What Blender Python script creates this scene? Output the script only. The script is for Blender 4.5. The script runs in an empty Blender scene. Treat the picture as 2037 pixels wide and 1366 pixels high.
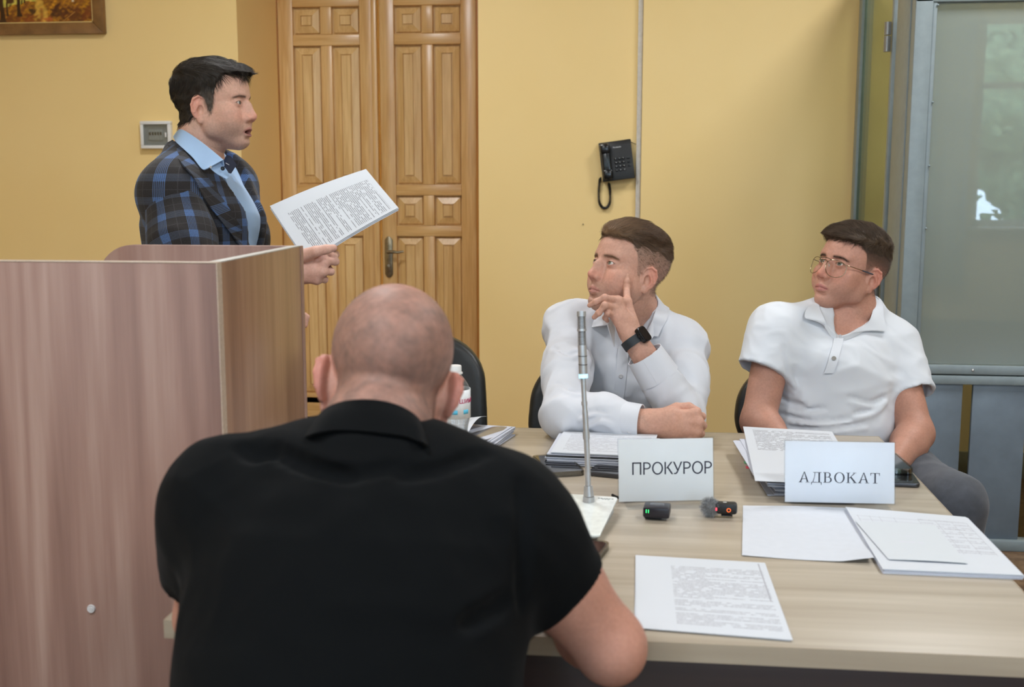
import bpy, bmesh, math, random, time
import numpy as np
from mathutils import Vector, Matrix, Euler
random.seed(7); RNG = np.random.default_rng(7)
S = bpy.context.scene
# ------------------------------------------------------------------ camera
F, CX, CY, CAMZ = 2250., 1018.5, 683., 1.356
PITCH, YAW = math.radians(8.3), math.radians(6.3)
cam = bpy.data.cameras.new('camera'); cam_o = bpy.data.objects.new('camera', cam); S.collection.objects.link(cam_o)
cam.sensor_width = 36; cam.lens = F / 2037 * 36; cam.clip_start = .05
cam_o.location = (0, 0, CAMZ); cam_o.rotation_euler = (math.pi / 2 - PITCH, 0, YAW)
cam.dof.use_dof = True; cam.dof.focus_distance = 2.85; cam.dof.aperture_fstop = 5.6
S.camera = cam_o
S.view_settings.view_transform = 'Standard'; S.view_settings.look = 'None'; S.view_settings.gamma = 1
S.view_settings.use_curve_mapping = False; S.view_settings.exposure = 0.18
S.cycles.max_bounces = 8; S.cycles.diffuse_bounces = 4; S.cycles.glossy_bounces = 4; S.cycles.transmission_bounces = 6; S.cycles.transparent_max_bounces = 10
S.cycles.caustics_reflective = False; S.cycles.caustics_refractive = False; S.cycles.sample_clamp_indirect = 4
# photo pixel (2037x1366 frame) -> world point
_cr = np.array([math.cos(YAW), math.sin(YAW), 0.]); _cf = np.array([-math.sin(YAW), math.cos(YAW), 0.])
_fw = _cf * math.cos(PITCH) - np.array([0, 0, math.sin(PITCH)]); _up = _cf * math.sin(PITCH) + np.array([0, 0, math.cos(PITCH)])
_O = np.array([0, 0, CAMZ])
def ray(px, py): return _fw + _cr * ((px - CX) / F) - _up * ((py - CY) / F)
def W(px, py, d): return _O + ray(px, py) * d
def PZ(px, py, z): r = ray(px, py); return _O + r * ((z - CAMZ) / r[2])
def PY(px, py, y): r = ray(px, py); return _O + r * (y / r[1])
def PX(px, py, x): r = ray(px, py); return _O + r * (x / r[0])
# ------------------------------------------------------------------ sky, daylight through the windows behind the camera, ceiling lamps
wd = bpy.data.worlds.new('sky'); S.world = wd; wd.use_nodes = True
_bg = wd.node_tree.nodes['Background']; _bg.inputs[0].default_value = (.62, .78, 1.0, 1); _bg.inputs[1].default_value = 10.5
def area(name, loc, look, sx, sy, e, c=(1, 1, 1), spread=180):
    L = bpy.data.lights.new(name, 'AREA'); L.shape = 'RECTANGLE'; L.size = sx; L.size_y = sy; L.energy = e; L.color = c; L.spread = math.radians(spread)
    o = bpy.data.objects.new(name, L); S.collection.objects.link(o); o.location = loc
    o.rotation_euler = (Vector(loc) - Vector(look)).to_track_quat('Z', 'Y').to_euler(); return o
WINDOWS = [(-2.2, 1.5), (-.1, 1.5), (2.0, 1.5), (3.98, 1.6)]     # centre x, width on the rear wall
for _x, _w in WINDOWS: area('window_portal', (_x, -2.96, 1.875), (_x, 0, 1.875), _w, 1.95, 1).data.cycles.is_portal = True
for _p in ((-1.2, .3), (1.6, .3), (-1.2, 3.4), (1.6, 3.4)): area('ceiling_panel_light', (_p[0], _p[1], 3.17), (_p[0], _p[1], 0), .58, .58, 44 if _p[1] < 1 else 34, (.94, .97, 1.0))
# ------------------------------------------------------------------ helpers: objects, meshes, materials
COL = bpy.context.scene.collection
def V(*a): return np.array(a, dtype=float)
def nrm(v): v = np.asarray(v, float); return v / (np.linalg.norm(v) + 1e-12)

def tag(o, label=None, cat=None, group=None, kind=None):
    if label: o['label'] = label
    if cat: o['category'] = cat
    if group: o['group'] = group
    if kind: o['kind'] = kind
    return o
def empty(name, loc=(0, 0, 0), rz=0.0, label=None, cat=None, group=None):
    o = bpy.data.objects.new(name, None); COL.objects.link(o)
    o.location = loc; o.rotation_euler = (0, 0, rz); o.empty_display_size = .05
    return tag(o, label, cat, group)
def link(name, me, mat=None, parent=None, smooth=False, world=False):
    o = bpy.data.objects.new(name, me); COL.objects.link(o)
    if mat is not None and len(me.materials) == 0: me.materials.append(mat)
    if parent is not None:
        o.parent = parent
        if world:   # geometry given in world space
            o.matrix_parent_inverse = world_of(parent).inverted()
    if smooth: me.polygons.foreach_set('use_smooth', [True] * len(me.polygons))
    return o
def world_of(o):
    m = Matrix.LocRotScale(o.location, o.rotation_euler, o.scale)
    if o.parent is not None: m = world_of(o.parent) @ o.matrix_parent_inverse @ m
    return m
def mesh_np(name, verts, faces, col=None, uv=None, smooth=True):
    me = bpy.data.meshes.new(name)
    verts = np.asarray(verts, np.float32); faces = np.asarray(faces, np.int32)
    n = faces.shape[1]
    me.vertices.add(len(verts)); me.vertices.foreach_set('co', verts.ravel())
    me.loops.add(faces.size); me.loops.foreach_set('vertex_index', faces.ravel())
    me.polygons.add(len(faces))
    me.polygons.foreach_set('loop_start', np.arange(0, faces.size, n, dtype=np.int32))
    try: me.polygons.foreach_set('loop_total', np.full(len(faces), n, np.int32))
    except Exception: pass
    if smooth: me.polygons.foreach_set('use_smooth', np.ones(len(faces), bool))
    if col is not None:
        a = me.attributes.new('Col', 'FLOAT_COLOR', 'POINT')
        c = np.ones((len(verts), 4), np.float32); c[:, :3] = col
        a.data.foreach_set('color', c.ravel())
    if uv is not None:
        l = me.uv_layers.new(name='UVMap')
        l.data.foreach_set('uv', np.asarray(uv, np.float32)[faces.ravel()].ravel())
    me.update(calc_edges=True); me.validate()
    return me
def mesh_bm(bm, name='m'):
    me = bpy.data.meshes.new(name); bm.to_mesh(me); bm.free(); return me
class B:
    """collects shapes into ONE mesh"""
    def __init__(s): s.bm = bmesh.new()
    def box(s, c, d, bev=0.0, rot=None, seg=2):
        t = bmesh.new(); bmesh.ops.create_cube(t, size=1)
        for v in t.verts: v.co = Vector((v.co.x * d[0], v.co.y * d[1], v.co.z * d[2]))
        if bev: bmesh.ops.bevel(t, geom=t.edges[:] , offset=bev, segments=seg, profile=.5, affect='EDGES')
        return s.merge(t, c, rot)
    def merge(s, t, c=(0, 0, 0), rot=None):
        M = Matrix.Translation(Vector(c))
        if rot is not None: M = M @ (rot if isinstance(rot, Matrix) else Euler(rot).to_matrix().to_4x4())
        t.transform(M); me = bpy.data.meshes.new('t'); t.to_mesh(me); t.free(); s.bm.from_mesh(me); bpy.data.meshes.remove(me); return s
    def cyl(s, a, b, r, r2=None, n=20, cap=True):
        a, b = Vector(a), Vector(b); d = b - a; t = bmesh.new()
        bmesh.ops.create_cone(t, cap_ends=cap, segments=n, radius1=r, radius2=r if r2 is None else r2, depth=d.length)
        return s.merge(t, (a + b) / 2, d.to_track_quat('Z', 'Y').to_matrix().to_4x4())
    def sphere(s, c, r, sc=(1, 1, 1), n=20):
        t = bmesh.new(); bmesh.ops.create_uvsphere(t, u_segments=n, v_segments=n // 2 + 2, radius=r)
        for v in t.verts: v.co = Vector((v.co.x * sc[0], v.co.y * sc[1], v.co.z * sc[2]))
        return s.merge(t, c)
    def lathe(s, prof, c=(0, 0, 0), n=32, rot=None):
        t = bmesh.new(); rings = []
        for r, z in prof: rings.append([t.verts.new((r * math.cos(2 * math.pi * i / n), r * math.sin(2 * math.pi * i / n), z)) for i in range(n)])
        for a, b in zip(rings, rings[1:]):
            for i in range(n): t.faces.new((a[i], a[(i + 1) % n], b[(i + 1) % n], b[i]))
        t.faces.new(rings[0][::-1]); t.faces.new(rings[-1])
        return s.merge(t, c, rot)
    def tube(s, pts, r, n=8, closed=False):
        pts = [Vector(p) for p in pts]; N = len(pts); rr = r if hasattr(r, '__len__') else [r] * N
        t = bmesh.new(); rings = []; up = None
        for i, p in enumerate(pts):
            if closed: d = pts[(i + 1) % N] - pts[i - 1]
            else: d = pts[min(i + 1, N - 1)] - pts[max(i - 1, 0)]
            d.normalize()
            if up is None: up = d.orthogonal().normalized()
            up = (up - d * up.dot(d)).normalized(); sd = d.cross(up)
            rings.append([t.verts.new(p + (up * math.cos(2 * math.pi * k / n) + sd * math.sin(2 * math.pi * k / n)) * rr[i]) for k in range(n)])
        M = N if closed else N - 1
        for i in range(M):
            a, b = rings[i], rings[(i + 1) % N]
            for k in range(n): t.faces.new((a[k], a[(k + 1) % n], b[(k + 1) % n], b[k]))
        if not closed: t.faces.new(rings[0][::-1]); t.faces.new(rings[-1])
        bmesh.ops.recalc_face_normals(t, faces=t.faces[:])
        return s.merge(t)
    def prism(s, poly, y0, y1, plane='xz', rot=None, c=(0, 0, 0), bev=0.0):
        t = bmesh.new()
        f = {'xz': lambda p, y: (p[0], y, p[1]), 'xy': lambda p, y: (p[0], p[1], y), 'yz': lambda p, y: (y, p[0], p[1])}[plane]
        a = [t.verts.new(f(p, y0)) for p in poly]; b = [t.verts.new(f(p, y1)) for p in poly]; n = len(poly)
        t.faces.new(a[::-1]); t.faces.new(b)
        for i in range(n): t.faces.new((a[i], a[(i + 1) % n], b[(i + 1) % n], b[i]))
        bmesh.ops.recalc_face_normals(t, faces=t.faces[:])
        if bev: bmesh.ops.bevel(t, geom=t.edges[:], offset=bev, segments=2, profile=.5, affect='EDGES')
        return s.merge(t, c, rot)
    def out(s, name, mat=None, parent=None, smooth=True, world=False, angle=35):
        me = mesh_bm(s.bm, name)
        o = link(name, me, mat, parent, world=world)
        if smooth:
            me.polygons.foreach_set('use_smooth', [True] * len(me.polygons))
            try: me.set_sharp_from_angle(angle=math.radians(angle))
            except Exception: pass
        return o
def rrect(w, h, r, n=6, cx=0, cy=0):
    out = []
    for (sx, sy, a0) in ((1, 1, 0), (-1, 1, 90), (-1, -1, 180), (1, -1, 270)):
        for i in range(n + 1):
            a = math.radians(a0 + 90 * i / n)
            out.append((cx + sx * (w / 2 - r) + r * math.cos(a), cy + sy * (h / 2 - r) + r * math.sin(a)))
    return out

# ---- materials
def srgb(r, g, b):
    f = lambda c: ((c / 255 + .055) / 1.055) ** 2.4 if c / 255 > .04045 else c / 255 / 12.92
    return (f(r), f(g), f(b), 1.0)
class NT:
    """small wrapper to write node trees"""
    def __init__(s, name):
        s.m = bpy.data.materials.new(name); s.m.use_nodes = True; s.t = s.m.node_tree
        s.b = s.t.nodes['Principled BSDF']
    def n(s, typ, **kw):
        nd = s.t.nodes.new(typ)
        for k, v in kw.items():
            if k.startswith('i_'): nd.inputs[k[2:].replace('_', ' ')].default_value = v
            else: setattr(nd, k, v)
        return nd
    def l(s, a, b): s.t.links.new(a, b)
    def math(s, op, a, b=None, c=None, clamp=False):
        nd = s.n('ShaderNodeMath', operation=op, use_clamp=clamp)
        for i, v in enumerate((a, b, c)):
            if v is None: continue
            if isinstance(v, (int, float)): nd.inputs[i].default_value = v
            else: s.l(v, nd.inputs[i])
        return nd.outputs[0]
    def mix(s, fac, a, b, typ='MIX'):
        nd = s.n('ShaderNodeMix', data_type='RGBA', blend_type=typ)
        for i, v in ((0, fac), (6, a), (7, b)):
            if isinstance(v, (int, float)): nd.inputs[i].default_value = v
            elif isinstance(v, tuple): nd.inputs[i].default_value = v
            else: s.l(v, nd.inputs[i])
        return nd.outputs[2]
    def ramp(s, fac, stops):
        nd = s.n('ShaderNodeValToRGB'); e = nd.color_ramp.elements
        while len(e) < len(stops): e.new(.5)
        for i, (p, c) in enumerate(stops): e[i].position = p; e[i].color = c
        s.l(fac, nd.inputs[0]); return nd.outputs[0]
    def coord(s, which='Object', scale=(1, 1, 1), rot=(0, 0, 0), loc=(0, 0, 0)):
        tc = s.n('ShaderNodeTexCoord'); mp = s.n('ShaderNodeMapping')
        mp.inputs['Scale'].default_value = scale; mp.inputs['Rotation'].default_value = rot; mp.inputs['Location'].default_value = loc
        s.l(tc.outputs[which], mp.inputs[0]); return mp.outputs[0]
    def noise(s, vec, scale, detail=4, rough=.55, dist=0.0):
        nd = s.n('ShaderNodeTexNoise'); s.l(vec, nd.inputs['Vector'])
        nd.inputs['Scale'].default_value = scale; nd.inputs['Detail'].default_value = detail
        nd.inputs['Roughness'].default_value = rough; nd.inputs['Distortion'].default_value = dist
        return nd.outputs[0]
    def base(s, c):
        if isinstance(c, tuple): s.b.inputs['Base Color'].default_value = c
        else: s.l(c, s.b.inputs['Base Color'])
    def set(s, **kw):
        for k, v in kw.items():
            k = k.replace('_', ' ')
            if isinstance(v, (int, float, tuple)): s.b.inputs[k].default_value = v
            else: s.l(v, s.b.inputs[k])
        return s
    def bump(s, h, strength=.2, dist=.002):
        nd = s.n('ShaderNodeBump'); nd.inputs['Strength'].default_value = strength; nd.inputs['Distance'].default_value = dist
        s.l(h, nd.inputs['Height']); s.l(nd.outputs[0], s.b.inputs['Normal']); return nd
def plain(name, c, rough=.5, metal=0.0, grain=.04, gscale=60, bump=0.0, spec=.5, **kw):
    t = NT(name); v = t.coord('Object')
    n = t.noise(v, gscale, 3)
    d = tuple(max(0, x * (1 - grain * 2)) for x in c[:3]) + (1,); e = tuple(min(1, x * (1 + grain * 2)) for x in c[:3]) + (1,)
    t.base(t.ramp(n, [(.3, d), (.7, e)])); t.set(Roughness=rough, Metallic=metal, Specular_IOR_Level=spec, **kw)
    if bump: t.bump(n, bump, .001)
    return t.m
def glow(name, c, s):
    t = NT(name); t.base(c); t.set(Emission_Color=c, Emission_Strength=s); return t.m

# ------------------------------------------------------------------ implicit surface modelling (smooth bodies and clothes)
f32 = np.float32
class SDF:
    def __init__(s, lo, hi, h):
        s.lo = np.asarray(lo, float); s.h = h
        n = np.ceil((np.asarray(hi, float) - s.lo) / h).astype(int) + 1
        s.n = n; s.ax = [(s.lo[i] + h * np.arange(n[i])).astype(f32) for i in range(3)]
        s.D = np.full(tuple(n), .15, f32)
    def blk(s, lo, hi):
        a = np.clip(np.floor((np.asarray(lo) - s.lo) / s.h).astype(int), 0, s.n)
        b = np.clip(np.ceil((np.asarray(hi) - s.lo) / s.h).astype(int) + 1, 0, s.n)
        if np.any(b <= a): return None
        sl = tuple(slice(a[i], b[i]) for i in range(3))
        return sl, s.ax[0][sl[0]][:, None, None], s.ax[1][sl[1]][None, :, None], s.ax[2][sl[2]][None, None, :]
    def put(s, fn, lo, hi, k=0.0, op='u'):
        pad = k + 3 * s.h + .004
        r = s.blk(np.asarray(lo) - pad, np.asarray(hi) + pad)
        if r is None: return s
        sl, X, Y, Z = r; d = fn(X, Y, Z); c = s.D[sl]
        if op == 's': d = -d
        if k > 0:
            hh = np.clip(.5 + .5 * (d - c) / k * (1 if op == 'u' else -1), 0, 1)
            s.D[sl] = d * (1 - hh) + c * hh + (-1 if op == 'u' else 1) * k * hh * (1 - hh)
        else: s.D[sl] = np.minimum(c, d) if op == 'u' else np.maximum(c, d)
        return s
    def ell(s, c, r, k=0.0, op='u', rot=None):
        c = np.asarray(c, float); r = np.asarray(r, float) if hasattr(r, '__len__') else np.array([r] * 3, float)
        R = None if rot is None else np.array(rot.to_3x3() if isinstance(rot, Matrix) else Euler(rot).to_matrix())
        e = r if R is None else np.sqrt((R ** 2) @ (r ** 2))
        def fn(X, Y, Z):
            x, y, z = X - c[0], Y - c[1], Z - c[2]
            if R is not None: x, y, z = (R[0, i] * x + R[1, i] * y + R[2, i] * z for i in range(3))
            q = (x / r[0]) ** 2 + (y / r[1]) ** 2 + (z / r[2]) ** 2
            g = (x / r[0] ** 2) ** 2 + (y / r[1] ** 2) ** 2 + (z / r[2] ** 2) ** 2
            k0 = np.sqrt(q); return (k0 * (k0 - 1) / np.sqrt(g + 1e-9)).astype(f32)
        return s.put(fn, c - e, c + e, k, op)
    def cone(s, a, b, ra, rb=None, k=0.0, op='u'):
        a, b = np.asarray(a, float), np.asarray(b, float); rb = ra if rb is None else rb
        v = b - a; L = v @ v + 1e-12; m = max(ra, rb)
        def fn(X, Y, Z):
            x, y, z = X - a[0], Y - a[1], Z - a[2]
            t = np.clip((x * v[0] + y * v[1] + z * v[2]) / L, 0, 1)
            return (np.sqrt((x - t * v[0]) ** 2 + (y - t * v[1]) ** 2 + (z - t * v[2]) ** 2) - (ra + (rb - ra) * t)).astype(f32)
        return s.put(fn, np.minimum(a, b) - m, np.maximum(a, b) + m, k, op)
    def chain(s, pts, rs, k=.006, op='u'):
        for i in range(len(pts) - 1): s.cone(pts[i], pts[i + 1], rs[i], rs[i + 1], k, op)
        return s
    def econe(s, a, b, sa, sb, side, k=0.0, op='u', pw=2.0):
        """elliptic (or superelliptic) taper: sa=(half width along side, half depth)"""
        a, b = np.asarray(a, float), np.asarray(b, float); v = b - a; Ln = np.linalg.norm(v); w = v / Ln
        u = np.asarray(side, float); u = nrm(u - w * (u @ w)); t_ = np.cross(w, u); m = max(*sa, *sb)
        def fn(X, Y, Z):
            x, y, z = X - a[0], Y - a[1], Z - a[2]
            ax = x * w[0] + y * w[1] + z * w[2]; t = np.clip(ax / Ln, 0, 1)
            p = np.abs(x * u[0] + y * u[1] + z * u[2]); q = np.abs(x * t_[0] + y * t_[1] + z * t_[2]); e = ax - t * Ln
            ru = sa[0] + (sb[0] - sa[0]) * t; rv = sa[1] + (sb[1] - sa[1]) * t; rm = np.minimum(ru, rv)
            if pw == 2: n_ = np.sqrt((p / ru) ** 2 + (q / rv) ** 2 + (e / rm) ** 2)
            else: n_ = ((p / ru) ** pw + (q / rv) ** pw + (np.abs(e) / rm) ** pw) ** (1 / pw)
            return ((n_ - 1) * rm).astype(f32)
        return s.put(fn, np.minimum(a, b) - m, np.maximum(a, b) + m, k, op)
    def cut(s, p, n, k=0.0, lo=None, hi=None):
        """remove everything on the side the normal points to (inside the box lo..hi)"""
        p = np.asarray(p, float); n = nrm(n)
        lo = s.lo if lo is None else lo; hi = s.lo + s.h * s.n if hi is None else hi
        return s.put(lambda X, Y, Z: -((X - p[0]) * n[0] + (Y - p[1]) * n[1] + (Z - p[2]) * n[2]).astype(f32), lo, hi, k, 's')
    def twin(s):
        o = SDF.__new__(SDF); o.lo, o.h, o.n, o.ax = s.lo, s.h, s.n, s.ax; o.D = np.full(tuple(s.n), .15, f32); return o
    def add(s, o, k=0.0):
        if k > 0: h = np.clip(.5 + .5 * (o.D - s.D) / k, 0, 1); s.D = (o.D * (1 - h) + s.D * h - k * h * (1 - h)).astype(f32)
        else: s.D = np.minimum(s.D, o.D)
        return s
    def warp(s, fn, band=.03):
        """adds a displacement near the surface"""
        I = np.nonzero(np.abs(s.D) < band)
        P = [s.ax[i][I[i]] for i in range(3)]
        s.D[I] += fn(*P).astype(f32); return s
    def sample(s, P):
        q = (np.asarray(P) - s.lo) / s.h; i = np.clip(np.floor(q).astype(int), 0, s.n - 2); f = np.clip(q - i, 0, 1)
        out = 0
        for dx in (0, 1):
            for dy in (0, 1):
                for dz in (0, 1):
                    w = (f[:, 0] if dx else 1 - f[:, 0]) * (f[:, 1] if dy else 1 - f[:, 1]) * (f[:, 2] if dz else 1 - f[:, 2])
                    out = out + w * s.D[i[:, 0] + dx, i[:, 1] + dy, i[:, 2] + dz]
        return out
    def grad(s, P):
        e = s.h; g = np.stack([s.sample(P + e * np.eye(3)[i]) - s.sample(P - e * np.eye(3)[i]) for i in range(3)], 1)
        return g / (np.linalg.norm(g, axis=1, keepdims=True) + 1e-9)
    def mesh(s, smooth=0):
        """naive surface nets"""
        D = s.D; neg = D < 0; n = D.shape
        c = np.zeros((n[0] - 1, n[1] - 1, n[2] - 1), np.int8)
        for dx in (0, 1):
            for dy in (0, 1):
                for dz in (0, 1): c += neg[dx:n[0] - 1 + dx, dy:n[1] - 1 + dy, dz:n[2] - 1 + dz]
        act = (c > 0) & (c < 8); ijk = np.argwhere(act)
        if len(ijk) == 0: return np.zeros((0, 3)), np.zeros((0, 4), int)
        idx = np.full(c.shape, -1, np.int32); idx[act] = np.arange(len(ijk), dtype=np.int32)
        acc = np.zeros((len(ijk), 3)); cnt = np.zeros(len(ijk))
        off = [(x, y, z) for x in (0, 1) for y in (0, 1) for z in (0, 1)]
        vals = {o: D[ijk[:, 0] + o[0], ijk[:, 1] + o[1], ijk[:, 2] + o[2]] for o in off}
        for o in off:
            for a in range(3):
                if o[a]: continue
                p = list(o); p[a] = 1; p = tuple(p); va, vb = vals[o], vals[p]
                m = (va < 0) != (vb < 0); t = np.where(m, va / np.where(m, va - vb, 1), 0)
                q = np.zeros((len(ijk), 3)); q[:] = o; q[:, a] = t
                acc += q * m[:, None]; cnt += m
        P = s.lo + (ijk + acc / cnt[:, None]) * s.h
        quads = []
        for a in range(3):
            b, d = (a + 1) % 3, (a + 2) % 3
            sl0 = [slice(None)] * 3; sl1 = [slice(None)] * 3; sl0[a] = slice(0, n[a] - 1); sl1[a] = slice(1, n[a])
            A, Bq = neg[tuple(sl0)], neg[tuple(sl1)]
            E = np.argwhere(A != Bq); E = E[(E[:, b] > 0) & (E[:, d] > 0) & (E[:, b] < n[b] - 1) & (E[:, d] < n[d] - 1)]
            if len(E) == 0: continue
            fl = A[E[:, 0], E[:, 1], E[:, 2]]
            def g(ob, od):
                q = E.copy(); q[:, b] -= ob; q[:, d] -= od; return idx[q[:, 0], q[:, 1], q[:, 2]]
            Q = np.stack([g(1, 1), g(0, 1), g(0, 0), g(1, 0)], 1)
            Q[~fl] = Q[~fl][:, ::-1]; quads.append(Q)
        Q = np.concatenate(quads); Q = Q[(Q >= 0).all(1)]
        for _ in range(smooth):
            a2 = np.zeros_like(P); c2 = np.zeros(len(P))
            for i in range(4):
                np.add.at(a2, Q[:, i], P[Q[:, (i + 1) % 4]]); np.add.at(c2, Q[:, i], 1)
            P = .5 * P + .5 * a2 / np.maximum(c2, 1)[:, None]
        return P, Q
def snoise(x, y, z, s=1.0, seed=0.0):
    """cheap smooth pseudo noise, about -1..1"""
    x, y, z = x * s + seed, y * s + 1.7 * seed, z * s - .6 * seed
    return (np.sin(1.3 * x + 2.1 * np.sin(.9 * y + .3 * z + seed)) + np.sin(1.7 * y - 1.6 * np.sin(1.1 * z + .4 * x)) + np.sin(1.5 * z + 1.9 * np.sin(.8 * x - .5 * y))) / 3
def sstep(a, b, x): t = np.clip((x - a) / (b - a), 0, 1); return t * t * (3 - 2 * t)
def join(parts):
    """[(V,Q,col)] -> one mesh's arrays"""
    vs, qs, cs, o = [], [], [], 0
    for v, q, c in parts: vs.append(v); qs.append(q + o); cs.append(c); o += len(v)
    return np.concatenate(vs), np.concatenate(qs), np.concatenate(cs)
def strands(P, N, T, length, thick, nseg, D0, lift=0.0, curl=None, col=None, rng=None, hug=0.0):
    """thin three-sided hairs: roots P, normals N, combing directions T, pushed out of the field D0"""
    n = len(P); pts = [P]; p = P.copy(); d = nrm_rows(T)
    for i in range(nseg):
        dd = d if curl is None else nrm_rows(d + curl * (i / nseg))
        p = p + dd * (length / nseg)[:, None]
        s = D0.sample(p); need = lift * (i + 1) / nseg - s; need = np.where(need > 0, np.clip(need, 0, .02), np.clip(need, -.02, 0) * hug)
        p = p + D0.grad(p) * need[:, None]; d = nrm_rows(p - pts[-1]); pts.append(p)
    ring = 3; Vs = np.zeros((n, nseg + 1, ring, 3)); 
    for i, q in enumerate(pts):
        a = nrm_rows(pts[min(i + 1, nseg)] - pts[max(i - 1, 0)]); u = nrm_rows(np.cross(a, N + .01)); w = np.cross(a, u)
        r = thick * (1 - .8 * i / nseg)
        for k in range(ring):
            an = 2 * math.pi * k / ring; Vs[:, i, k] = q + (u * math.cos(an) + w * math.sin(an)) * r[:, None]
    base = (np.arange(n) * (nseg + 1) * ring)[:, None]; Q = []
    for i in range(nseg):
        for k in range(ring):
            k2 = (k + 1) % ring
            Q.append(base + np.array([[i * ring + k, i * ring + k2, (i + 1) * ring + k2, (i + 1) * ring + k]]))
    Q = np.concatenate(Q); C = np.repeat(col, (nseg + 1) * ring, axis=0)
    return Vs.reshape(-1, 3), Q, C
def nrm_rows(v): return v / (np.linalg.norm(v, axis=1, keepdims=True) + 1e-9)
def skin_mat():
    t = NT('skin'); a = t.n('ShaderNodeAttribute', attribute_name='Col'); v = t.coord('Object')
    n1 = t.noise(v, 180, 4, .6); n2 = t.noise(v, 900, 2, .5)
    c = t.mix(1.0, a.outputs[0], t.ramp(n1, [(.3, (.90, .87, .86, 1)), (.7, (1.06, 1.05, 1.05, 1))]), 'MULTIPLY')
    t.base(c); t.set(Roughness=.54, Specular_IOR_Level=.32, Subsurface_Weight=.12, Subsurface_Scale=.006)
    t.b.inputs['Subsurface Radius'].default_value = (1, .35, .2)
    t.bump(t.math('ADD', n1, t.math('MULTIPLY', n2, .6)), .18, .0006); return t.m
def hair_mat(name='hair', rough=.55):
    t = NT(name); a = t.n('ShaderNodeAttribute', attribute_name='Col'); t.base(a.outputs[0]); t.set(Roughness=rough, Specular_IOR_Level=.35); return t.m
def attr_mat(name, rough, spec=.5, **kw):
    t = NT(name); a = t.n('ShaderNodeAttribute', attribute_name='Col'); t.base(a.outputs[0]); t.set(Roughness=rough, Specular_IOR_Level=spec, **kw); return t.m
SKIN = skin_mat(); HAIR = hair_mat(); EYE = attr_mat('eye_surface', .08)

def clear_mat(name, tint, refl=.06, rough=.02, fres=True):
    """thin clear sheet: light passes straight through, the surface mirrors a little"""
    t = NT(name); t.t.nodes.remove(t.b); out = t.t.nodes['Material Output']
    tr = t.n('ShaderNodeBsdfTransparent'); tr.inputs[0].default_value = tint; gl = t.n('ShaderNodeBsdfGlossy'); gl.inputs['Roughness'].default_value = rough
    mx = t.n('ShaderNodeMixShader')
    if fres:
        fr = t.n('ShaderNodeLayerWeight'); fr.inputs[0].default_value = .25; f = t.math('ADD', t.math('MULTIPLY', fr.outputs['Fresnel'], .5), refl, clamp=True); t.l(f, mx.inputs[0])
    else: mx.inputs[0].default_value = refl
    t.l(tr.outputs[0], mx.inputs[1]); t.l(gl.outputs[0], mx.inputs[2]); t.l(mx.outputs[0], out.inputs[0]); return t.m

def hazy_mat(name, tint=(.66, .72, .68, 1), haze=(.46, .54, .53, 1), amount=.40, refl=.09):
    """laminated glass mirroring the room; its diffuse haze imitates reflections of pale surroundings"""
    t = NT(name); t.t.nodes.remove(t.b); out = t.t.nodes['Material Output']
    tr = t.n('ShaderNodeBsdfTransparent'); tr.inputs[0].default_value = tint; gl = t.n('ShaderNodeBsdfGlossy'); gl.inputs['Roughness'].default_value = .012; df = t.n('ShaderNodeBsdfDiffuse'); df.inputs[0].default_value = haze
    m1, m2 = t.n('ShaderNodeMixShader'), t.n('ShaderNodeMixShader'); m1.inputs[0].default_value = amount; t.l(tr.outputs[0], m1.inputs[1]); t.l(df.outputs[0], m1.inputs[2])  # diffuse share painted in for the grey-green haze of reflections
    fr = t.n('ShaderNodeLayerWeight'); fr.inputs[0].default_value = .25; t.l(t.math('ADD', t.math('MULTIPLY', fr.outputs['Fresnel'], .4), refl, clamp=True), m2.inputs[0]); t.l(m1.outputs[0], m2.inputs[1]); t.l(gl.outputs[0], m2.inputs[2]); t.l(m2.outputs[0], out.inputs[0]); return t.m
# ------------------------------------------------------------------ people: heads  (local frame: +y face forward, +z up, +x the person's right; eye line at z = 0)
def basis(d, yaw_right, pitch, roll, at):
    """d: horizontal unit vector from the person towards the viewer; yaw_right: degrees the face turns to image right; pitch up; roll clockwise as seen"""
    d = nrm(d * V(1, 1, 0)); rt = np.cross(d, V(0, 0, 1)) * -1   # image right as the viewer sees it
    a = math.radians(yaw_right); f = d * math.cos(a) + rt * math.sin(a)
    p = math.radians(pitch); f2 = f * math.cos(p) + V(0, 0, 1) * math.sin(p); up = V(0, 0, 1) * math.cos(p) - f * math.sin(p)
    r = math.radians(roll); ax = -d; K = np.array([[0, -ax[2], ax[1]], [ax[2], 0, -ax[0]], [-ax[1], ax[0], 0]])
    Rm = np.eye(3) + math.sin(r) * K + (1 - math.cos(r)) * K @ K
    f2, up = Rm @ f2, Rm @ up; x = np.cross(f2, up)
    M = np.eye(4); M[:3, 0], M[:3, 1], M[:3, 2], M[:3, 3] = x, f2, up, at
    return M
def xf(M, P): return np.asarray(P) @ M[:3, :3].T + M[:3, 3]
def inv(M, P): return (np.asarray(P) - M[:3, 3]) @ np.linalg.inv(M[:3, :3]).T

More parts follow.
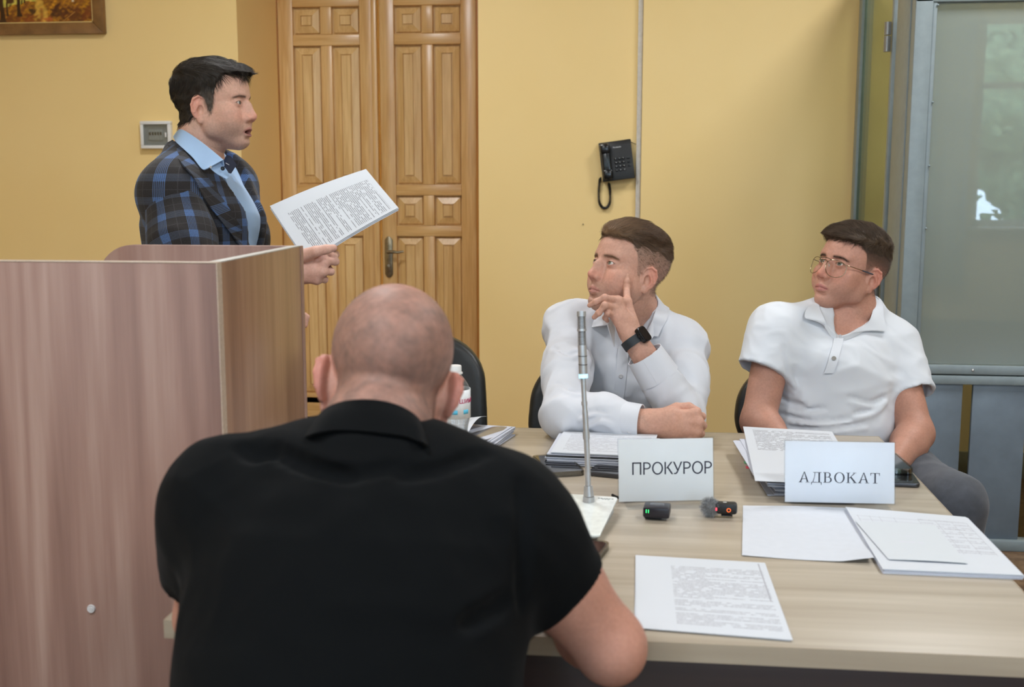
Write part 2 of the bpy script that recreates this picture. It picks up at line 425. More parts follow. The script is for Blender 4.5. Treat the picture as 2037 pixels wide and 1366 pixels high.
HEAD0 = dict(h=.0017, skin=(.62, .36, .26), lip=(.50, .20, .17), hair=(.035, .022, .015), jaw=1.0, nose=1.0, nosew=1.0, chin=0.0, cheek=1.0, open=0.0,
             stubble=.25, brow=.8, gaze=(0, 1, 0), scale=1.0, ear=1.0, long=0.0, fat=0.0, smile=0.0, back=0.0)
def build_head(q, neck_world, M, neck_r):
    M[:3, :3] *= q.get('scale', 1.0)   # local frame carries the head's size
    """returns dict with field, mesh arrays (world), colours, eye data"""
    q = {**HEAD0, **q}; sc = q['scale']; h = q['h']
    G = SDF((-.105, -.125, -.205), (.105, .150, .165), h)
    j = q['jaw']
    G.ell((0, -.014 - q['back'] * .5, .036), (.0755, .099 + q['back'], .081), .055)
    G.ell((0, .034, .034), (.064, .060, .060), .03)
    G.ell((0, .030, -.028), (.060, .056, .068), .025)
    for s in (-1, 1):
        G.cone((s * .054 * j, -.002, -.045), (s * .047 * j, .010, -.072), .017, .014 + q['fat'], .028)
        G.cone((s * .047 * j, .010, -.072), (s * .013, .070 + q['chin'], -.103 - q['long']), .014 + q['fat'], .0135, .022)
        G.ell((s * .047, .058, -.025), (.021 * q['cheek'], .023, .016), .022)          # cheek bones
        G.ell((s * .046, .034, -.046), (.0155, .030, .026), .03)
        G.ell((s * .033, .066, -.056), (.022, .020, .026), .03)                        # cheeks
        G.cone((s * .012, .0875, .018), (s * .044, .072, .021), .0095, .010, .014)     # brow ridge
    G.ell((0, .052, -.080), (.034 * j, .034, .030), .02)
    G.ell((0, .079 + q['chin'], -.101 - q['long']), (.016, .013, .013), .016)           # chin
    G.cone((0, .03, -.103), (0, .06, -.107), .018 + q['fat'], .014 + q['fat'], .025)     # underside of the chin
    for s in (-1, 1): G.ell((s * .0325, .103, .001), (.020, .019, .0135), .012, 's')    # sockets
    n = q['nose']; w = q['nosew']
    br = q.get('bridge', .002); G.cone((0, .084 + br * .4, .012), (0, .090 + .006 * n + br, -.008), .0075, .0075, .010)
    G.cone((0, .090 + .006 * n + br, -.008), (0, .0985 + .011 * n + br * .3, -.034), .0075 * w, .0095 * w, .010)
    G.ell((0, .099 + .0115 * n, -.0385), (.0104 * w, .0108, .0092), .007)
    for s in (-1, 1):
        G.cone((s * .004, .094, -.012), (s * .010 * w, .095, -.040), .008, .0085, .012)
        G.ell((s * .0138 * w, .0965 + .003 * n, -.0430), (.0075, .0105, .0078), .005)   # wings
        G.ell((s * .0066 * w, .101 + .007 * n, -.0508), (.0035, .0060, .0035), .002, 's')  # nostrils
    G.ell((0, .078, -.066), (.030, .0215, .018), .016)                                  # muzzle
    op = q['open']
    zu, zl = -.0700, -.0805 - op
    for s in (-1, 1):
        G.cone((0, .0985, zu), (s * .013, .0940, zu - .0015), .0050, .0040, .0045); G.cone((s * .013, .0940, zu - .0015), (s * .025, .0835, zu - .005), .0040, .0022, .0045)
        G.cone((0, .0965, zl), (s * .012, .0925, zl + .0012), .0058, .0044, .0045); G.cone((s * .012, .0925, zl + .0012), (s * .024, .0835, zl + .005 + op * .5), .0044, .0022, .0045)
    if op > .001: G.ell((0, .097, (zu + zl) / 2 - .0005), (.0185, .022, op * .75 + .002), .003, 's')
    else:
        for s in (-1, 1): G.cone((0, .1045, -.0752), (s * .021, .0915, -.0754), .0014, .0008, .003, 's')
    G.ell((0, .095, -.0915 - op), (.02, .006, .0045), .007, 's')                         # below the lip
    for s in (-1, 1):                                                                   # eyelids
        G.ell((s * .0320, .0772, -.0005), (.0160, .0142, .0138), .005)
        G.ell((s * .0320, .0925, -.0010), (.0138, .0125, .0043), .0012, 's', rot=(0, s * math.radians(-5), s * math.radians(-14)))
        G.cone((s * .021, .0905, .0115), (s * .045, .083, .0105), .0016, .0016, .003, 's')  # lid crease
    for s in (-1, 1):                                                                   # ears
        e = q['ear']; R = Euler((math.radians(-8), math.radians(s * 6), math.radians(s * 24))).to_matrix(); cx = Vector((s * .0680, -.011, -.018))
        T = lambda x, y, z: np.array(cx + R @ Vector((s * x * e, y * e, z * e)))
        rot = R.to_4x4()
        G.ell(T(.0075, -.004, .006), (.0065, .0200 * e, .0300 * e), .005, rot=rot)
        G.ell(T(-.004, .002, .002), (.012, .012, .022), .006, rot=rot)
        rim = [T(.004, .012, .004), T(.009, .014, .018), T(.011, .006, .029), T(.012, -.007, .032), T(.013, -.018, .025), T(.013, -.022, .010), T(.011, -.019, -.006), T(.008, -.010, -.020)]
        G.chain(rim, [.0028, .0034, .0036, .0036, .0036, .0034, .0032, .003], .002)
        G.ell(T(.008, .003, -.026), (.0050, .0095, .010), .004, rot=rot)               # lobe
        G.ell(T(.0155, .001, -.002), (.0115, .0092, .0145), .0015, 's', rot=rot)          # concha
        G.chain([T(.0165, .004, .024), T(.0165, -.006, .0255), T(.0165, -.0155, .019), T(.0165, -.0170, .008), T(.0155, -.0150, -.004)], [.0035, .0042, .0042, .004, .003], .002, 's')
        G.ell(T(.0145, -.008, .019), (.0035, .006, .007), .002, 's', rot=rot)
        G.cone(T(.012, -.013, -.008), T(.012, -.006, .016), .0026, .0026, .002)        # antihelix
        G.ell(T(.008, .013, -.006), (.004, .004, .0065), .003, rot=rot)                # tragus
    nb = inv(M, neck_world)
    top = np.array([0, -.030, -.040]); mid = top * .45 + nb * .55 + np.array([0, .004, 0])
    if q.get('nape'): G.ell((0, -.050, -.062), (.052, .036, .060), .03)
    G.chain([top, mid, nb], [.052, neck_r / sc * .96, neck_r / sc * 1.05], .02)
    if q.get('adam', 1): G.ell(mid + V(0, neck_r * .9, .0), (.012, .010, .014), .016)
    P, Q = G.mesh()
    q['field'] = G
    return q, G, P, Q
def region_color(q, P, N, hairmask):
    """skin colouring that belongs to the skin itself"""
    x, y, z = P.T; ax = np.abs(x); C = np.tile(np.array(q['skin'])[None], (len(P), 1))
    red = np.array([1.12, .80, .78])
    def tint(m, c): C[:] = C * (1 - m[:, None]) + C * np.array(c) * m[:, None]
    tint(np.exp(-(((ax - .045) / .022) ** 2 + ((z + .035) / .022) ** 2)) * (y > .03) * .35, red)
    tint(np.exp(-(((x) / .018) ** 2 + ((z + .04) / .016) ** 2)) * (y > .09) * .7, red)
    tint(sstep(.074, .084, ax) * (z > -.06) * .45, (1.15, .74, .72))
    tint(sstep(.0, .012, .016 - np.sqrt(((ax - .033) / 1.3) ** 2 + ((z + .006) / .9) ** 2)) * (y > .06) * .35, (.86, .74, .76))
    sn = snoise(x, y, z, 95, 1.3) + .6 * snoise(x, y, z, 240, 4.); C *= (1 + .035 * sn)[:, None]
    # stubble
    st = sstep(-.035, -.062, z + .25 * np.clip(ax - .045, 0, 1) + 0 * y) * sstep(-.02, .02, y) * sstep(-.145, -.118, z) * (1 - np.exp(-((ax / .021) ** 2 + ((z + .0745) / .0085) ** 2) * 1.2) * (y > .08))
    st = np.maximum(st, np.exp(-((ax / .024) ** 2 + ((z + .060) / .006) ** 2)) * (y > .08))
    st *= q['stubble'] * (1 + .25 * snoise(x, y, z, 500, 2.)); C[:] = C * (1 - st[:, None]) + np.array([.22, .17, .14]) * st[:, None]
    # lips
    op = q['open']; zc = -.0745 - op * .5
    lm = sstep(1.15, .8, np.sqrt((ax / .0265) ** 2 + ((z - zc) / (.0098 + op * .6) / (1 - .45 * (ax / .0265) ** 2).clip(.4, 1)) ** 2)) * (y > .08)
    C[:] = C * (1 - lm[:, None] * .85) + np.array(q['lip']) * lm[:, None] * .85
    if op > .001:
        im = sstep(1.1, .8, np.sqrt((ax / .0155) ** 2 + ((z - zc) / (op * .62 + .0012)) ** 2)) * (y > .05) * (y < .098)
        C[:] = C * (1 - im[:, None]) + np.array([.10, .025, .022]) * im[:, None]
    # brows
    bz = q.get('browz', .0150) + .09 * np.clip(ax - .012, 0, .022) - .35 * np.clip(ax - .036, 0, 1)
    bm = np.exp(-((z - bz) / .0042) ** 2) * sstep(.010, .016, ax) * sstep(.056, .046, ax) * (y > .05) * q['brow']
    C[:] = C * (1 - bm[:, None]) + np.array(q['hair']) * 1.3 * bm[:, None]
    # lash lines
    ez = np.abs(np.sqrt(((ax - .0325) / .0128) ** 2 + ((z + .001) / .0048) ** 2) - 1.03)
    em = np.exp(-(ez / .13) ** 2) * (y > .07) * np.where(z > -.001, .85, .35); C[:] = C * (1 - em[:, None]) + np.array([.06, .03, .022]) * em[:, None]
    if hairmask is not None:
        hm = hairmask(P); C[:] = C * (1 - hm[:, None]) + np.array(q.get('scalp', q['hair'])) * hm[:, None]
    return np.clip(C, 0, 1)
def eye_mesh(gaze, iris=(.10, .13, .11)):
    g = nrm(gaze); n, m = 40, 28; vs = []; 
    u = nrm(np.cross(g, V(.1, .2, 1))); w = np.cross(g, u)
    ths = np.concatenate([np.linspace(0, .62, 16), np.linspace(.72, math.pi, m - 16)])
    vs = []; cs = []
    for t in ths:
        for i in range(n):
            a = 2 * math.pi * i / n; vs.append(g * math.cos(t) + (u * math.cos(a) + w * math.sin(a)) * math.sin(t))
            c = (.008, .008, .008) if t < .20 else tuple(np.array(iris) * (.7 + .5 * abs(math.sin(9 * a)))) if t < .50 else (.03, .03, .03) if t < .56 else (.62, .57, .53)
            cs.append(c)
    Q = [[i * n + k, i * n + (k + 1) % n, (i + 1) * n + (k + 1) % n, (i + 1) * n + k] for i in range(len(ths) - 1) for k in range(n)]
    Q = np.array(Q)[:, ::-1]
    return np.array(vs), Q, np.array(cs)

def SURF(fields, px, py, off=0.0, lo=1.0, hi=3.6):
    """point on the first surface behind a photo pixel, lifted by off towards the viewer"""
    D = np.linspace(lo, hi, 900); R = ray(px, py); P = _O + D[:, None] * R; best = None
    for g in fields:
        G, M = g if isinstance(g, tuple) else (g, None)
        Q = P if M is None else inv(M, P)
        ok = ((Q > G.lo) & (Q < G.lo + G.h * (G.n - 1))).all(1)
        d = np.where(ok, G.sample(Q), 1.0); i = np.nonzero(d < 0)[0]
        if len(i) and i[0] > 0:
            i = i[0]; t = d[i - 1] / (d[i - 1] - d[i]) if d[i - 1] < .9 else 1.0; dd = D[i - 1] + (D[i] - D[i - 1]) * t
            best = dd if best is None else min(best, dd)
    if best is None: best = 2.9
    return W(px, py, best - off)
def spline(P, n):
    P = np.asarray(P, float); m = len(P)
    if m < 3: t = np.linspace(0, 1, n)[:, None]; return P[0] * (1 - t) + P[-1] * t
    E = np.vstack([2 * P[0] - P[1], P, 2 * P[-1] - P[-2]]); out = []
    for u in np.linspace(0, m - 1 - 1e-6, n):
        i = int(u); t = u - i; a, b, c, d = E[i], E[i + 1], E[i + 2], E[i + 3]
        out.append(.5 * ((2 * b) + (-a + c) * t + (2 * a - 5 * b + 4 * c - d) * t * t + (-a + 3 * b - 3 * c + d) * t ** 3))
    return np.array(out)
def sheet(name, rows, mat, parent, th=.0016, n=48, m=8, bulge=0.0, uvs=1.0, close=False):
    """cloth sheet lofted through rows of points (each row a spline), with thickness"""
    R = np.array([spline(r, n) for r in rows]); A = np.array([spline(R[:, i], m) for i in range(n)])   # n x m x 3
    vs = A.reshape(-1, 3); Q = []
    for i in range(n - 1):
        for k in range(m - 1): Q.append((i * m + k, i * m + k + 1, (i + 1) * m + k + 1, (i + 1) * m + k))
    Q = np.array(Q); e1 = A[1:, :-1] - A[:-1, :-1]; e2 = A[:-1, 1:] - A[:-1, :-1]; N = np.zeros_like(A); nn = nrm_rows(np.cross(e1.reshape(-1, 3), e2.reshape(-1, 3))).reshape(n - 1, m - 1, 3)
    N[:-1, :-1] += nn; N[1:, :-1] += nn; N[:-1, 1:] += nn; N[1:, 1:] += nn; N = nrm_rows(N.reshape(-1, 3))
    f = n * m; v2 = np.vstack([vs + N * th / 2, vs - N * th / 2]); q2 = [Q, Q[:, ::-1] + f]; rim = []
    for i in range(n - 1): rim += [(i * m, (i + 1) * m, (i + 1) * m + f, i * m + f), (i * m + m - 1, i * m + m - 1 + f, (i + 1) * m + m - 1 + f, (i + 1) * m + m - 1)]
    for k in range(m - 1): rim += [(k, k + f, k + 1 + f, k + 1), ((n - 1) * m + k, (n - 1) * m + k + 1, (n - 1) * m + k + 1 + f, (n - 1) * m + k + f)]
    L = np.concatenate([[0], np.cumsum(np.linalg.norm(np.diff(A[:, 0], axis=0), axis=1))]); Wd = np.linalg.norm(A[:, -1] - A[:, 0], axis=1)
    uv = np.stack([np.repeat(L, m), (np.linspace(0, 1, m)[None] * Wd[:, None]).ravel()], 1); uv = np.vstack([uv, uv])
    me = mesh_np(name, v2, np.vstack(q2 + [np.array(rim)]), uv=uv); o = link(name, me, mat, parent, world=True)
    try: me.set_sharp_from_angle(angle=math.radians(50))
    except Exception: pass
    return o
def hand(G, wrist, kn, fingers, thumb, s=1.0, wr=(.026, .019), side=None):
    """wrist point, four knuckles, four finger polylines (from the knuckle), thumb polyline"""
    kn = [np.asarray(k) for k in kn]; wrist = np.asarray(wrist)
    for i, k in enumerate(kn):
        w0 = wrist + (kn[i] - (kn[0] + kn[3]) / 2) * .35
        G.cone(w0, k, .0165 * s, .0105 * s, .010)
    for a, b in zip(kn, kn[1:]): G.cone(a, b, .0100 * s, .0100 * s, .008)
    c = sum(kn) / 4; G.cone(wrist * .5 + c * .5 + (kn[0] - c) * .3, wrist * .3 + c * .7 - (kn[0] - c) * .3, .0155 * s, .0150 * s, .012)
    for f, r in zip(fingers, (1, 1.03, .98, .86)):
        G2 = [.0094 * r * s, .0082 * r * s, .0073 * r * s, .0060 * r * s][:len(f)]
        for i in range(len(f) - 1): G.cone(f[i], f[i + 1], G2[i], G2[i + 1], .0035 if i else .005)
        for i in range(1, len(f) - 1): G.ell(f[i], .0087 * r * s * (1 if i == 1 else .9), .003)
    t = [.0155 * s, .0122 * s, .0106 * s, .0078 * s][:len(thumb)]
    for i in range(len(thumb) - 1): G.cone(thumb[i], thumb[i + 1], t[i], t[i + 1], .008 if i == 0 else .0035)
# ------------------------------------------------------------------ the room
X0, X1, Y0, Y1, ZC = -3.9, 5.3, -2.9, 5.3, 3.2
def wall_mat():
    t = NT('yellow_wall_paint'); v = t.coord('Object'); n = t.noise(v, 1.1, 3, .6); n2 = t.noise(v, 260, 3, .6)
    t.base(t.ramp(n, [(.25, srgb(244, 213, 147)), (.75, srgb(249, 220, 158))])); t.set(Roughness=.55, Specular_IOR_Level=.3); t.bump(n2, .12, .001); return t.m
WALL = wall_mat()
def wbox(name, lo, hi, mat=WALL, kind='structure', parent=None, bev=0):
    b = B(); c = [(lo[i] + hi[i]) / 2 for i in range(3)]; b.box(c, [hi[i] - lo[i] for i in range(3)], bev)
    o = b.out(name, mat, parent, smooth=False)
    if kind: tag(o, kind=kind)
    return o
NX0, NX1, DY = -1.885, -.742, 5.95      # door niche
b = B(); b.box(((X0 + NX0) / 2, Y1 + .4, ZC / 2), (NX0 - X0, .8, ZC)); b.box(((NX0 + NX1) / 2, DY + .1 + .125, ZC / 2), (NX1 - NX0, .05, ZC)); b.box(((NX0 + NX1) / 2, Y1 + .4, 2.95), (NX1 - NX0, .8, .5)); b.box(((NX1 + .012) / 2, Y1 + .4, ZC / 2), (.012 - NX1, .8, ZC))
tag(b.out('wall_back', WALL, smooth=False), kind='structure')
wbox('wall_back_right', (.012, Y1 - .045, 0), (X1, Y1 + .8, ZC))
wbox('wall_left', (X0 - .1, Y0, 0), (X0, Y1, ZC)); wbox('wall_right', (X1, Y0, 0), (X1 + .1, Y1, ZC))
b = B(); zs, ze = .9, 2.85; xs = [X0] + [v for x, w in WINDOWS for v in (x - w / 2, x + w / 2)] + [X1]
for i in range(0, len(xs), 2): b.box(((xs[i] + xs[i + 1]) / 2, Y0 - .1, ZC / 2), (xs[i + 1] - xs[i], .2, ZC))
for x, w in WINDOWS: b.box((x, Y0 - .1, zs / 2), (w, .2, zs)); b.box((x, Y0 - .1, (ze + ZC) / 2), (w, .2, ZC - ze))
tag(b.out('wall_rear', WALL, smooth=False), kind='structure')
def floor_mat():
    t = NT('brown_linoleum'); v = t.coord('Object'); n = t.noise(v, 28, 5, .65); n2 = t.noise(v, 4, 3)
    c = t.ramp(n, [(.3, (.085, .045, .022, 1)), (.5, (.19, .11, .055, 1)), (.7, (.28, .18, .10, 1))]); t.base(c); t.set(Roughness=.38); t.bump(n, .1, .001); return t.m
wbox('floor', (X0, Y0, -.06), (X1, Y1 + .8, 0), floor_mat())
wbox('ceiling', (X0, Y0, ZC), (X1, Y1 + .8, ZC + .06), plain('white_ceiling', (.80, .79, .76, 1), .8))
WPVC = plain('white_pvc', (.80, .80, .79, 1), .35, 0, .008)
for i, (x, w) in enumerate(WINDOWS):
    r = empty('window_%d' % (i + 1), (x, Y0 - .1, zs)); tag(r, kind='structure'); h = ze - zs
    f = B()
    for sx in (-1, 0, 1): f.box((x + sx * (w / 2 - .03), Y0 - .1, zs + h / 2), (.06, .06, h))
    for z in (zs + .03, zs + h * .68, ze - .03): f.box((x, Y0 - .1, z), (w, .06, .06))
    f.out('window_frame', WPVC, r, world=True)
    g = B(); g.box((x, Y0 - .1, zs + h / 2), (w - .04, .006, h - .04)); g.out('window_pane', clear_mat('window_glass', (.95, .97, .97, 1), .04), r, world=True)
    s_ = B(); s_.box((x, Y0 + .06, zs - .015), (w + .1, .22, .03), .006); s_.out('window_sill', WPVC, r, world=True)
# trees and a pale house outside, seen only as a reflection in the cage glass
def leaf_mat():
    t = NT('foliage'); v = t.coord('Object'); n = t.noise(v, 9, 5, .7); t.base(t.ramp(n, [(.3, (.03, .06, .03, 1)), (.7, (.22, .30, .14, 1))])); t.set(Roughness=.7); return t.m
LEAF = leaf_mat()
for i, (x, y, z, r) in enumerate(((.4, -8, 2.0, 1.15), (5.9, -9.6, 2.5, 1.5), (10.2, -8.8, 2.2, 1.4), (-3.2, -8.4, 2.0, 1.2), (-7.0, -8, 2.1, 1.25))):
    t = SDF((x - r * 1.5, y - r * 1.5, z - r * 1.4), (x + r * 1.5, y + r * 1.5, z + r * 1.7), .09); rg = np.random.default_rng(i)
    for k in range(26): d = nrm(rg.normal(0, 1, 3)); t.ell(V(x, y, z) + d * r * .75, r * rg.uniform(.25, .45), .1)
    t.warp(lambda a, b_, c_: .16 * snoise(a, b_, c_, 6, i) + .08 * snoise(a, b_, c_, 15, i), .4); p, f = t.mesh(); root = empty('garden_tree', (x, y, 0), 0, ['round green tree outside the first window from the left behind the camera', 'tallest green tree outside, opposite the glass cage', 'green tree outside at the far right behind the camera', 'green tree outside the second window behind the camera', 'green tree outside at the far left behind the camera'][i], 'tree', 'trees outside the windows')
    link('crown', mesh_np('crown', p, f), LEAF, root, world=True); bb = B(); bb.cyl((x, y, 0), (x, y, z), .16, .12); bb.out('trunk', plain('bark', (.09, .06, .04, 1), .9), root, world=True)
wbox('yard_ground_1', (-14, -16, -.1), (16, Y0 - .2, -.02), plain('courtyard_ground', (.22, .24, .16, 1), .9))  # unseen courtyard ground outside the rear windows
# pale curtains beside the rear windows
_t = NT('sheer_curtain'); _t.t.nodes.remove(_t.b); _d = _t.n('ShaderNodeBsdfDiffuse'); _d.inputs[0].default_value = (.72, .76, .78, 1); _r = _t.n('ShaderNodeBsdfTranslucent'); _r.inputs[0].default_value = (.72, .78, .82, 1)
_m = _t.n('ShaderNodeMixShader'); _m.inputs[0].default_value = .35; _t.l(_d.outputs[0], _m.inputs[1]); _t.l(_r.outputs[0], _m.inputs[2]); _t.l(_m.outputs[0], _t.t.nodes['Material Output'].inputs[0]); CURT = _t.m
for i, (x, w) in enumerate(((2.86, .40), (4.28, .80))):
    xs_ = np.linspace(x - w / 2, x + w / 2, 60); ph = xs_ * 70; rows = []
    vs = []; fs = []
    for k, z in enumerate((.35, 1.2, 2.0, 2.98)):
        for j, xx in enumerate(xs_): vs.append((xx, Y0 + .22 + .03 * math.sin(ph[j] + .3 * k), z))
    for k in range(3):
        for j in range(59): fs.append((k * 60 + j, k * 60 + j + 1, (k + 1) * 60 + j + 1, (k + 1) * 60 + j))
    o = link('curtain', mesh_np('curtain', vs, fs), CURT); m = o.modifiers.new('s', 'SOLIDIFY'); m.thickness = .004
    tag(o, ['pale curtain hanging between the two right windows behind the camera', 'pale curtain at the right end of the window wall'][i], 'curtain', 'curtains of the window wall')
# ceiling lamps
for i, _p in enumerate(((-1.2, .3), (1.6, .3), (-1.2, 3.4), (1.6, 3.4))):
    r = empty('ceiling_lamp', (_p[0], _p[1], ZC), 0, 'square white ceiling lamp panel, ' + ['rear left', 'rear right', 'front left', 'front right'][i] + ' of the four', 'lamp', 'ceiling lamp panels')
    b = B(); b.box((_p[0], _p[1], ZC - .012), (.64, .64, .024), .004); b.out('lamp_body', WPVC, r, world=True)
    b = B(); b.box((_p[0], _p[1], ZC - .025), (.59, .59, .004)); b.out('diffuser', glow('lamp_diffuser', (1, .97, .92, 1), 2.0), r, world=True)
# ---- double door of pine
def pine(name, vert=True, c0=(.62, .35, .12, 1), c1=(.82, .54, .24, 1)):
    t = NT(name); v = t.coord('Object', (14, 14, .9) if vert else (.9, 14, 14)); n = t.noise(v, 3.2, 4, .55, .6); v2 = t.coord('Object', (90, 90, 2.5) if vert else (2.5, 90, 90)); n2 = t.noise(v2, 2, 3)
    k = t.coord('Object', (1, 1, .45) if vert else (.45, 1, 1)); n3 = t.noise(k, 3.5, 2)
    f = t.math('ADD', t.math('MULTIPLY', n, .55), t.math('ADD', t.math('MULTIPLY', n2, .25), t.math('MULTIPLY', n3, .22)))
    t.base(t.ramp(f, [(.38, c0), (.62, c1)])); t.set(Roughness=.32, Coat_Weight=.25, Coat_Roughness=.2); t.bump(n2, .06, .001); return t.m
PV, PH, PD = pine('pine_upright'), pine('pine_rail', False), pine('pine_frame', True, (.42, .165, .035, 1), (.55, .26, .07, 1))
PI = pine('pine_field', True, (.66, .40, .15, 1), (.86, .60, .28, 1))
door = empty('door_1', ((NX0 + NX1) / 2, DY, 0)); tag(door, kind='structure')
def zof(py): return PY(752, py, DY - .05)[2]
def xof(px, py=250): return PY(px, py, DY - .05)[0]
DX0, DXM, DX1 = xof(556), xof(752), xof(948)
b = B(); b.box((DX0 - .022, DY + .0, 1.4), (.048, .12, 2.8), .004); b.box((DX1 + .022, DY + .0, 1.4), (.048, .12, 2.8), .004); b.box(((DX0 + DX1) / 2, DY, 2.76), (DX1 - DX0, .12, .06), .004)
b.out('door_frame', PD, door, world=True)
def leaf(x0, x1):
    """stiles, rails, muntin and raised-and-fielded panels, each a piece of its own"""
    L = empty('door_leaf', ((x0 + x1) / 2, DY, 0)); L.parent = door; L.matrix_parent_inverse = world_of(door).inverted()
    w = x1 - x0; st = w * .155; mu = w * .115; yf = DY - .045; z0, z1 = .02, 2.70
    def piece(nm, lo, hi, m, th=.045, bev=.004):
        q = B(); q.box(((lo[0] + hi[0]) / 2, yf + th / 2, (lo[1] + hi[1]) / 2), (hi[0] - lo[0], th, hi[1] - lo[1]), bev); return q.out(nm, m, L, world=True)
    piece('stile', (x0, z0), (x0 + st, z1), PV); piece('stile', (x1 - st, z0), (x1, z1), PV)
    rails = [zof(72) + .0, zof(380), zof(460), zof(790)]
    rl = [(z0, z0 + .16)] + [(z - .028, z + .028) for z in (zof(842), zof(795))] + [(z - .028, z + .028) for z in (zof(459), zof(378), zof(78))] + [(zof(0) - .028, zof(0) + .028), (z1 - .1, z1)]
    for a, c in rl: piece('rail', (x0 + st, a), (x1 - st, c), PH, .047)
    xm = (x0 + x1) / 2; bays = [(rl[i][1], rl[i + 1][0]) for i in range(len(rl) - 1)]
    for a, c in bays:
        if c - a < .02: continue
        piece('muntin', (xm - mu / 2, a), (xm + mu / 2, c), PV, .043)
        for px0, px1 in ((x0 + st, xm - mu / 2), (xm + mu / 2, x1 - st)):
            q = B(); t = bmesh.new(); ww, hh = px1 - px0, c - a; e = .010
            def ring(i, y): return [t.verts.new((px0 + i, y, a + i)), t.verts.new((px1 - i, y, a + i)), t.verts.new((px1 - i, y, c - i)), t.verts.new((px0 + i, y, c - i))]
            m_ = min(ww, hh); rs = [ring(0, yf + .03), ring(.006, yf + .030), ring(.010, yf + .018), ring(m_ * .30, yf + .006), ring(m_ * .31, yf + .014), ring(m_ * .34, yf + .014), ring(m_ * .35, yf + .004)]
            for r0, r1 in zip(rs, rs[1:]):
                for i in range(4): t.faces.new((r0[i], r0[(i + 1) % 4], r1[(i + 1) % 4], r1[i]))
            t.faces.new(rs[-1]); bmesh.ops.recalc_face_normals(t, faces=t.faces[:]); q.merge(t); q.out('panel', PI, L, smooth=False, world=True)
    return L
lf1 = leaf(DX0 + .003, DXM - .012); lf2 = leaf(DXM + .012, DX1 - .003)
b = B(); b.box((DXM - .012, DY - .056, 1.36), (.030, .024, 2.68), .005); b.out('astragal', PV, door, world=True)
# lever handle
BR = plain('aged_brass', (.30, .25, .17, 1), .33, .9, .15, 40); hc = PY(774, 511, DY - .045); hz = PY(774, 500, DY - .045)[2]
hp = empty('handle', tuple(hc)); hp.parent = lf2; hp.matrix_parent_inverse = world_of(lf2).inverted()
b = B(); hh = (zof(470) - zof(553)) / 2; w_ = .021
b.prism([(-w_, -hh + .02), (-w_ * .5, -hh + .006), (0, -hh), (w_ * .5, -hh + .006), (w_, -hh + .02), (w_, hh - .02), (w_ * .5, hh - .006), (0, hh), (-w_ * .5, hh - .006), (-w_, hh - .02)], -.010, 0, 'xz', None, hc, .003); b.out('backplate', BR, hp, world=True)
b = B(); b.cyl(hc + V(0, 0, .030), hc + V(0, -.045, .030), .009); b.tube([hc + V(.0, -.045, .030), hc + V(.03, -.050, .031), (hc + V(.06, -.050, .028)), hc + V(.088, -.048, .033)], [.009, .0085, .007, .006], 10); b.out('lever', BR, hp, world=True)
b = B(); b.cyl(hc + V(0, -.014, -.045), hc + V(0, 0, -.045), .008); b.out('lock_cylinder', plain('lock_steel', (.4, .38, .34, 1), .3, .9), hp, world=True)
# small brass hinge on the frame, cable duct in the corner, wall screw
b = B(); c = PY(541, 498, DY - .08); b.cyl(c - V(0, 0, .03), c + V(0, 0, .03), .008); b.sphere(c + V(0, 0, .034), .009); b.out('hinge', BR, door, world=True)
b = B(); b.box((.0, Y1 - .010, 1.6), (.022, .020, 3.2), .003)
tag(b.out('cable_duct', plain('duct_white', (.66, .64, .60, 1), .45)), 'narrow white cable duct running down the wall corner beside the telephone', 'cable duct')
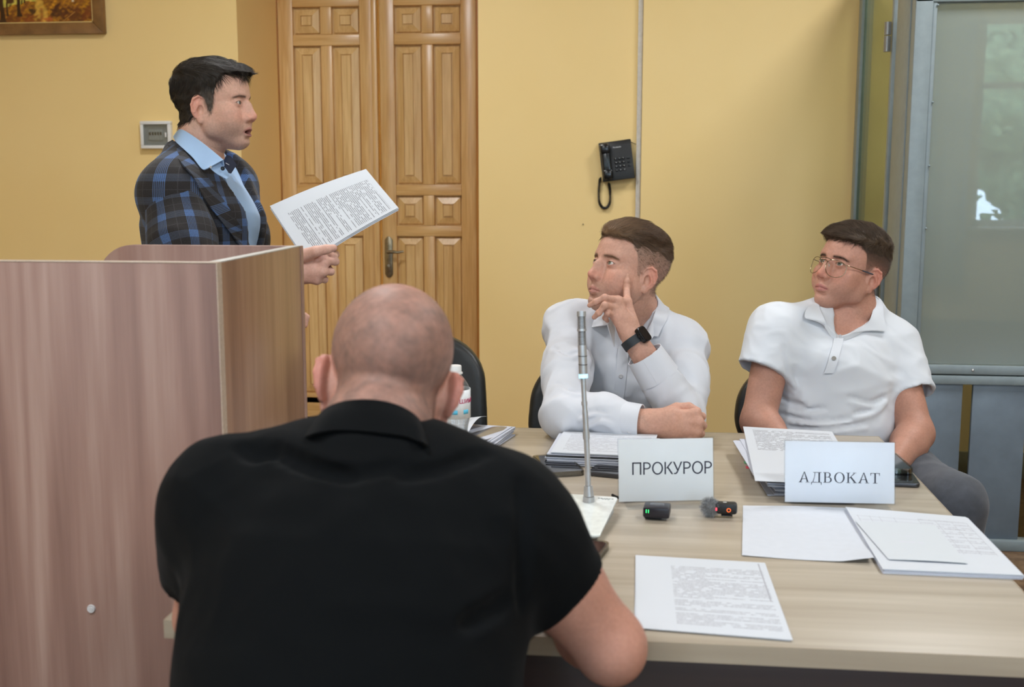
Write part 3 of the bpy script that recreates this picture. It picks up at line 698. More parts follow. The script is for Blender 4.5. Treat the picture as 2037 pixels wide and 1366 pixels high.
# ------------------------------------------------------------------ fixed things on the walls
def painting():
    r = empty('framed_painting', (-3.2, Y1, 2.3), 0, 'framed oil painting of an autumn forest path hanging on the yellow wall', 'painting')
    x1, z0 = -2.526, 2.036; x0, z1 = x1 - 1.25, z0 + .82; fw = .052
    FR = plain('frame_wood', (.24, .12, .040, 1), .4, 0, .12, 14)
    for nm, poly in (('b', [(x0, z0), (x1, z0), (x1 - fw, z0 + fw), (x0 + fw, z0 + fw)]), ('r', [(x1, z0), (x1, z1), (x1 - fw, z1 - fw), (x1 - fw, z0 + fw)]),
                     ('t', [(x1, z1), (x0, z1), (x0 + fw, z1 - fw), (x1 - fw, z1 - fw)]), ('l', [(x0, z1), (x0, z0), (x0 + fw, z0 + fw), (x0 + fw, z1 - fw)])):
        b = B(); b.prism(poly, Y1 - .034, Y1 - .002, 'xz', bev=.003); b.out('frame_side', FR, r, world=True)
    b = B(); i0, i1, j0, j1 = x0 + fw, x1 - fw, z0 + fw, z1 - fw; g = .005
    for lo, hi in (((i0, j0), (i1, j0 + g)), ((i0, j1 - g), (i1, j1)), ((i0, j0), (i0 + g, j1)), ((i1 - g, j0), (i1, j1))):
        b.box(((lo[0] + hi[0]) / 2, Y1 - .024, (lo[1] + hi[1]) / 2), (hi[0] - lo[0], .012, hi[1] - lo[1]))
    b.out('gilt_edge', plain('gilt', (.75, .58, .26, 1), .35, .3), r, world=True)
    nx, nz = 420, 280; U, Z = np.meshgrid(np.linspace(0, 1, nx), np.linspace(0, 1, nz), indexing='ij'); u, v = U.ravel(), Z.ravel()
    P = np.stack([i0 + u * (i1 - i0), np.full(nx * nz, Y1 - .020), j0 + v * (j1 - j0)], 1)
    nse = lambda s, k: snoise(u * 1.5, v, k + 0 * u, s, k); A = (u - .60) / .40; Bv = v / .20       # A, Bv: the lower right part that shows in the picture
    hz = .52 + .55 * np.clip(A, -1, 1) + .06 * nse(40, 1.); gl = .5 + .5 * nse(70, 2.); gl2 = .5 + .5 * nse(150, 3.); gl3 = .5 + .5 * nse(300, 4.)
    meadow = np.stack([.56 + .16 * gl2, .50 + .12 * gl, .07 + .07 * gl3], 1); grd = np.stack([.18 + .50 * gl * gl2 + .12 * gl3, .055 + .26 * gl * gl2 + .05 * gl3, .006 + .02 * gl3], 1)
    c = np.where((Bv > hz)[:, None], meadow, grd); hi = sstep(2.2, 3.2, Bv + .6 * nse(25, 6.)); c = c * (1 - hi[:, None]) + np.stack([.38 + .25 * gl2, .22 + .18 * gl, .03 + 0 * u], 1) * hi[:, None]
    def lay(m, col): 
        global_c[0] = global_c[0] * (1 - m[:, None]) + np.array(col) * m[:, None]
    global_c = [c]
    px_ = .40 + .10 * (.8 - Bv) - .10 * (.8 - Bv) ** 2; wp = .025 + .055 * np.clip(.9 - Bv, 0, 1)
    lay(sstep(wp + .02, wp - .01, np.abs(A - px_ + .02 * nse(60, 5.))) * (Bv < .85) * .8, (.74, .44, .07)); lay(sstep(.03, .0, np.abs(A - px_ - .01)) * (Bv < .5) * .7, (.40, .10, .02))
    for bx, bz, br, cc in ((.62, .36, .10, (.07, .018, .008)), (.80, .22, .14, (.12, .030, .008)), (.95, .30, .10, (.20, .05, .010)), (.30, .10, .12, (.26, .06, .012)), (.10, .12, .10, (.20, .06, .012)), (.50, .12, .05, (.55, .13, .03)), (.33, .40, .05, (.06, .03, .01))):
        lay(sstep(1.2, .5, np.sqrt(((A - bx) / br) ** 2 + ((Bv - bz) / (br * 2.2)) ** 2) + .6 * nse(110, 9.)) * .85, cc)
    lay(sstep(.02, .008, np.abs(Bv - .05 - (A - .66) * 2.2)) * (A > .66) * (A < .80) * .8, (.55, .26, .06))
    for tx, tw, tb, lean, cc in ((.0, .030, .02, 0, (.05, .018, .006)), (.055, .010, .25, .02, (.06, .025, .008)), (.195, .022, .22, -.02, (.045, .016, .006)), (.22, .006, .62, 0, (.07, .03, .01)), (.25, .006, .66, -.02, (.07, .03, .01)), (.49, .009, .82, .01, (.10, .05, .02)), (.61, .010, .80, -.01, (.42, .32, .20)), (.63, .007, .86, .02, (.05, .02, .008)), (.71, .014, .80, -.02, (.10, .035, .012)), (.785, .009, .68, 0, (.72, .62, .46)), (.815, .010, .78, .05, (.05, .018, .006)), (.84, .008, .86, .06, (.07, .02, .008)), (-.35, .03, .3, 0, (.05, .018, .006)), (-.7, .03, .2, .02, (.05, .018, .006)), (-1.1, .04, .3, 0, (.05, .018, .006))):
        w = tw * (1 + .8 * np.exp(-((Bv - tb) / .12) ** 2)); lay(sstep(w, w * .6, np.abs(A - tx - lean * (Bv - tb) - .006 * np.sin(7 * Bv + tx * 9))) * (Bv > tb), cc)
    lay(sstep(1.1, .6, np.sqrt(((A - .10) / .045) ** 2 + ((Bv - .80) / .22) ** 2) + .5 * nse(120, 3.)), (.10, .04, .012)); c = global_c[0]
    idx = np.arange(nx * nz).reshape(nx, nz); Q = np.stack([idx[:-1, :-1].ravel(), idx[1:, :-1].ravel(), idx[1:, 1:].ravel(), idx[:-1, 1:].ravel()], 1)
    c = np.clip(c * (1 + .25 * nse(90, 6.))[:, None], .004, 1)
    o = link('canvas', mesh_np('canvas', P, Q, c), attr_mat('oil_paint', .35), r, world=True); m = o.modifiers.new('s', 'SOLIDIFY'); m.thickness = .003
painting()
def breaker_box():
    x0, x1, z0, z1 = -2.371, -2.222 + .002, 1.497, 1.627; cx, cz = (x0 + x1) / 2, (z0 + z1) / 2; y = Y1
    r = empty('breaker_box', (cx, y, cz), 0, 'small white electrical breaker box with a clear door, on the wall behind the standing man', 'fuse box')
    b = B(); t = .016
    for lo, hi in (((x0, z0), (x1, z0 + t)), ((x0, z1 - t), (x1, z1)), ((x0, z0 + t), (x0 + t, z1 - t)), ((x1 - t, z0 + t), (x1, z1 - t))): b.box(((lo[0] + hi[0]) / 2, y - .016, (lo[1] + hi[1]) / 2), (hi[0] - lo[0], .032, hi[1] - lo[1]), .003)
    b.out('housing', WPVC, r, world=True)
    b = B(); b.box((cx, y - .006, cz), (x1 - x0 - 2 * t, .010, z1 - z0 - 2 * t)); b.out('inner_plate', plain('inner_grey', (.48, .49, .49, 1), .5), r, world=True)
    n = 5; w = .0125
    for i in range(n):
        X = cx - .030 + i * (w + .001); q = B(); q.box((X, y - .015, cz + .0), (w, .012, .050), .001); br = q.out('breaker', plain('breaker_white', (.72, .72, .70, 1), .4), r, world=True)
        q = B(); q.box((X, y - .022, cz + .006), (w * .6, .008, .014), .001, (.4, 0, 0)); q.out('toggle', plain('toggle_black', (.03, .03, .035, 1), .4), br, world=True)
    b = B(); b.box((cx, y - .029, cz), (x1 - x0 - 2 * t, .002, z1 - z0 - 2 * t)); dr = b.out('clear_door', clear_mat('smoked_door', (.80, .84, .86, 1), .10), r, world=True)
    b = B(); b.box((x1 - t - .008, y - .031, cz), (.007, .006, .022), .001); b.out('latch', WPVC, dr, world=True)
breaker_box()
BLK = plain('black_plastic', (.006, .006, .0065, 1), .48); BLK2 = plain('black_plastic_smooth', (.008, .008, .009, 1), .2)
def text_obj(name, s, size, M, mat, parent, ext=.0003, align='CENTER', bold=0.0, sx=1.0, shear=0.0):
    cu = bpy.data.curves.new(name, 'FONT'); cu.body = s; cu.size = size; cu.extrude = ext; cu.align_x = align; cu.align_y = 'CENTER'; cu.offset = bold; cu.shear = shear
    o = bpy.data.objects.new(name + '_t', cu); COL.objects.link(o); bpy.context.view_layer.update()
    me = bpy.data.meshes.new_from_object(o.evaluated_get(bpy.context.evaluated_depsgraph_get())); bpy.data.objects.remove(o); bpy.data.curves.remove(cu)
    me.transform(M @ Matrix.Diagonal((sx, 1, 1, 1))); me.name = name
    while len(me.materials): me.materials.pop()
    return link(name, me, mat, parent, world=True)
def telephone():
    y = Y1 - .002; A = math.radians(7.5); c = V(-.099, y, 1.437)
    R = Matrix.Rotation(A * -1, 4, 'Y'); T = Matrix.Translation(c) @ R       # local x right, z up, y into the wall
    r = empty('wall_telephone', tuple(c), 0, 'black push-button telephone with coiled cord, hanging tilted on the yellow wall', 'telephone')
    w, h = .147, .178
    t = B(); t.prism([(0, -h / 2), (-.050, -h / 2), (-.044, -h / 2 + .05), (-.030, h / 2 - .02), (-.022, h / 2), (0, h / 2)], -w / 2, w / 2, 'yz', bev=.003); me_ = t.bm; me_.transform(T); t.out('base', BLK, r, world=True)
    t = B(); t.prism(rrect(.040, .165, .014), -.064, -.040, 'xz', bev=.005, c=(-.047, 0, .0)); t.box((-.047, -.058, .058), (.045, .024, .045), .009); t.box((-.047, -.058, -.058), (.045, .024, .045), .009); t.bm.transform(T); t.out('handset', BLK2, r, world=True)
    LG = plain('key_print', (.55, .55, .56, 1), .5)
    for i in range(4):
        for j in range(3):
            kx, kz = -.004 + j * .0175, .008 - i * .0175; k = B(); k.box((kx, -.0455, kz), (.012, .010, .010), .002); k.bm.transform(T); ko = k.out('key', BLK2, r, world=True)
            text_obj('key_digit', '123456789*0#'[i * 3 + j], .0075, T @ Matrix.Translation((kx, -.0510, kz)) @ Matrix.Rotation(math.pi / 2, 4, 'X'), LG, ko)
    for i in range(3):
        k = B(); k.box((.055, -.0445, .006 - i * .0175), (.012, .008, .006), .001); k.bm.transform(T); k.out('function_key', BLK2, r, world=True)
    text_obj('brand_print', 'Panasonic', .0095, T @ Matrix.Translation((.008, -.0335, .060)) @ Matrix.Rotation(math.pi / 2 - .20, 4, 'X'), LG, r, bold=.0002)
    # cord: thin straight ends and a coiled loop
    pts = spline([V(-.170, y - .02, 1.362), V(-.176, y - .012, 1.345), V(-.180, y - .012, 1.300), V(-.178, y - .012, 1.250), V(-.163, y - .012, 1.224), V(-.143, y - .012, 1.222), V(-.129, y - .012, 1.245), V(-.128, y - .012, 1.290), V(-.131, y - .014, 1.318), V(-.135, y - .018, 1.338)], 700)
    d = np.gradient(pts, axis=0); d /= np.linalg.norm(d, axis=1)[:, None]; n = V(0, 1, 0); s = np.cross(d, n); ph = np.linspace(0, 2 * math.pi * 62, 700); a = .0052 * np.clip(np.minimum(np.arange(700), np.arange(700)[::-1]) / 40, 0, 1)
    hp = pts + (s * np.cos(ph)[:, None] + n * np.sin(ph)[:, None]) * a[:, None]
    b = B(); b.tube(hp, .0019, 5); b.out('coiled_cord', BLK, r, world=True)
    b = B(); b.tube(spline([V(-.035, y - .01, 1.52), V(-.022, y - .006, 1.515), V(-.012, y - .006, 1.512)], 8), .0012, 5); b.out('line_cable', BLK, r, world=True)
telephone()
b = B(); p = PY(1160, 446, Y1 - .001); b.cyl(p, p + V(0, -.004, 0), .0035, n=12); tag(b.out('wall_screw', plain('brass_screw', (.35, .25, .12, 1), .4, .7)), 'tiny brass screw in the yellow wall below the telephone cord', 'screw')
b = B(); b.box(((.012 + X1) / 2, Y1 - .045 - .009, .06), (X1 - .012, .018, .12), .003); b2 = b.out('baseboard_back', plain('olive_baseboard', (.30, .27, .17, 1), .5)); tag(b2, kind='structure')
b = B(); b.box(((NX1 + .012) / 2, Y1 - .009, .06), (.012 - NX1, .018, .12), .003); tag(b.out('baseboard_left', bpy.data.materials['olive_baseboard']), kind='structure')
# ------------------------------------------------------------------ glass cage
GREY = plain('grey_enamel', (.23, .275, .285, 1), .42, .0, .03, 30); PANEL = plain('grey_sheet_steel', (.155, .195, .235, 1), .5, .0, .05, 12)
def cage():
    r = empty('glass_cage', (2.2, 4.7, 0), 0, 'grey steel framed glass dock cage in the right corner behind the man with glasses', 'cage')
    def bar(nm, lo, hi, m=GREY, bev=.004): q = B(); q.box([(lo[i] + hi[i]) / 2 for i in range(3)], [hi[i] - lo[i] for i in range(3)], bev); return q.out(nm, m, r, world=True)
    yf, xs, XE, ZT = 4.18, .948, 3.9, 2.25
    bar('corner_post', (xs, yf, 0), (xs + .060, yf + .06, ZT)); bar('side_post', (xs - .004, yf + .065, 0), (xs + .05, yf + .27, ZT)); bar('stile', (xs + .004, yf + .40 - .03, .0), (xs + .03, yf + .40, ZT))
    bar('wall_post', (xs, 5.17, 0), (xs + .05, 5.235, ZT)); bar('end_post', (XE, yf, 0), (XE + .06, yf + .06, ZT)); bar('middle_post', (2.35, yf, 0), (2.41, yf + .05, ZT))
    bar('rail', (xs + .06, yf, .655), (XE, yf + .05, .688)); bar('rail', (xs + .06, yf, .618), (XE, yf + .05, .651)); bar('rail', (xs + .06, yf - .004, .0), (XE, yf + .05, .042)); bar('rail', (xs, yf, ZT - .29), (XE, yf + .05, ZT - .24)); bar('rail', (xs, yf, ZT - .05), (XE, yf + .05, ZT))
    bar('side_rail', (xs, yf + .06, .655), (xs + .04, 5.235, .69)); bar('side_rail', (xs, yf + .06, ZT - .05), (xs + .04, 5.235, ZT)); bar('side_rail', (xs, yf + .06, 0), (xs + .04, 5.235, .05))
    bar('glazing_bead', (xs + .060, yf + .004, .69), (xs + .074, yf + .02, ZT - .29), GREY, .002)
    GL = hazy_mat('cage_glass'); GS = clear_mat('cage_side_glass', (.80, .86, .72, 1), .06)
    bar('front_pane', (xs + .06, yf + .022, .69), (2.35, yf + .030, ZT - .29), GL, 0); bar('front_pane', (2.41, yf + .022, .69), (XE, yf + .030, ZT - .29), GL, 0); bar('side_pane', (xs + .012, yf + .40, .69), (xs + .018, 5.17, ZT - .05), GS, 0)
    x = xs + .06
    for a, c in ((x, 1.183), (1.219, 1.408), (1.444, 1.80), (1.836, 2.20), (2.24, 2.60), (2.64, 3.0), (3.04, 3.4), (3.44, XE)): bar('steel_panel', (a, yf + .012, .042), (c, yf + .030, .618), PANEL, .002)
    bar('steel_panel', (xs + .012, yf + .27, .05), (xs + .025, 5.17, .655), PANEL, .002)
    hz = PX(1769, 75, xs)[2]; 
    for z in (hz, .95):
        h = B(); h.cyl((xs - .012, yf + .385, z - .055), (xs - .012, yf + .385, z + .003), .013); h.cyl((xs - .012, yf + .385, z + .007), (xs - .012, yf + .385, z + .055), .013); h.out('hinge', plain('hinge_steel', (.30, .31, .32, 1), .35, .6), r, world=True)
    for z in (1.95, 1.62, 1.40, 1.18): q = B(); q.sphere((xs + .074, yf + .002, z), .004, n=10); q.out('screw', GREY, r, world=True)
    q = B(); q.sphere((1.21, yf - .001, .672), .005, n=10); q.out('screw', plain('screw_zinc', (.6, .6, .6, 1), .3, .8), r, world=True)
cage()
# ------------------------------------------------------------------ lectern, desk, chairs
def laminate(name, stops, sc, s2=1.0, rough=.42, axis='z', wave=.6, bump=.03):
    t = NT(name); s = {'z': (sc, sc, sc * .045), 'x': (sc * .05, sc, sc)}[axis]
    v = t.coord('Object', s); n = t.noise(v, 1.0, 3, .5, wave); v2 = t.coord('Object', tuple(x * 7 for x in s)); n2 = t.noise(v2, 1.0, 3, .6)
    v3 = t.coord('Object', tuple(x * .33 for x in s)); n3 = t.noise(v3, 1.0, 2, .5, wave * 2)
    rg = t.math('MULTIPLY', t.math('SINE', t.math('MULTIPLY', n3, 60.0)), .045)
    f = t.math('ADD', t.math('ADD', t.math('MULTIPLY', n, .42), t.math('MULTIPLY', n3, .36)), t.math('ADD', t.math('MULTIPLY', n2, .22), rg))
    t.base(t.ramp(f, stops)); t.set(Roughness=rough, Specular_IOR_Level=.45); t.bump(n2, bump, .001); return t.m
LEC = laminate('walnut_laminate', [(.30, srgb(114, 83, 74)), (.48, srgb(152, 119, 107)), (.64, srgb(180, 151, 138))], 9, rough=.42)
LEC2 = laminate('walnut_laminate_side', [(.30, srgb(122, 88, 66)), (.5, srgb(146, 110, 85)), (.66, srgb(165, 130, 104))], 16, rough=.28)
EDGE = plain('pale_edge_band', (.46, .36, .28, 1), .5, 0, .06, 200)
def lectern():
    r = empty('lectern', (-1.0, 1.94, 0), 0, 'tall wooden lectern of brown laminate with rounded back panel, at the left', 'lectern')
    x, yn, yfz, H = -.655, 1.71, 2.160, 1.225; th = .018; XL = -1.55
    b = B(); b.box(((XL + x) / 2, yn + th / 2, H / 2), (x - XL, th, H - .002), .001); b.out('near_panel', LEC, r, world=True)
    b = B(); b.box(((XL + x) / 2, yn + th / 2, H), (x - XL, th + .001, .0022), .0005); b.box((x + .0004, yn + th / 2, H / 2), (.0022, th + .001, H)); b.out('edge_band', EDGE, r, world=True)
    b = B(); b.box((x - th / 2 - .001, (yn + th + yfz) / 2, H / 2), (th, yfz - yn - th, H - .002), .001); b.out('side_panel', LEC2, r, world=True)
    b = B(); b.box((x - th / 2 - .001, (yn + th + yfz) / 2, H), (th + .001, yfz - yn - th, .0022), .0005); b.out('edge_band', plain('grey_edge_band', (.52, .50, .46, 1), .5), r, world=True)
    xl = -1.075; rd = .075; poly = [(x, .0), (x, H)] + [(xl + rd + rd * math.cos(a), H - rd + rd * math.sin(a)) for a in np.linspace(math.pi / 2, math.pi, 10)] + [(xl, 0)]
    b = B(); b.prism(poly, yfz, yfz + th, 'xz', bev=.001); b.out('far_panel', LEC, r, world=True)
    b = B(); b.box(((xl + x) / 2 - .01, (yn + yfz) / 2 + .01, .98), (x - xl - .03, yfz - yn - .03, .018), .001, (0, 0, 0)); b.out('shelf', LEC, r, world=True)
    c = PY(182, 1210, yn); b = B(); b.lathe([(.0001, .004), (.0035, .004), (.0042, .0025), (.0062, .0032), (.0072, .0012), (.0072, 0), (.0001, 0)], c, 20, (math.pi / 2, 0, 0)); b.out('screw_cap', plain('cap_grey', (.62, .60, .60, 1), .4), r, world=True)
lectern()
DESK = laminate('pale_oak_laminate', [(.30, srgb(150, 137, 120)), (.5, srgb(170, 158, 141)), (.68, srgb(188, 177, 161))], 11, axis='x', rough=.34, wave=.4)
DESK_E = laminate('pale_oak_edge', [(.30, srgb(152, 137, 118)), (.5, srgb(168, 154, 134)), (.68, srgb(184, 170, 151))], 11, axis='x', rough=.45)
WENGE = laminate('dark_wenge_laminate', [(.3, (.020, .011, .010, 1)), (.5, (.035, .018, .016, 1)), (.68, (.050, .027, .022, 1))], 12, axis='x', rough=.4)
TX0, TX1, TY0, TY1, TZ = -.645, .578, 1.435, 2.706, .75
def desk():
    r = empty('desk', (0, 2.07, 0), 0, 'large pale oak desk with dark wenge panels, covered in papers', 'desk')
    b = B(); b.box(((TX0 + TX1) / 2, (TY0 + TY1) / 2, TZ - .0125), (TX1 - TX0 - .003, TY1 - TY0 - .003, .025), .0008); b.out('table_top', DESK, r, world=True)
    b = B()
    for lo, hi in (((TX0, TY0), (TX1, TY0 + .0015)), ((TX0, TY1 - .0015), (TX1, TY1)), ((TX0, TY0), (TX0 + .0015, TY1)), ((TX1 - .0015, TY0), (TX1, TY1))): b.box(((lo[0] + hi[0]) / 2, (lo[1] + hi[1]) / 2, TZ - .013), (hi[0] - lo[0], hi[1] - lo[1], .0265))
    b.out('edge_band', DESK_E, r, world=True)
    b = B(); b.box(((TX0 + TX1) / 2, TY0 + .035, .50), (TX1 - TX0 - .06, .018, .44), .001); b.out('modesty_panel', WENGE, r, world=True)
    for x in (TX0 + .03, TX1 - .05): b = B(); b.box((x, 2.07, .362), (.025, 1.16, .722), .001); b.out('leg_panel', WENGE, r, world=True)
desk()
LEATHER = NT('black_leatherette'); _v = LEATHER.coord('Object'); _n = LEATHER.noise(_v, 420, 3, .6); LEATHER.base((.016, .018, .018, 1)); LEATHER.set(Roughness=.42, Specular_IOR_Level=.5); LEATHER.bump(_n, .22, .001); LEATHER = LEATHER.m
CHROME = plain('black_steel_tube', (.02, .02, .022, 1), .3, .6)
def chair(cx, cy, rz, label, zt=.88, w=.46, lean=.10):
    """visitor chair facing -y: padded back, seat and four tube legs"""
    r = empty('visitor_chair', (cx, cy, 0), rz, label, 'chair', 'black visitor chairs')
    P = SDF((-.27, -.02, .48), (.27, .22, zt + .03), .009)
    hw = w / 2
    def fn(X, Y, Z):
        t = (Z - .52) / (zt - .52); hwz = hw * (1 - .10 * np.clip(t, 0, 1) ** 2); dx = np.abs(X) - (hwz - .13); dz = np.abs(Z - (zt + .52) / 2) - ((zt - .52) / 2 - .13); q = np.sqrt(np.maximum(dx, 0) ** 2 + np.maximum(dz, 0) ** 2) + np.minimum(np.maximum(dx, dz), 0) - .13
        yy = np.abs(Y - (.06 + lean * np.clip(t, 0, 1) - .25 * X * X)) - .012; return (np.sqrt(np.maximum(q + .018, 0) ** 2 + np.maximum(yy, 0) ** 2) - .018 + np.minimum(np.maximum(q + .018, yy), 0)).astype(f32)
    P.put(fn, (-.27, -.02, .48), (.27, .22, zt + .03)); v, f = P.mesh(1); link('backrest', mesh_np('backrest', v, f), LEATHER, r)
    b = B(); b.prism(rrect(.47, .44, .08), -.03, .03, 'xy', None, (0, -.18, .455), .02); b.out('seat', LEATHER, r)
    for sx in (-1, 1):
        b = B(); b.tube(spline([V(sx * .21, -.36, 0), V(sx * .215, -.34, .25), V(sx * .215, -.32, .425), V(sx * .215, -.15, .43)], 14), .0125, 10); b.out('leg', CHROME, r)
        b = B(); b.tube(spline([V(sx * .22, .09, 0), V(sx * .215, .04, .25), V(sx * .212, .035, .45), V(sx * .19, .075, .60)], 14), .0125, 10); b.out('leg', CHROME, r)
    return r
chair(-.645, 3.085, .05, 'empty black visitor chair with its back beside the door frame, behind the water bottle', .905, .46, .08)
chair(-.085, 3.21, .02, 'black visitor chair of the man resting his chin on his hand', .835, .46, .06)
chair(.525, 3.35, -.04, 'black visitor chair of the man with glasses', .80, .46, .06)
chair(-.32, .98, math.pi, 'black visitor chair under the man in the black polo shirt', .78, .44, .04)
# ------------------------------------------------------------------ paper
def print_mat(name, rows=46, l=.10, r=.06, t=.06, b=.06, dens=.62, ink=.16, paper=(.60, .625, .665, 1), gapc=.03, extra=None, vstart=0):
    m = NT(name); uv = m.n('ShaderNodeUVMap'); sp = m.n('ShaderNodeSeparateXYZ'); m.l(uv.outputs[0], sp.inputs[0]); u, v = sp.outputs[0], m.math('SUBTRACT', 1.0, sp.outputs[1])
    fr = m.math('FRACT', m.math('MULTIPLY', v, rows)); row = m.math('FLOOR', m.math('MULTIPLY', v, rows))
    line = m.math('MULTIPLY', m.math('GREATER_THAN', fr, .28), m.math('LESS_THAN', fr, .74))
    def wn(a, b_):
        c = m.n('ShaderNodeCombineXYZ'); m.l(a, c.inputs[0]); m.l(b_, c.inputs[1]); w = m.n('ShaderNodeTexWhiteNoise', noise_dimensions='2D'); m.l(c.outputs[0], w.inputs['Vector']); return w.outputs[0]
    zero = m.math('MULTIPLY', row, 0.0); rn = wn(row, zero)
    word = m.math('GREATER_THAN', wn(m.math('FLOOR', m.math('ADD', m.math('MULTIPLY', u, 30), m.math('MULTIPLY', rn, 7))), row), .13)
    ch = m.math('GREATER_THAN', wn(m.math('FLOOR', m.math('MULTIPLY', u, 150)), row), 1 - dens)
    end = m.math('LESS_THAN', u, m.math('SUBTRACT', 1 - r, m.math('MULTIPLY', m.math('GREATER_THAN', rn, .86), m.math('MULTIPLY', rn, .45))))
    ins = m.math('MULTIPLY', m.math('GREATER_THAN', u, l), m.math('MULTIPLY', end, m.math('MULTIPLY', m.math('GREATER_THAN', v, t), m.math('LESS_THAN', v, 1 - b))))
    par = m.math('GREATER_THAN', wn(row, m.math('ADD', zero, 5.0)), gapc)
    k = m.math('MULTIPLY', m.math('MULTIPLY', line, word), m.math('MULTIPLY', m.math('ADD', m.math('MULTIPLY', ch, .45), .5), m.math('MULTIPLY', ins, par)))
    if extra: k = m.math('MAXIMUM', k, extra(m, u, v))
    m.base(m.mix(k, paper, (ink, ink, ink * 1.1, 1))); m.set(Roughness=.75, Specular_IOR_Level=.25); return m.m
PAPER = plain('white_paper', (.60, .625, .675, 1), .75, 0, .01); EDGES = plain('paper_edges', (.54, .56, .63, 1), .8, 0, .03, 900)
def paper(name, c, mat, parent, th=.0003, curl=None, n=14):
    """c: four corners tl, tr, br, bl; curl(u, v) lifts it"""
    tl, tr, br, bl = [np.asarray(p, float) for p in c]; nn = nrm(np.cross(tr - tl, bl - tl)); nn = nn if nn[2] > 0 else -nn
    vs, uv = [], []
    for i in range(n):
        for j in range(n):
            u, v = i / (n - 1), j / (n - 1); p = (tl * (1 - u) + tr * u) * (1 - v) + (bl * (1 - u) + br * u) * v
            vs.append(p + nn * (curl(u, v) if curl else 0)); uv.append((u, 1 - v))
    Q = [(i * n + j, i * n + j + 1, (i + 1) * n + j + 1, (i + 1) * n + j) for i in range(n - 1) for j in range(n - 1)]
    vs = np.array(vs); f = n * n; v2 = np.vstack([vs, vs - nn * th]); q = np.array(Q); q2 = [q, q[:, ::-1] + f]; rim = []
    for i in range(n - 1): rim += [(i * n, (i + 1) * n, (i + 1) * n + f, i * n + f), (i * n + n - 1, i * n + n - 1 + f, (i + 1) * n + n - 1 + f, (i + 1) * n + n - 1), (i, i + f, i + 1 + f, i + 1), ((n - 1) * n + i, (n - 1) * n + i + 1, (n - 1) * n + i + 1 + f, (n - 1) * n + i + f)]
    me = mesh_np(name, v2, np.vstack(q2 + [np.array(rim)]), uv=np.vstack([uv, uv]))
    try: me.set_sharp_from_angle(angle=math.radians(40))
    except Exception: pass
    return link(name, me, mat, parent, world=True)
def at_z(pts, z): return [PZ(x, y, z) for x, y in pts]
def shift(c, dx, dy, dz=0.0, rot=0.0):
    m = sum(c) / 4; cs, sn = math.cos(rot), math.sin(rot); return [m + V((p - m)[0] * cs - (p - m)[1] * sn + dx, (p - m)[0] * sn + (p - m)[1] * cs + dy, (p - m)[2] + dz) for p in c]
def pile(parent, c, z0, n, th, mats, seed=1, jit=.004, rot=.02, top=None):
    """a pile of n separate packets of sheets, slightly askew"""
    rg = np.random.default_rng(seed); z = z0
    for i in range(n):
        t = th * rg.uniform(.7, 1.3); z += t + .0004; cc = [V(p[0], p[1], z) for p in c]; cc = shift(cc, rg.normal(0, jit), rg.normal(0, jit), 0, rg.normal(0, rot))
        paper('sheet', cc, mats if i < n - 1 or top is None else top, parent, t)
    return z
def doc(name, label, c, cat='papers', group=None): m = sum(np.asarray(p) for p in c) / 4; return empty(name, (m[0], m[1], TZ), 0, label, cat, group)
def diag(m, u, v):   # a straight dark line near the right edge
    d = m.math('ABSOLUTE', m.math('SUBTRACT', u, .945)); return m.math('MULTIPLY', m.math('LESS_THAN', d, .005), m.math('MULTIPLY', m.math('GREATER_THAN', v, .02), m.math('LESS_THAN', v, .55)))
T1 = print_mat('printed_page_close', 48, .27, .04, .13, .06, .60, .36, extra=diag, gapc=.07)
c = at_z([(1268, 1103), (1525, 1119), (1575, 1272), (1264, 1246)], TZ + .0022); d = doc('printed_document', 'printed document of a few sheets lying nearest to the viewer on the desk', c)
pile(d, shift(c, -.002, -.002), TZ + .0002, 4, .0003, PAPER, 4, .0018, .006, T1)
c = at_z([(1478, 1005), (1692, 1010), (1738, 1122), (1476, 1105)], TZ + .0012); paper_o = paper('blank_sheet', c, PAPER, None, .0003, lambda u, v: .010 * max(0, u - .75) * 4 * max(0, v - .75) * 4 + .0015 * math.sin(3 * u + 2 * v) ** 2)
tag(paper_o, 'blank white sheet in front of the right-hand name sign, its near corner lifting', 'paper')
def form(m, u, v):
    def ln(a, p, w): return m.math('LESS_THAN', m.math('ABSOLUTE', m.math('SUBTRACT', a, p)), w)
    k = ln(v, .15, .0022)
    for p in (.215, .29): k = m.math('MAXIMUM', k, ln(v, p, .0018))
    for p in (.06, .16, .24, .36, .56, .70, .83, .95): k = m.math('MAXIMUM', k, m.math('MULTIPLY', ln(u, p, .0018), m.math('LESS_THAN', v, .72 if p > .6 else .29)))
    return m.math('MULTIPLY', k, m.math('MULTIPLY', m.math('GREATER_THAN', v, .14), m.math('MULTIPLY', m.math('GREATER_THAN', u, .05), m.math('LESS_THAN', u, .96))))
T2 = print_mat('printed_form', 34, .56, .05, .08, .30, .45, .42, extra=form, gapc=.25)
c = at_z([(1683, 1007), (1922, 1027), (2037, 1142), (1758, 1130)], TZ + .009); d = doc('printed_form_stack', 'stack of sheets with a ruled form on top at the right edge of the desk', c)
pile(d, c, TZ + .0002, 5, .0014, EDGES, 5, .0012, .004, T2)
T2b = print_mat('scribbled_note', 12, .30, .35, .38, .40, .30, .62, (.59, .62, .65, 1))
c2 = at_z([(1702, 1036), (1860, 1044), (1925, 1120), (1768, 1112)], TZ + .0108); paper('half_sheet', c2, T2b, d, .0003, lambda u, v: .001 * math.sin(3 * u))
T3 = print_mat('printed_page_mid', 52, .10, .05, .06, .52, .70, .26, gapc=.04)
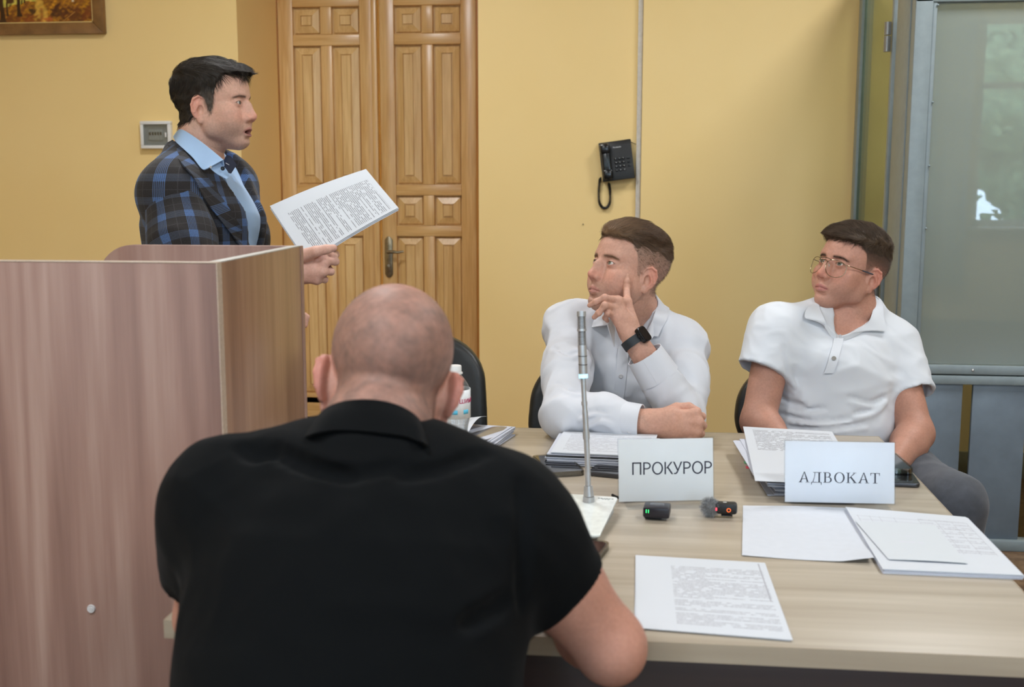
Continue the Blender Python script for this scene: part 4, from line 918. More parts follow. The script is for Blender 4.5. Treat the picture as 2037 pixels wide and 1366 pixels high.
# stack before the man with glasses
c = at_z([(1478, 846), (1655, 856), (1712, 985), (1502, 958)], TZ + .040)
d = doc('document_stack', 'thick untidy stack of printed sheets behind the right-hand name sign', c)
cl = [PZ(1512, 905, TZ), PZ(1690, 905, TZ), PZ(1745, 995, TZ), PZ(1560, 996, TZ)]
base = [V(.250, 2.485, 0), V(.450, 2.480, 0), V(.460, 2.180, 0), V(.268, 2.168, 0)]
z = pile(d, base, TZ + .0002, 11, .0019, EDGES, 8, .007, .025)
b2 = [V(.224, 2.50, 0), V(.430, 2.49, 0), V(.436, 2.21, 0), V(.236, 2.20, 0)]; z = pile(d, b2, z, 4, .0016, EDGES, 9, .004, .012)
_a, _b, _d = at_z([(1478, 848), (1655, 858), (1502, 957)], z + .003); ct = [_a, _b, _b + (_d - _a) * .96, _d]
paper('top_sheet', ct, T3, d, .0004, lambda u, v: .002 * math.sin(2.5 * v))
for k, (y, col) in enumerate(((2.32, (.10, .35, .16, 1)), (2.30, (.65, .06, .10, 1)))):
    b = B(); b.box((.233 + .002 * k, y, z - .008 - .005 * k), (.012, .018, .0006)); b.out('index_tab', plain('tab_%d' % k, col, .5), d, world=True)
# papers and black folder under the forearm
d = doc('folder_stack', 'stack of sheets and a black folder under the forearm, behind the microphone', [V(-.06, 2.45, TZ)] * 4)
fb = [V(-.170, 2.548, 0), V(.045, 2.540, 0), V(.030, 2.332, 0), V(-.183, 2.347, 0)]
z = pile(d, fb, TZ + .0002, 9, .0017, EDGES, 12, .0035, .012)
b = B(); b.prism([(p[0] + (0.004 if i in (1, 2) else -.004), p[1]) for i, p in enumerate(fb)], z + .0003, z + .0028, 'xy', bev=.0008); b.out('folder_cover', BLK, d, world=True)
z = pile(d, shift([V(*p) for p in fb], .006, .002), z + .003, 3, .0018, EDGES, 13, .0025, .008, print_mat('printed_page_low', 40, .10, .05, .12, .1, .6, .40))
b = B(); b.box((.048, 2.45, z - .003), (.020, .12, .004), .001); b.out('spine_label', plain('label_grey', (.60, .60, .62, 1), .6), d, world=True)
# pile at the far left behind the bottle
d = doc('document_pile', 'pile of folded documents at the far left end of the desk, beside the bottle', [V(-.40, 2.52, TZ)] * 4)
pl = [V(-.555, 2.660, 0), V(-.287, 2.630, 0), V(-.330, 2.425, 0), V(-.590, 2.445, 0)]
z = pile(d, pl, TZ + .0002, 8, .0021, EDGES, 15, .005, .02)
T4 = print_mat('printed_page_pile', 40, .08, .08, .10, .12, .6, .3)
paper('plastic_sleeve', [V(-.40, 2.630, z + .001), V(-.300, 2.615, z + .001), V(-.335, 2.44, z + .0012), V(-.44, 2.45, z + .0012)], clear_mat('sleeve_film', (.90, .89, .88, 1), .12, .15), d, .0004, lambda u, v: .002 * math.sin(9 * u + 5 * v))
paper('curled_sheet', [V(-.52, 2.64, z + .006), V(-.355, 2.66, z + .012), V(-.375, 2.50, z + .010), V(-.55, 2.47, z + .005)], T4, d, .0004, lambda u, v: .012 * (1 - (2 * (v - .5)) ** 2) * u + .004 * u)
paper('loose_sheet', [V(-.405, 2.50, z + .003), V(-.375, 2.50, z + .003), V(-.345, 2.31, TZ + .002), V(-.40, 2.31, TZ + .002)], PAPER, d, .0004)
paper('loose_sheet', [V(-.60, 2.52, z + .002), V(-.44, 2.52, z + .003), V(-.42, 2.36, TZ + .008), V(-.60, 2.36, TZ + .008)], print_mat('printed_page_grid', 30, .05, .05, .05, .05, .5, .45), d, .0004)
# sheet under the near man's arm
c = [V(-.30, 1.72, TZ + .001), V(-.10, 1.72, TZ + .001), V(-.128, 1.475, TZ + .001), V(-.33, 1.475, TZ + .001)]
tag(paper('loose_sheet', c, PAPER, None, .0004), 'white sheet mostly hidden beneath the arm of the man in the black polo shirt', 'paper')
# the sheet held by the standing man
A_, B_, C_ = W(537, 410, 2.85), W(728, 336, 2.89), W(793, 415, 2.775); D_ = W(613, 524, 2.725)
hs = empty('held_document', tuple((A_ + C_) / 2), 0, 'printed document held up by the standing man in front of the wooden door', 'papers')
T5 = print_mat('printed_page_held', 50, .03, .05, .08, .10, .74, .14, gapc=.06)
# page: first line near B-C, left margin along the A-B edge
T5 = print_mat('printed_page_held', 60, .22, .05, .06, .10, .74, .20, gapc=.05)
bend = lambda u, v: .006 * math.sin(3.0 * v) + .004 * u * u
paper('sheet', [B_, C_, D_, A_], T5, hs, .0004, bend, 18); nh = nrm(np.cross(C_ - B_, A_ - B_)); nh = -nh if nh[2] > 0 else nh
for i in range(2): paper('sheet', [p + nh * (.0022 * (i + 1)) + (C_ - B_) * .012 * (i + 1) + (D_ - C_) * .01 * i for p in (B_, C_, D_, A_)], PAPER, hs, .0004, bend)
# ------------------------------------------------------------------ name signs
CLEAR = clear_mat('acrylic', (.95, .96, .97, 1), .012, .25, False); INK = plain('print_black', (.02, .018, .035, 1), .6); BOARD = plain('sign_board', (.88, .88, .865, 1), .4, 0, .006); BOARD2 = plain('sign_board_cool', (.84, .86, .91, 1), .35, 0, .006)
SANS = {
    'П': (.66, [[(.07, 0), (.155, 0), (.155, .70), (.07, .70)], [(.505, 0), (.59, 0), (.59, .70), (.505, .70)], [(.07, .625), (.59, .625), (.59, .70), (.07, .70)]]),
    'Р': (.56, [[(.07, 0), (.155, 0), (.155, .70), (.07, .70)], ['arc', .27, .495, .235, .205, .085, .075], [(.15, .625), (.28, .625), (.28, .70), (.15, .70)], [(.15, .29), (.28, .29), (.28, .365), (.15, .365)]]),
    'О': (.72, [['ring', .36, .35, .315, .365, .088, .078]]),
    'К': (.58, [[(.07, 0), (.155, 0), (.155, .70), (.07, .70)], [(.15, .335), (.245, .335), (.535, .70), (.435, .70)], [(.20, .40), (.27, .46), (.57, 0), (.465, 0)]]),
    'У': (.56, [[(.01, .70), (.105, .70), (.325, .215), (.265, .15)], [(.455, .70), (.545, .70), (.265, .06), (.19, .10), (.255, .20)], [(.06, 0), (.06, .07), (.16, .075), (.215, .12), (.275, .09), (.22, .02), (.16, .0)]])}
SERIF = {  # stroke polygons in a unit box, drawn for this scene
    'А': (.76, [[(.02, 0), (.26, 0), (.26, .025), (.19, .035), (.20, .07), (.255, .215), (.245, .25), (.10, .25 - .18), (.09, .05), (.02, .025)], [(.10, .05), (.17, .03), (.41, .70), (.37, .70)], [(.37, .70), (.42, .70), (.66, .04), (.55, .04)], [(.48, 0), (.74, 0), (.74, .025), (.48, .025)], [(.21, .22), (.53, .22), (.53, .255), (.21, .255)]]),
    'Д': (.74, [[(.03, -.14), (.065, -.14), (.085, 0), (.03, 0)], [(.67, -.14), (.705, -.14), (.705, 0), (.65, 0)], [(.03, 0), (.705, 0), (.705, .035), (.03, .035)], [(.12, .035), (.17, .035), (.28, .45), (.29, .66), (.25, .66), (.235, .40)], [(.50, .035), (.60, .035), (.60, .66), (.50, .66)], [(.16, .645), (.70, .645), (.70, .68), (.16, .68)]]),
    'В': (.66, [[(.03, 0), (.36, 0), (.36, .035), (.03, .035)], [(.03, .645), (.34, .645), (.34, .68), (.03, .68)], [(.10, .02), (.20, .02), (.20, .66), (.10, .66)], ['arc', .34, .515, .17, .165, .09, .04], ['arc', .36, .19, .22, .19, .10, .04], [(.19, .345), (.36, .345), (.36, .375), (.19, .375)]]),
    'О': (.74, [['ring', .37, .34, .34, .355, .105, .035]]),
    'К': (.72, [[(.03, 0), (.28, 0), (.28, .03), (.03, .03)], [(.03, .65), (.28, .65), (.28, .68), (.03, .68)], [(.105, .02), (.205, .02), (.205, .66), (.105, .66)], [(.20, .32), (.25, .32), (.58, .62), (.53, .645)], [(.45, .65), (.68, .65), (.68, .68), (.45, .68)], [(.27, .37), (.36, .42), (.66, .035), (.53, .035)], [(.46, 0), (.72, 0), (.72, .03), (.46, .03)]]),
    'Т': (.64, [[(.02, .645), (.62, .645), (.62, .68), (.02, .68)], [(.02, .50), (.045, .50), (.07, .645), (.02, .66)], [(.595, .50), (.62, .50), (.62, .66), (.57, .645)], [(.27, .02), (.37, .02), (.37, .66), (.27, .66)], [(.18, 0), (.46, 0), (.46, .03), (.18, .03)]])}
def serif_text(s, size, M, mat, parent, FONT=None, gap=.045):
    FONT = FONT or SERIF; w = sum(FONT[ch][0] for ch in s) + gap * (len(s) - 1); x = -w / 2
    for ch in s:
        q = B()
        for poly in FONT[ch][1]:
            t = bmesh.new()
            if poly[0] == 'ring' or poly[0] == 'arc':
                _, cx, cy, rx, ry, thx, thy = poly; full = poly[0] == 'ring'; an = np.linspace(-math.pi / 2, math.pi / 2 if not full else 1.5 * math.pi, 25 if not full else 41)
                o = [t.verts.new((cx + rx * math.cos(a), cy + ry * math.sin(a), 0)) for a in an]; n = [t.verts.new((cx + (rx - thx) * math.cos(a), cy + (ry - thy) * math.sin(a), 0)) for a in an]
                for i in range(len(an) - 1): t.faces.new((o[i], o[i + 1], n[i + 1], n[i]))
            else: t.faces.new([t.verts.new((a, b_, 0)) for a, b_ in poly])
            for v in t.verts: v.co = Vector(((v.co.x + x) * size, (v.co.y - .34) * size, 0))
            ge = bmesh.ops.extrude_face_region(t, geom=t.faces[:])
            for v in ge['geom']:
                if isinstance(v, bmesh.types.BMVert): v.co.z += .0002
            bmesh.ops.recalc_face_normals(t, faces=t.faces[:]); q.merge(t)
        q.bm.transform(M); q.out('letter', mat, parent, smooth=False, world=True); x += FONT[ch][0] + gap
def sign(bl, br, top_l, lean, board, label, draw):
    bl, br = np.asarray(bl), np.asarray(br); xa = nrm(br - bl); w = np.linalg.norm(br - bl)
    n = nrm(np.cross(xa, UP_)); n = n if n @ (_O - bl) > 0 else -n; up = nrm(UP_ * math.cos(lean) - n * math.sin(lean)); n2 = np.cross(xa, up); n2 = n2 if n2 @ (_O - bl) > 0 else -n2
    h = top_l; c = (bl + br) / 2 + up * h / 2 + UP_ * .003; M = Matrix(((xa[0], up[0], n2[0], c[0]), (xa[1], up[1], n2[1], c[1]), (xa[2], up[2], n2[2], c[2]), (0, 0, 0, 1)))
    r = empty('name_sign', tuple((bl + br) / 2), 0, label, 'sign', None)
    b = B(); b.box((0, 0, 0), (w - .004, h - .004, .0012), .0003); b.bm.transform(M); cd = b.out('card', board, r, world=True)
    b = B(); b.box((0, 0, .0022), (w, h, .0018), .0005); b.box((0, 0, -.0022), (w, h, .0018), .0005); b.bm.transform(M); b.out('acrylic_holder', CLEAR, r, world=True)
    f = (bl + br) / 2 + n * .012 + UP_ * .0012; M2 = Matrix(((xa[0], n[0], 0, f[0]), (xa[1], n[1], 0, f[1]), (xa[2], n[2], 1, f[2]), (0, 0, 0, 1)))
    b = B(); b.box((0, -.012, 0), (w * .86, .075, .0022), .0006); b.bm.transform(M2); b.out('acrylic_foot', CLEAR, r, world=True)
    draw(M, w, h, cd)
UP_ = V(0, 0, 1)
sign(PZ(1229, 1003, TZ), PZ(1421, 999, TZ), .121, .14, BOARD, 'white name sign reading ПРОКУРОР in black sans-serif capitals', lambda M, w, h, p: serif_text('ПРОКУРОР', .0335, M @ Matrix.Translation((.0115, .003, .0007)), INK, p, SANS, -.035))
sign(PZ(1559, 1003, TZ), PZ(1781, 1007, TZ), .118, .16, BOARD2, 'white name sign reading АДВОКАТ in black serif capitals', lambda M, w, h, p: serif_text('АДВОКАТ', .0285, M @ Matrix.Translation((-.001, -.010, .0007)), INK, p))
# ------------------------------------------------------------------ conference microphone
def conference_mic():
    bl, brk, frt = PZ(1113, 980, TZ + .028), PZ(1236, 991, TZ + .026), PZ(1208, 1052, TZ + .010)
    xa = nrm((brk - bl) * V(1, 1, 0)); ya = nrm(V(-xa[1], xa[0], 0)); w, l = .126, .185; o = (brk * V(1, 1, 0)) + V(0, 0, TZ) - xa * w / 2 - ya * l + V(-.006, .0, 0)
    M = Matrix(((xa[0], ya[0], 0, o[0]), (xa[1], ya[1], 0, o[1]), (0, 0, 1, o[2]), (0, 0, 0, 1)))
    r = empty('conference_microphone', tuple(o), 0, 'gooseneck conference microphone with a white glass base and glowing ring', 'microphone')
    SIL = plain('satin_silver', (.50, .51, .52, 1), .38, .55); GRY = plain('grey_base', (.40, .42, .42, 1), .45)
    def P(nm, fn, m, par=r): q = B(); fn(q); q.bm.transform(M); return q.out(nm, m, par, world=True)
    sl = math.atan2(.016, l)
    P('base', lambda q: q.prism([(.01, .003), (l - .004, .003), (l - .004, .022), (.01, .007)], -w / 2 + .008, w / 2 - .008, 'yz', bev=.002), GRY)
    for sx in (-1, 1): P('foot', lambda q: q.prism([(l * .55, 0), (l * .95, 0), (l * .95, .012), (l * .55, .008)], sx * (w / 2 - .012) - .006, sx * (w / 2 - .012) + .006, 'yz', bev=.002), GRY)
    R = Matrix.Translation((0, l / 2, .0165)) @ Matrix.Rotation(sl, 4, 'X')
    gp = P('glass_plate', lambda q: q.prism(rrect(w, l, .008), 0, .004, 'xy', R, (0, 0, 0), .001), plain('white_glass', (.74, .78, .76, 1), .08))
    q = B(); q.prism(rrect(w, l, .008), 0, .004, 'xy', None, (0, 0, 0), .001); q.bm.transform(M @ R); gp.data = mesh_bm(q.bm, 'glass_plate'); gp.data.materials.append(bpy.data.materials['white_glass'])
    def ringm(q): q.tube([(.004 + .0052 * math.cos(a), -.045 + .0044 * math.sin(a), .0043) for a in np.linspace(.5, 5.6, 20)], .0009, 6)
    q = B(); ringm(q); q.bm.transform(M @ R); q.out('touch_symbol', plain('green_print', (.06, .22, .18, 1), .5), gp, world=True)
    text_obj('small_print', 'SPEAK', .0045, M @ R @ Matrix.Translation((.002, -.056, .0043)), plain('grey_print', (.35, .38, .38, 1), .5), gp) if False else None
    q = B()
    for i, ww in enumerate((.003, .004, .003, .0045, .003, .004)): q.box((.030 + i * .0050, .080, .0043), (ww, .0022, .0004)); 
    for i in range(3): q.box((.038 + i * .005, .0755, .0043), (.0035, .0014, .0004))
    q.bm.transform(M @ R); q.out('maker_print', plain('dark_print', (.18, .2, .2, 1), .5), gp, world=True)
    foot = PZ(1171, 992, TZ + .030); D0 = float((foot - _O) @ _fw)
    def pt(px, py, d): return W(px, py, D0 + d)
    st = [pt(1171, 993, 0), pt(1170, 966, -.002)]; b = B(); b.cyl(st[0] - UP_ * .012, st[0] + UP_ * .006, .0115, .0105); b.cyl(st[0] + UP_ * .006, st[1], .0095, .0075); b.out('socket', SIL, r, world=True)
    b = B(); b.cyl(st[0] - UP_ * .013, st[0] - UP_ * .0095, .0135); b.out('collar_ring', BLK, r, world=True)
    path = spline([pt(1170, 966, -.002), pt(1168, 900, -.003), pt(1165, 840, -.003), pt(1162, 790, -.003), pt(1160.5, 752, -.003)], 30)
    b = B(); b.tube(path, [.0052] * 18 + [.0046] * 12, 12); b.out('gooseneck', SIL, r, world=True)
    b = B(); b.cyl(pt(1166.6, 873, -.003), pt(1166, 858, -.003), .0062, .0066); b.out('sleeve', SIL, r, world=True); b = B(); b.cyl(pt(1162.6, 806, -.003), pt(1162.2, 798, -.003), .0055); b.out('sleeve', SIL, r, world=True)
    b = B(); b.cyl(pt(1160.5, 752, -.003), pt(1160.1, 744, -.003), .0083); b.out('light_ring', glow('ring_light', (.40, .74, 1.0, 1), 1.15), r, world=True)
    a, c = pt(1160.1, 744, -.003), pt(1158.2, 686, -.003); b = B(); b.cyl(a, c, .0078, .0080); b.out('stem', SIL, r, world=True)
    for y in (725, 708): b = B(); p1 = pt(1158.2 + (y - 686) / 30, y, -.003); b.cyl(p1, p1 + UP_ * .0012, .0082); b.out('stem_groove', BLK, r, world=True)
    e = pt(1156.6, 619, -.003); b = B(); b.cyl(c, e, .0066, .0068); b.out('capsule', plain('capsule_dark', (.03, .03, .032, 1), .5), r, world=True)
    for i in range(20):
        if i in (9, 10): continue
        t = (i + .5) / 21; p1 = c + (e - c) * t * .86; b = B(); b.cyl(p1, p1 + (e - c) * .020, .0084); b.out('grille_ring', SIL, r, world=True)
    p1 = c + (e - c) * .40; b = B(); b.cyl(p1, p1 + (e - c) * .07, .0085); b.out('band', SIL, r, world=True)
    b = B(); b.cyl(c + (e - c) * .84, e, .0085, .0083); b.out('cap', SIL, r, world=True)
    b = B(); p1 = PZ(1218, 988, TZ + .02) + V(.0, .012, 0); b.tube(spline([p1, p1 + V(.010, .014, -.008), p1 + V(.030, .030, -.0165), p1 + V(.055, .048, -.0175)], 12), .0028, 8); b.out('cable', BLK, r, world=True)
conference_mic()
# ------------------------------------------------------------------ phones, bottle, radio microphones
def phone(o, ang, label, case=True, l=.150, w=.074, z=TZ, tilt=0.0, cam_bump=False, group=None):
    M = Matrix.Translation((o[0], o[1], z)) @ Matrix.Rotation(ang, 4, 'Z') @ Matrix.Rotation(tilt, 4, 'X')
    r = empty('smartphone', (o[0], o[1], z), 0, label, 'phone', group)
    def P(nm, fn, m, par=r): q = B(); fn(q); q.bm.transform(M); return q.out(nm, m, par, world=True)
    z0 = .0015 if case else 0
    bd = P('phone_body', lambda q: q.prism(rrect(w, l, .011), z0 + .0006, z0 + .0085, 'xy', bev=.0018), plain('phone_frame', (.06, .06, .065, 1), .3, .6))
    P('screen', lambda q: q.prism(rrect(w - .004, l - .004, .010), z0 + .0085, z0 + .0092, 'xy'), plain('phone_glass', (.006, .006, .007, 1), .05), bd)
    if case:
        def cs(q):
            o1, i1 = rrect(w + .005, l + .005, .013), rrect(w + .0005, l + .0005, .0115); n = len(o1); t = bmesh.new()
            rings = [[t.verts.new((p[0], p[1], zz)) for p in ps] for ps, zz in ((o1, 0), (o1, .0115), (i1, .0115), (i1, .0012))]
            for a, b_ in zip(rings, rings[1:]):
                for i in range(n): t.faces.new((a[i], a[(i + 1) % n], b_[(i + 1) % n], b_[i]))
            t.faces.new(rings[0][::-1]); t.faces.new(rings[-1]); bmesh.ops.recalc_face_normals(t, faces=t.faces[:]); q.merge(t)
        P('clear_case', cs, clear_mat('phone_case', (.82, .80, .74, 1), .12))
    P('notch', lambda q: q.prism(rrect(.022, .006, .003), z0 + .0092, z0 + .0095, 'xy', c=(0, l / 2 - .012, 0)), BLK2, bd)
    return r
a, c_, d_ = PZ(1063, 912, .756), PZ(1158, 938, .756), PZ(1088, 950, .756); e_ = PZ(1110, 908, .756)
phone(((a + c_) / 2)[:2], math.atan2(*( (c_ - e_)[[1, 0]])) + math.pi / 2 - math.radians(6) + 0, 'black smartphone in a clear case lying beside the conference microphone', l=.146, w=.072)
phone((-.020, 2.285), 1.30, 'dark smartphone mostly hidden behind the left name sign', case=False, l=.14, w=.070)
phone((-.092, 1.745), -.22, 'smartphone peeking out past the sleeve of the man in the black polo shirt', l=.155, w=.074)
phone((.532, 2.325), -.06, 'dark smartphone at the right edge of the desk, half behind the right name sign', case=False, l=.15, w=.075)
phone((.527, 2.385), .05, 'smartphone in a clear case on top of another phone behind the right name sign', l=.14, w=.07, z=TZ + .0105)
def bottle():
    p = V(-.374, 2.30, TZ); r = empty('water_bottle', tuple(p), 0, 'clear plastic water bottle with a white cap, partly hidden by an ear', 'bottle')
    PET = clear_mat('clear_plastic', (.88, .91, .92, 1), .16, .08)
    prof = [(.002, .004), (.020, .000), (.029, .004), (.032, .014), (.0325, .040), (.031, .055), (.0275, .072), (.0262, .082), (.0272, .092), (.030, .105), (.0318, .118), (.0325, .128), (.0325, .158), (.0318, .168), (.028, .180), (.020, .192), (.0145, .199), (.0128, .203), (.0128, .206)]
    b = B(); b.lathe(prof, p, 40); b.out('bottle_body', PET, r, world=True)
    for k in range(10):
        a0 = k * math.pi / 5; pts = [p + V(math.cos(a0 + t * .9) * (.0322 - .003 * t), math.sin(a0 + t * .9) * (.0322 - .003 * t), .012 + .05 * t) for t in np.linspace(0, 1, 8)]
        b = B(); b.tube(pts, .0012, 6); b.out('rib', PET, r, world=True)
    b = B(); b.lathe([(.002, .010), (.029, .010), (.0312, .030), (.0300, .055), (.0265, .072), (.0255, .080), (.002, .080)], p, 32); b.out('water', clear_mat('water', (.93, .95, .96, 1), .05), r, world=True)
    b = B(); b.lathe([(.0165, .203), (.0165, .206), (.0135, .2065), (.0135, .208), (.0140, .2085), (.0140, .219), (.0130, .2205), (.001, .2205)], p, 32); b.out('cap', WPVC, r, world=True)
    def wrap(nm, z0, z1, a0, a1, rr, m):
        n = 24; vs = []; 
        for a in np.linspace(a0, a1, n):
            for z in (z0, z1): vs.append(p + V(rr * math.cos(a), rr * math.sin(a), z))
        o = link(nm, mesh_np(nm, vs, [(2 * i, 2 * i + 2, 2 * i + 3, 2 * i + 1) for i in range(n - 1)]), m, r, world=True); md = o.modifiers.new('s', 'SOLIDIFY'); md.thickness = .0003; return o
    lab = wrap('label', .112, .172, 0, 2 * math.pi, .0330, plain('label_film', (.80, .82, .83, 1), .35))
    wrap('label_band', .122, .131, -1.75, -1.25, .0333, plain('label_blue', (.10, .52, .75, 1), .4)); wrap('label_band', .122, .131, -.85, -.45, .0333, bpy.data.materials['label_blue'])
    o = text_obj('label_lettering', 'Моршинська', .017, Matrix.Identity(4), plain('label_crimson', (.50, .03, .12, 1), .4), r, .0002)
    co = np.empty(len(o.data.vertices) * 3); o.data.vertices.foreach_get('co', co); co = co.reshape(-1, 3); an = -.62 + co[:, 0] / .0333; rr = .0334 + co[:, 2]
    o.data.vertices.foreach_set('co', np.stack([p[0] + rr * np.cos(an), p[1] + rr * np.sin(an), p[2] + .150 + co[:, 1]], 1).ravel()); o.data.update()
bottle()
def receiver():
    p = PZ(1307, 1038, TZ); M = Matrix.Translation((p[0], p[1] + .022, TZ + .006)) @ Matrix.Rotation(-.10, 4, 'Z')
    r = empty('wireless_receiver', (p[0], p[1] + .022, TZ), 0, 'small black wireless audio receiver with green digits, in front of the left name sign', 'receiver')
    def P(nm, fn, m, par=r): q = B(); fn(q); q.bm.transform(M); return q.out(nm, m, par, world=True)
    bd = P('housing', lambda q: q.box((0, 0, .0095), (.047, .040, .019), .003), plain('dark_violet_plastic', (.014, .012, .018, 1), .35))
    P('clip', lambda q: (q.box((-.006, 0, -.0035), (.030, .018, .003), .001), q.box((-.020, 0, -.001), (.004, .018, .006), .001)), BLK)
    P('display', lambda q: q.box((0, .002, .0191), (.026, .020, .0006), .0002), plain('display_glass', (.05, .05, .06, 1), .1), bd)
    GRN = glow('green_led', (.05, 1.0, .25, 1), 2.2)
    for k in range(2): text_obj('digit', '11'[k], .0085, M @ Matrix.Translation((-.0215 + 0 * k, -.0205, .012)) @ Matrix.Translation((.004 + .004 * k, 0, 0)) @ Matrix.Rotation(math.pi / 2, 4, 'X'), GRN, bd)
    P('port', lambda q: q.cyl((-.0236, .004, .010), (-.0225, .004, .010), .003), BLK2, bd)
receiver()
def lavalier():
    p = PZ(1440, 1033, TZ); M = Matrix.Translation((p[0], p[1] + .014, TZ + .004)) @ Matrix.Rotation(-.06, 4, 'Z')
    r = empty('wireless_microphone', (p[0], p[1] + .014, TZ), 0, 'small black wireless microphone with a fluffy grey windshield, between the two name signs', 'microphone')
    def P(nm, fn, m, par=r): q = B(); fn(q); q.bm.transform(M); return q.out(nm, m, par, world=True)
    bd = P('housing', lambda q: q.box((.004, 0, .014), (.040, .024, .020), .005), BLK)
    P('clip', lambda q: (q.box((.006, 0, .0015), (.020, .016, .003), .001), q.box((.014, 0, .003), (.004, .016, .006), .001)), BLK)
    P('red_lamp', lambda q: q.box((-.013, -.0122, .014), (.0022, .0008, .005), .0003), glow('red_led', (1, .05, .08, 1), 3), bd)
    P('record_ring', lambda q: q.tube([(.009 + .0032 * math.cos(a), -.0122, .013 + .0032 * math.sin(a)) for a in np.linspace(0, 2 * math.pi, 20, endpoint=False)], .0007, 6, True), glow('orange_ring', (1, .18, .04, 1), .6), bd)
    P('emblem', lambda q: q.prism(rrect(.007, .005, .002), 0, .0004, 'xy', c=(.002, 0, .024)), plain('emblem_grey', (.5, .5, .48, 1), .4), bd)
    c = np.array(M @ Vector((-.024, 0, .014))); ball = SDF(c - .025, c + .025, .0025); ball.ell(c, (.013, .014, .013)); v, f = ball.mesh()
    rg = np.random.default_rng(2); n = 1500; d = nrm_rows(rg.normal(0, 1, (n, 3))); t = nrm_rows(d + rg.normal(0, .45, (n, 3))); g = rg.uniform(.12, .55, (n, 1)) * np.array([[1, 1.03, 1.06]])
    sv, sq, sc = strands(c + d * .012, d, t, rg.uniform(.006, .011, n), np.full(n, .00028), 3, ball, .002, None, g)
    V_, Q_, C_2 = join([(v, f, np.full((len(v), 3), .16)), (sv, sq, sc)]); link('fur_windshield', mesh_np('fur_windshield', V_, Q_, C_2), HAIR, r, world=True)['kind'] = 'stuff'
lavalier()
# ------------------------------------------------------------------ people
UPZ = V(0, 0, 1)
def toview(p): v = _O - np.asarray(p); return nrm(v * V(1, 1, 0))
def box_of(pts, r):
    p = np.array(pts); return p.min(0) - r, p.max(0) + r
def put_eyes(root, M, gaze_local, iris, scale=1.0):
    for s in (-1, 1):
        v, qq, c = eye_mesh(gaze_local, iris); link('eye', mesh_np('eye', xf(M, (v * .0127 + V(s * .0320, .0772, -.0005))), qq, c), EYE, root, world=True)
def cut_head(P, Q, C): return P, Q, C
def hair_mass(q, G, thick, mask, M, root, colr, n=5000, length=.03, comb=None, lift=.004, th=.0006, jitter=.35, seed=1, curl=None, h=.0025, lenfn=None, wave=.0015, dens=None, rise=.05, hug=.30):
    """hair: a shaped solid under many single strands"""
    H = SDF(G.lo + V(0, 0, .09), G.lo + G.h * (G.n - 1) + V(0, .0, .01), h)
    X, Y, Z = np.meshgrid(*H.ax, indexing='ij'); P = np.stack([X.ravel(), Y.ravel(), Z.ravel()], 1)
    d = G.sample(P); near = d < .05; m = np.zeros(len(P)); m[near] = mask(P[near]); t = np.zeros(len(P)); t[near] = thick(P[near])
    d = np.where((P > G.lo + .001).all(1) & (P < G.lo + G.h * (G.n - 2)).all(1), d, np.linalg.norm((P - V(0, -.014, .036)) / V(.0755, .099, .081), axis=1) * .08 - .08)
    x, y, z = P[near].T; nz = snoise(x * .6, y * .5, z, 160, 3.) * wave
    T = np.full(len(P), -.006); T[near] = m[near] * (t[near] + nz) - (1 - m[near]) * .006
    H.D = (d - T).reshape(H.n).astype(f32)
    Pm, Qm = H.mesh()
    H.D = np.minimum(H.D, d.reshape(H.n)).astype(f32); Pr = H.mesh()[0]
    rng = np.random.default_rng(seed); keep = mask(Pr) > .15 if dens is None else (mask(Pr) > .15) & (rng.random(len(Pr)) < dens(Pr)); idx = rng.choice(np.nonzero(keep)[0], n)
    p0 = Pr[idx] + rng.normal(0, h * .5, (n, 3)); N = H.grad(p0); p0 = p0 - N * (H.sample(p0) + .0008)[:, None]
    T0 = comb(p0); T0 = T0 - N * (T0 * N).sum(1, keepdims=True) * .8; T0 = nrm_rows(T0) + rng.normal(0, jitter, (n, 3)) * .5 + N * rise
    L = length * rng.uniform(.6, 1.2, n) * (1 if lenfn is None else lenfn(p0))
    base = np.array(colr(p0)); sc = base * rng.uniform(.65, 1.5, (n, 1))
    vs, qs, cs = strands(p0, N, T0, L, th * (.55 + .45 * np.clip(1 if lenfn is None else lenfn(p0), 0, 1)) * np.ones(n), 4, H, lift, curl, sc, hug=hug)
    cm = np.array(colr(Pm)) * (.75 + .22 * snoise(Pm[:, 0] * .6, Pm[:, 1] * .5, Pm[:, 2], 300, 1.)[:, None])
    v, f, c = join([(Pm, Qm, np.clip(cm, 0, 1)), (vs, qs, np.clip(sc.repeat(1, 0)[:0], 0, 1) if False else np.clip(cs, 0, 1))])
    return link('hair', mesh_np('hair', xf(M, v), f, c), HAIR, root, world=True)
def brow_hairs(q, G, M, root, n=260, seed=3):
    rng = np.random.default_rng(seed)
    for s in (-1, 1):
        m = n // 2; u = rng.uniform(0, 1, m); x = .013 + .038 * u; z = q.get('browz', .0150) - .0003 + .09 * np.clip(x - .013, 0, .022) - .30 * np.clip(x - .036, 0, 1) + rng.normal(0, .0014, m)
        P = np.stack([s * x, np.full(m, .115), z], 1)
        for _ in range(60): P[:, 1] -= np.clip(G.sample(P), 0, .01) * .6
        N = G.grad(P); T = np.stack([s * .9 + 0 * u, np.full(m, -.1), np.where(u < .25, .30, .10 - .4 * u)], 1); T = T - N * (T * N).sum(1, keepdims=True) + N * .2
        c = np.tile(np.array(q['hair']), (m, 1)) * rng.uniform(1.0, 2.2, (m, 1))
        v, f, cc = strands(P - N * .0005, N, T, rng.uniform(.0045, .008, m), np.full(m, .00026), 3, G, .0004, None, c)
        link('eyebrow', mesh_np('eyebrow', xf(M, v), f, np.clip(cc, 0, 1)), HAIR, root, world=True)['kind'] = 'stuff'
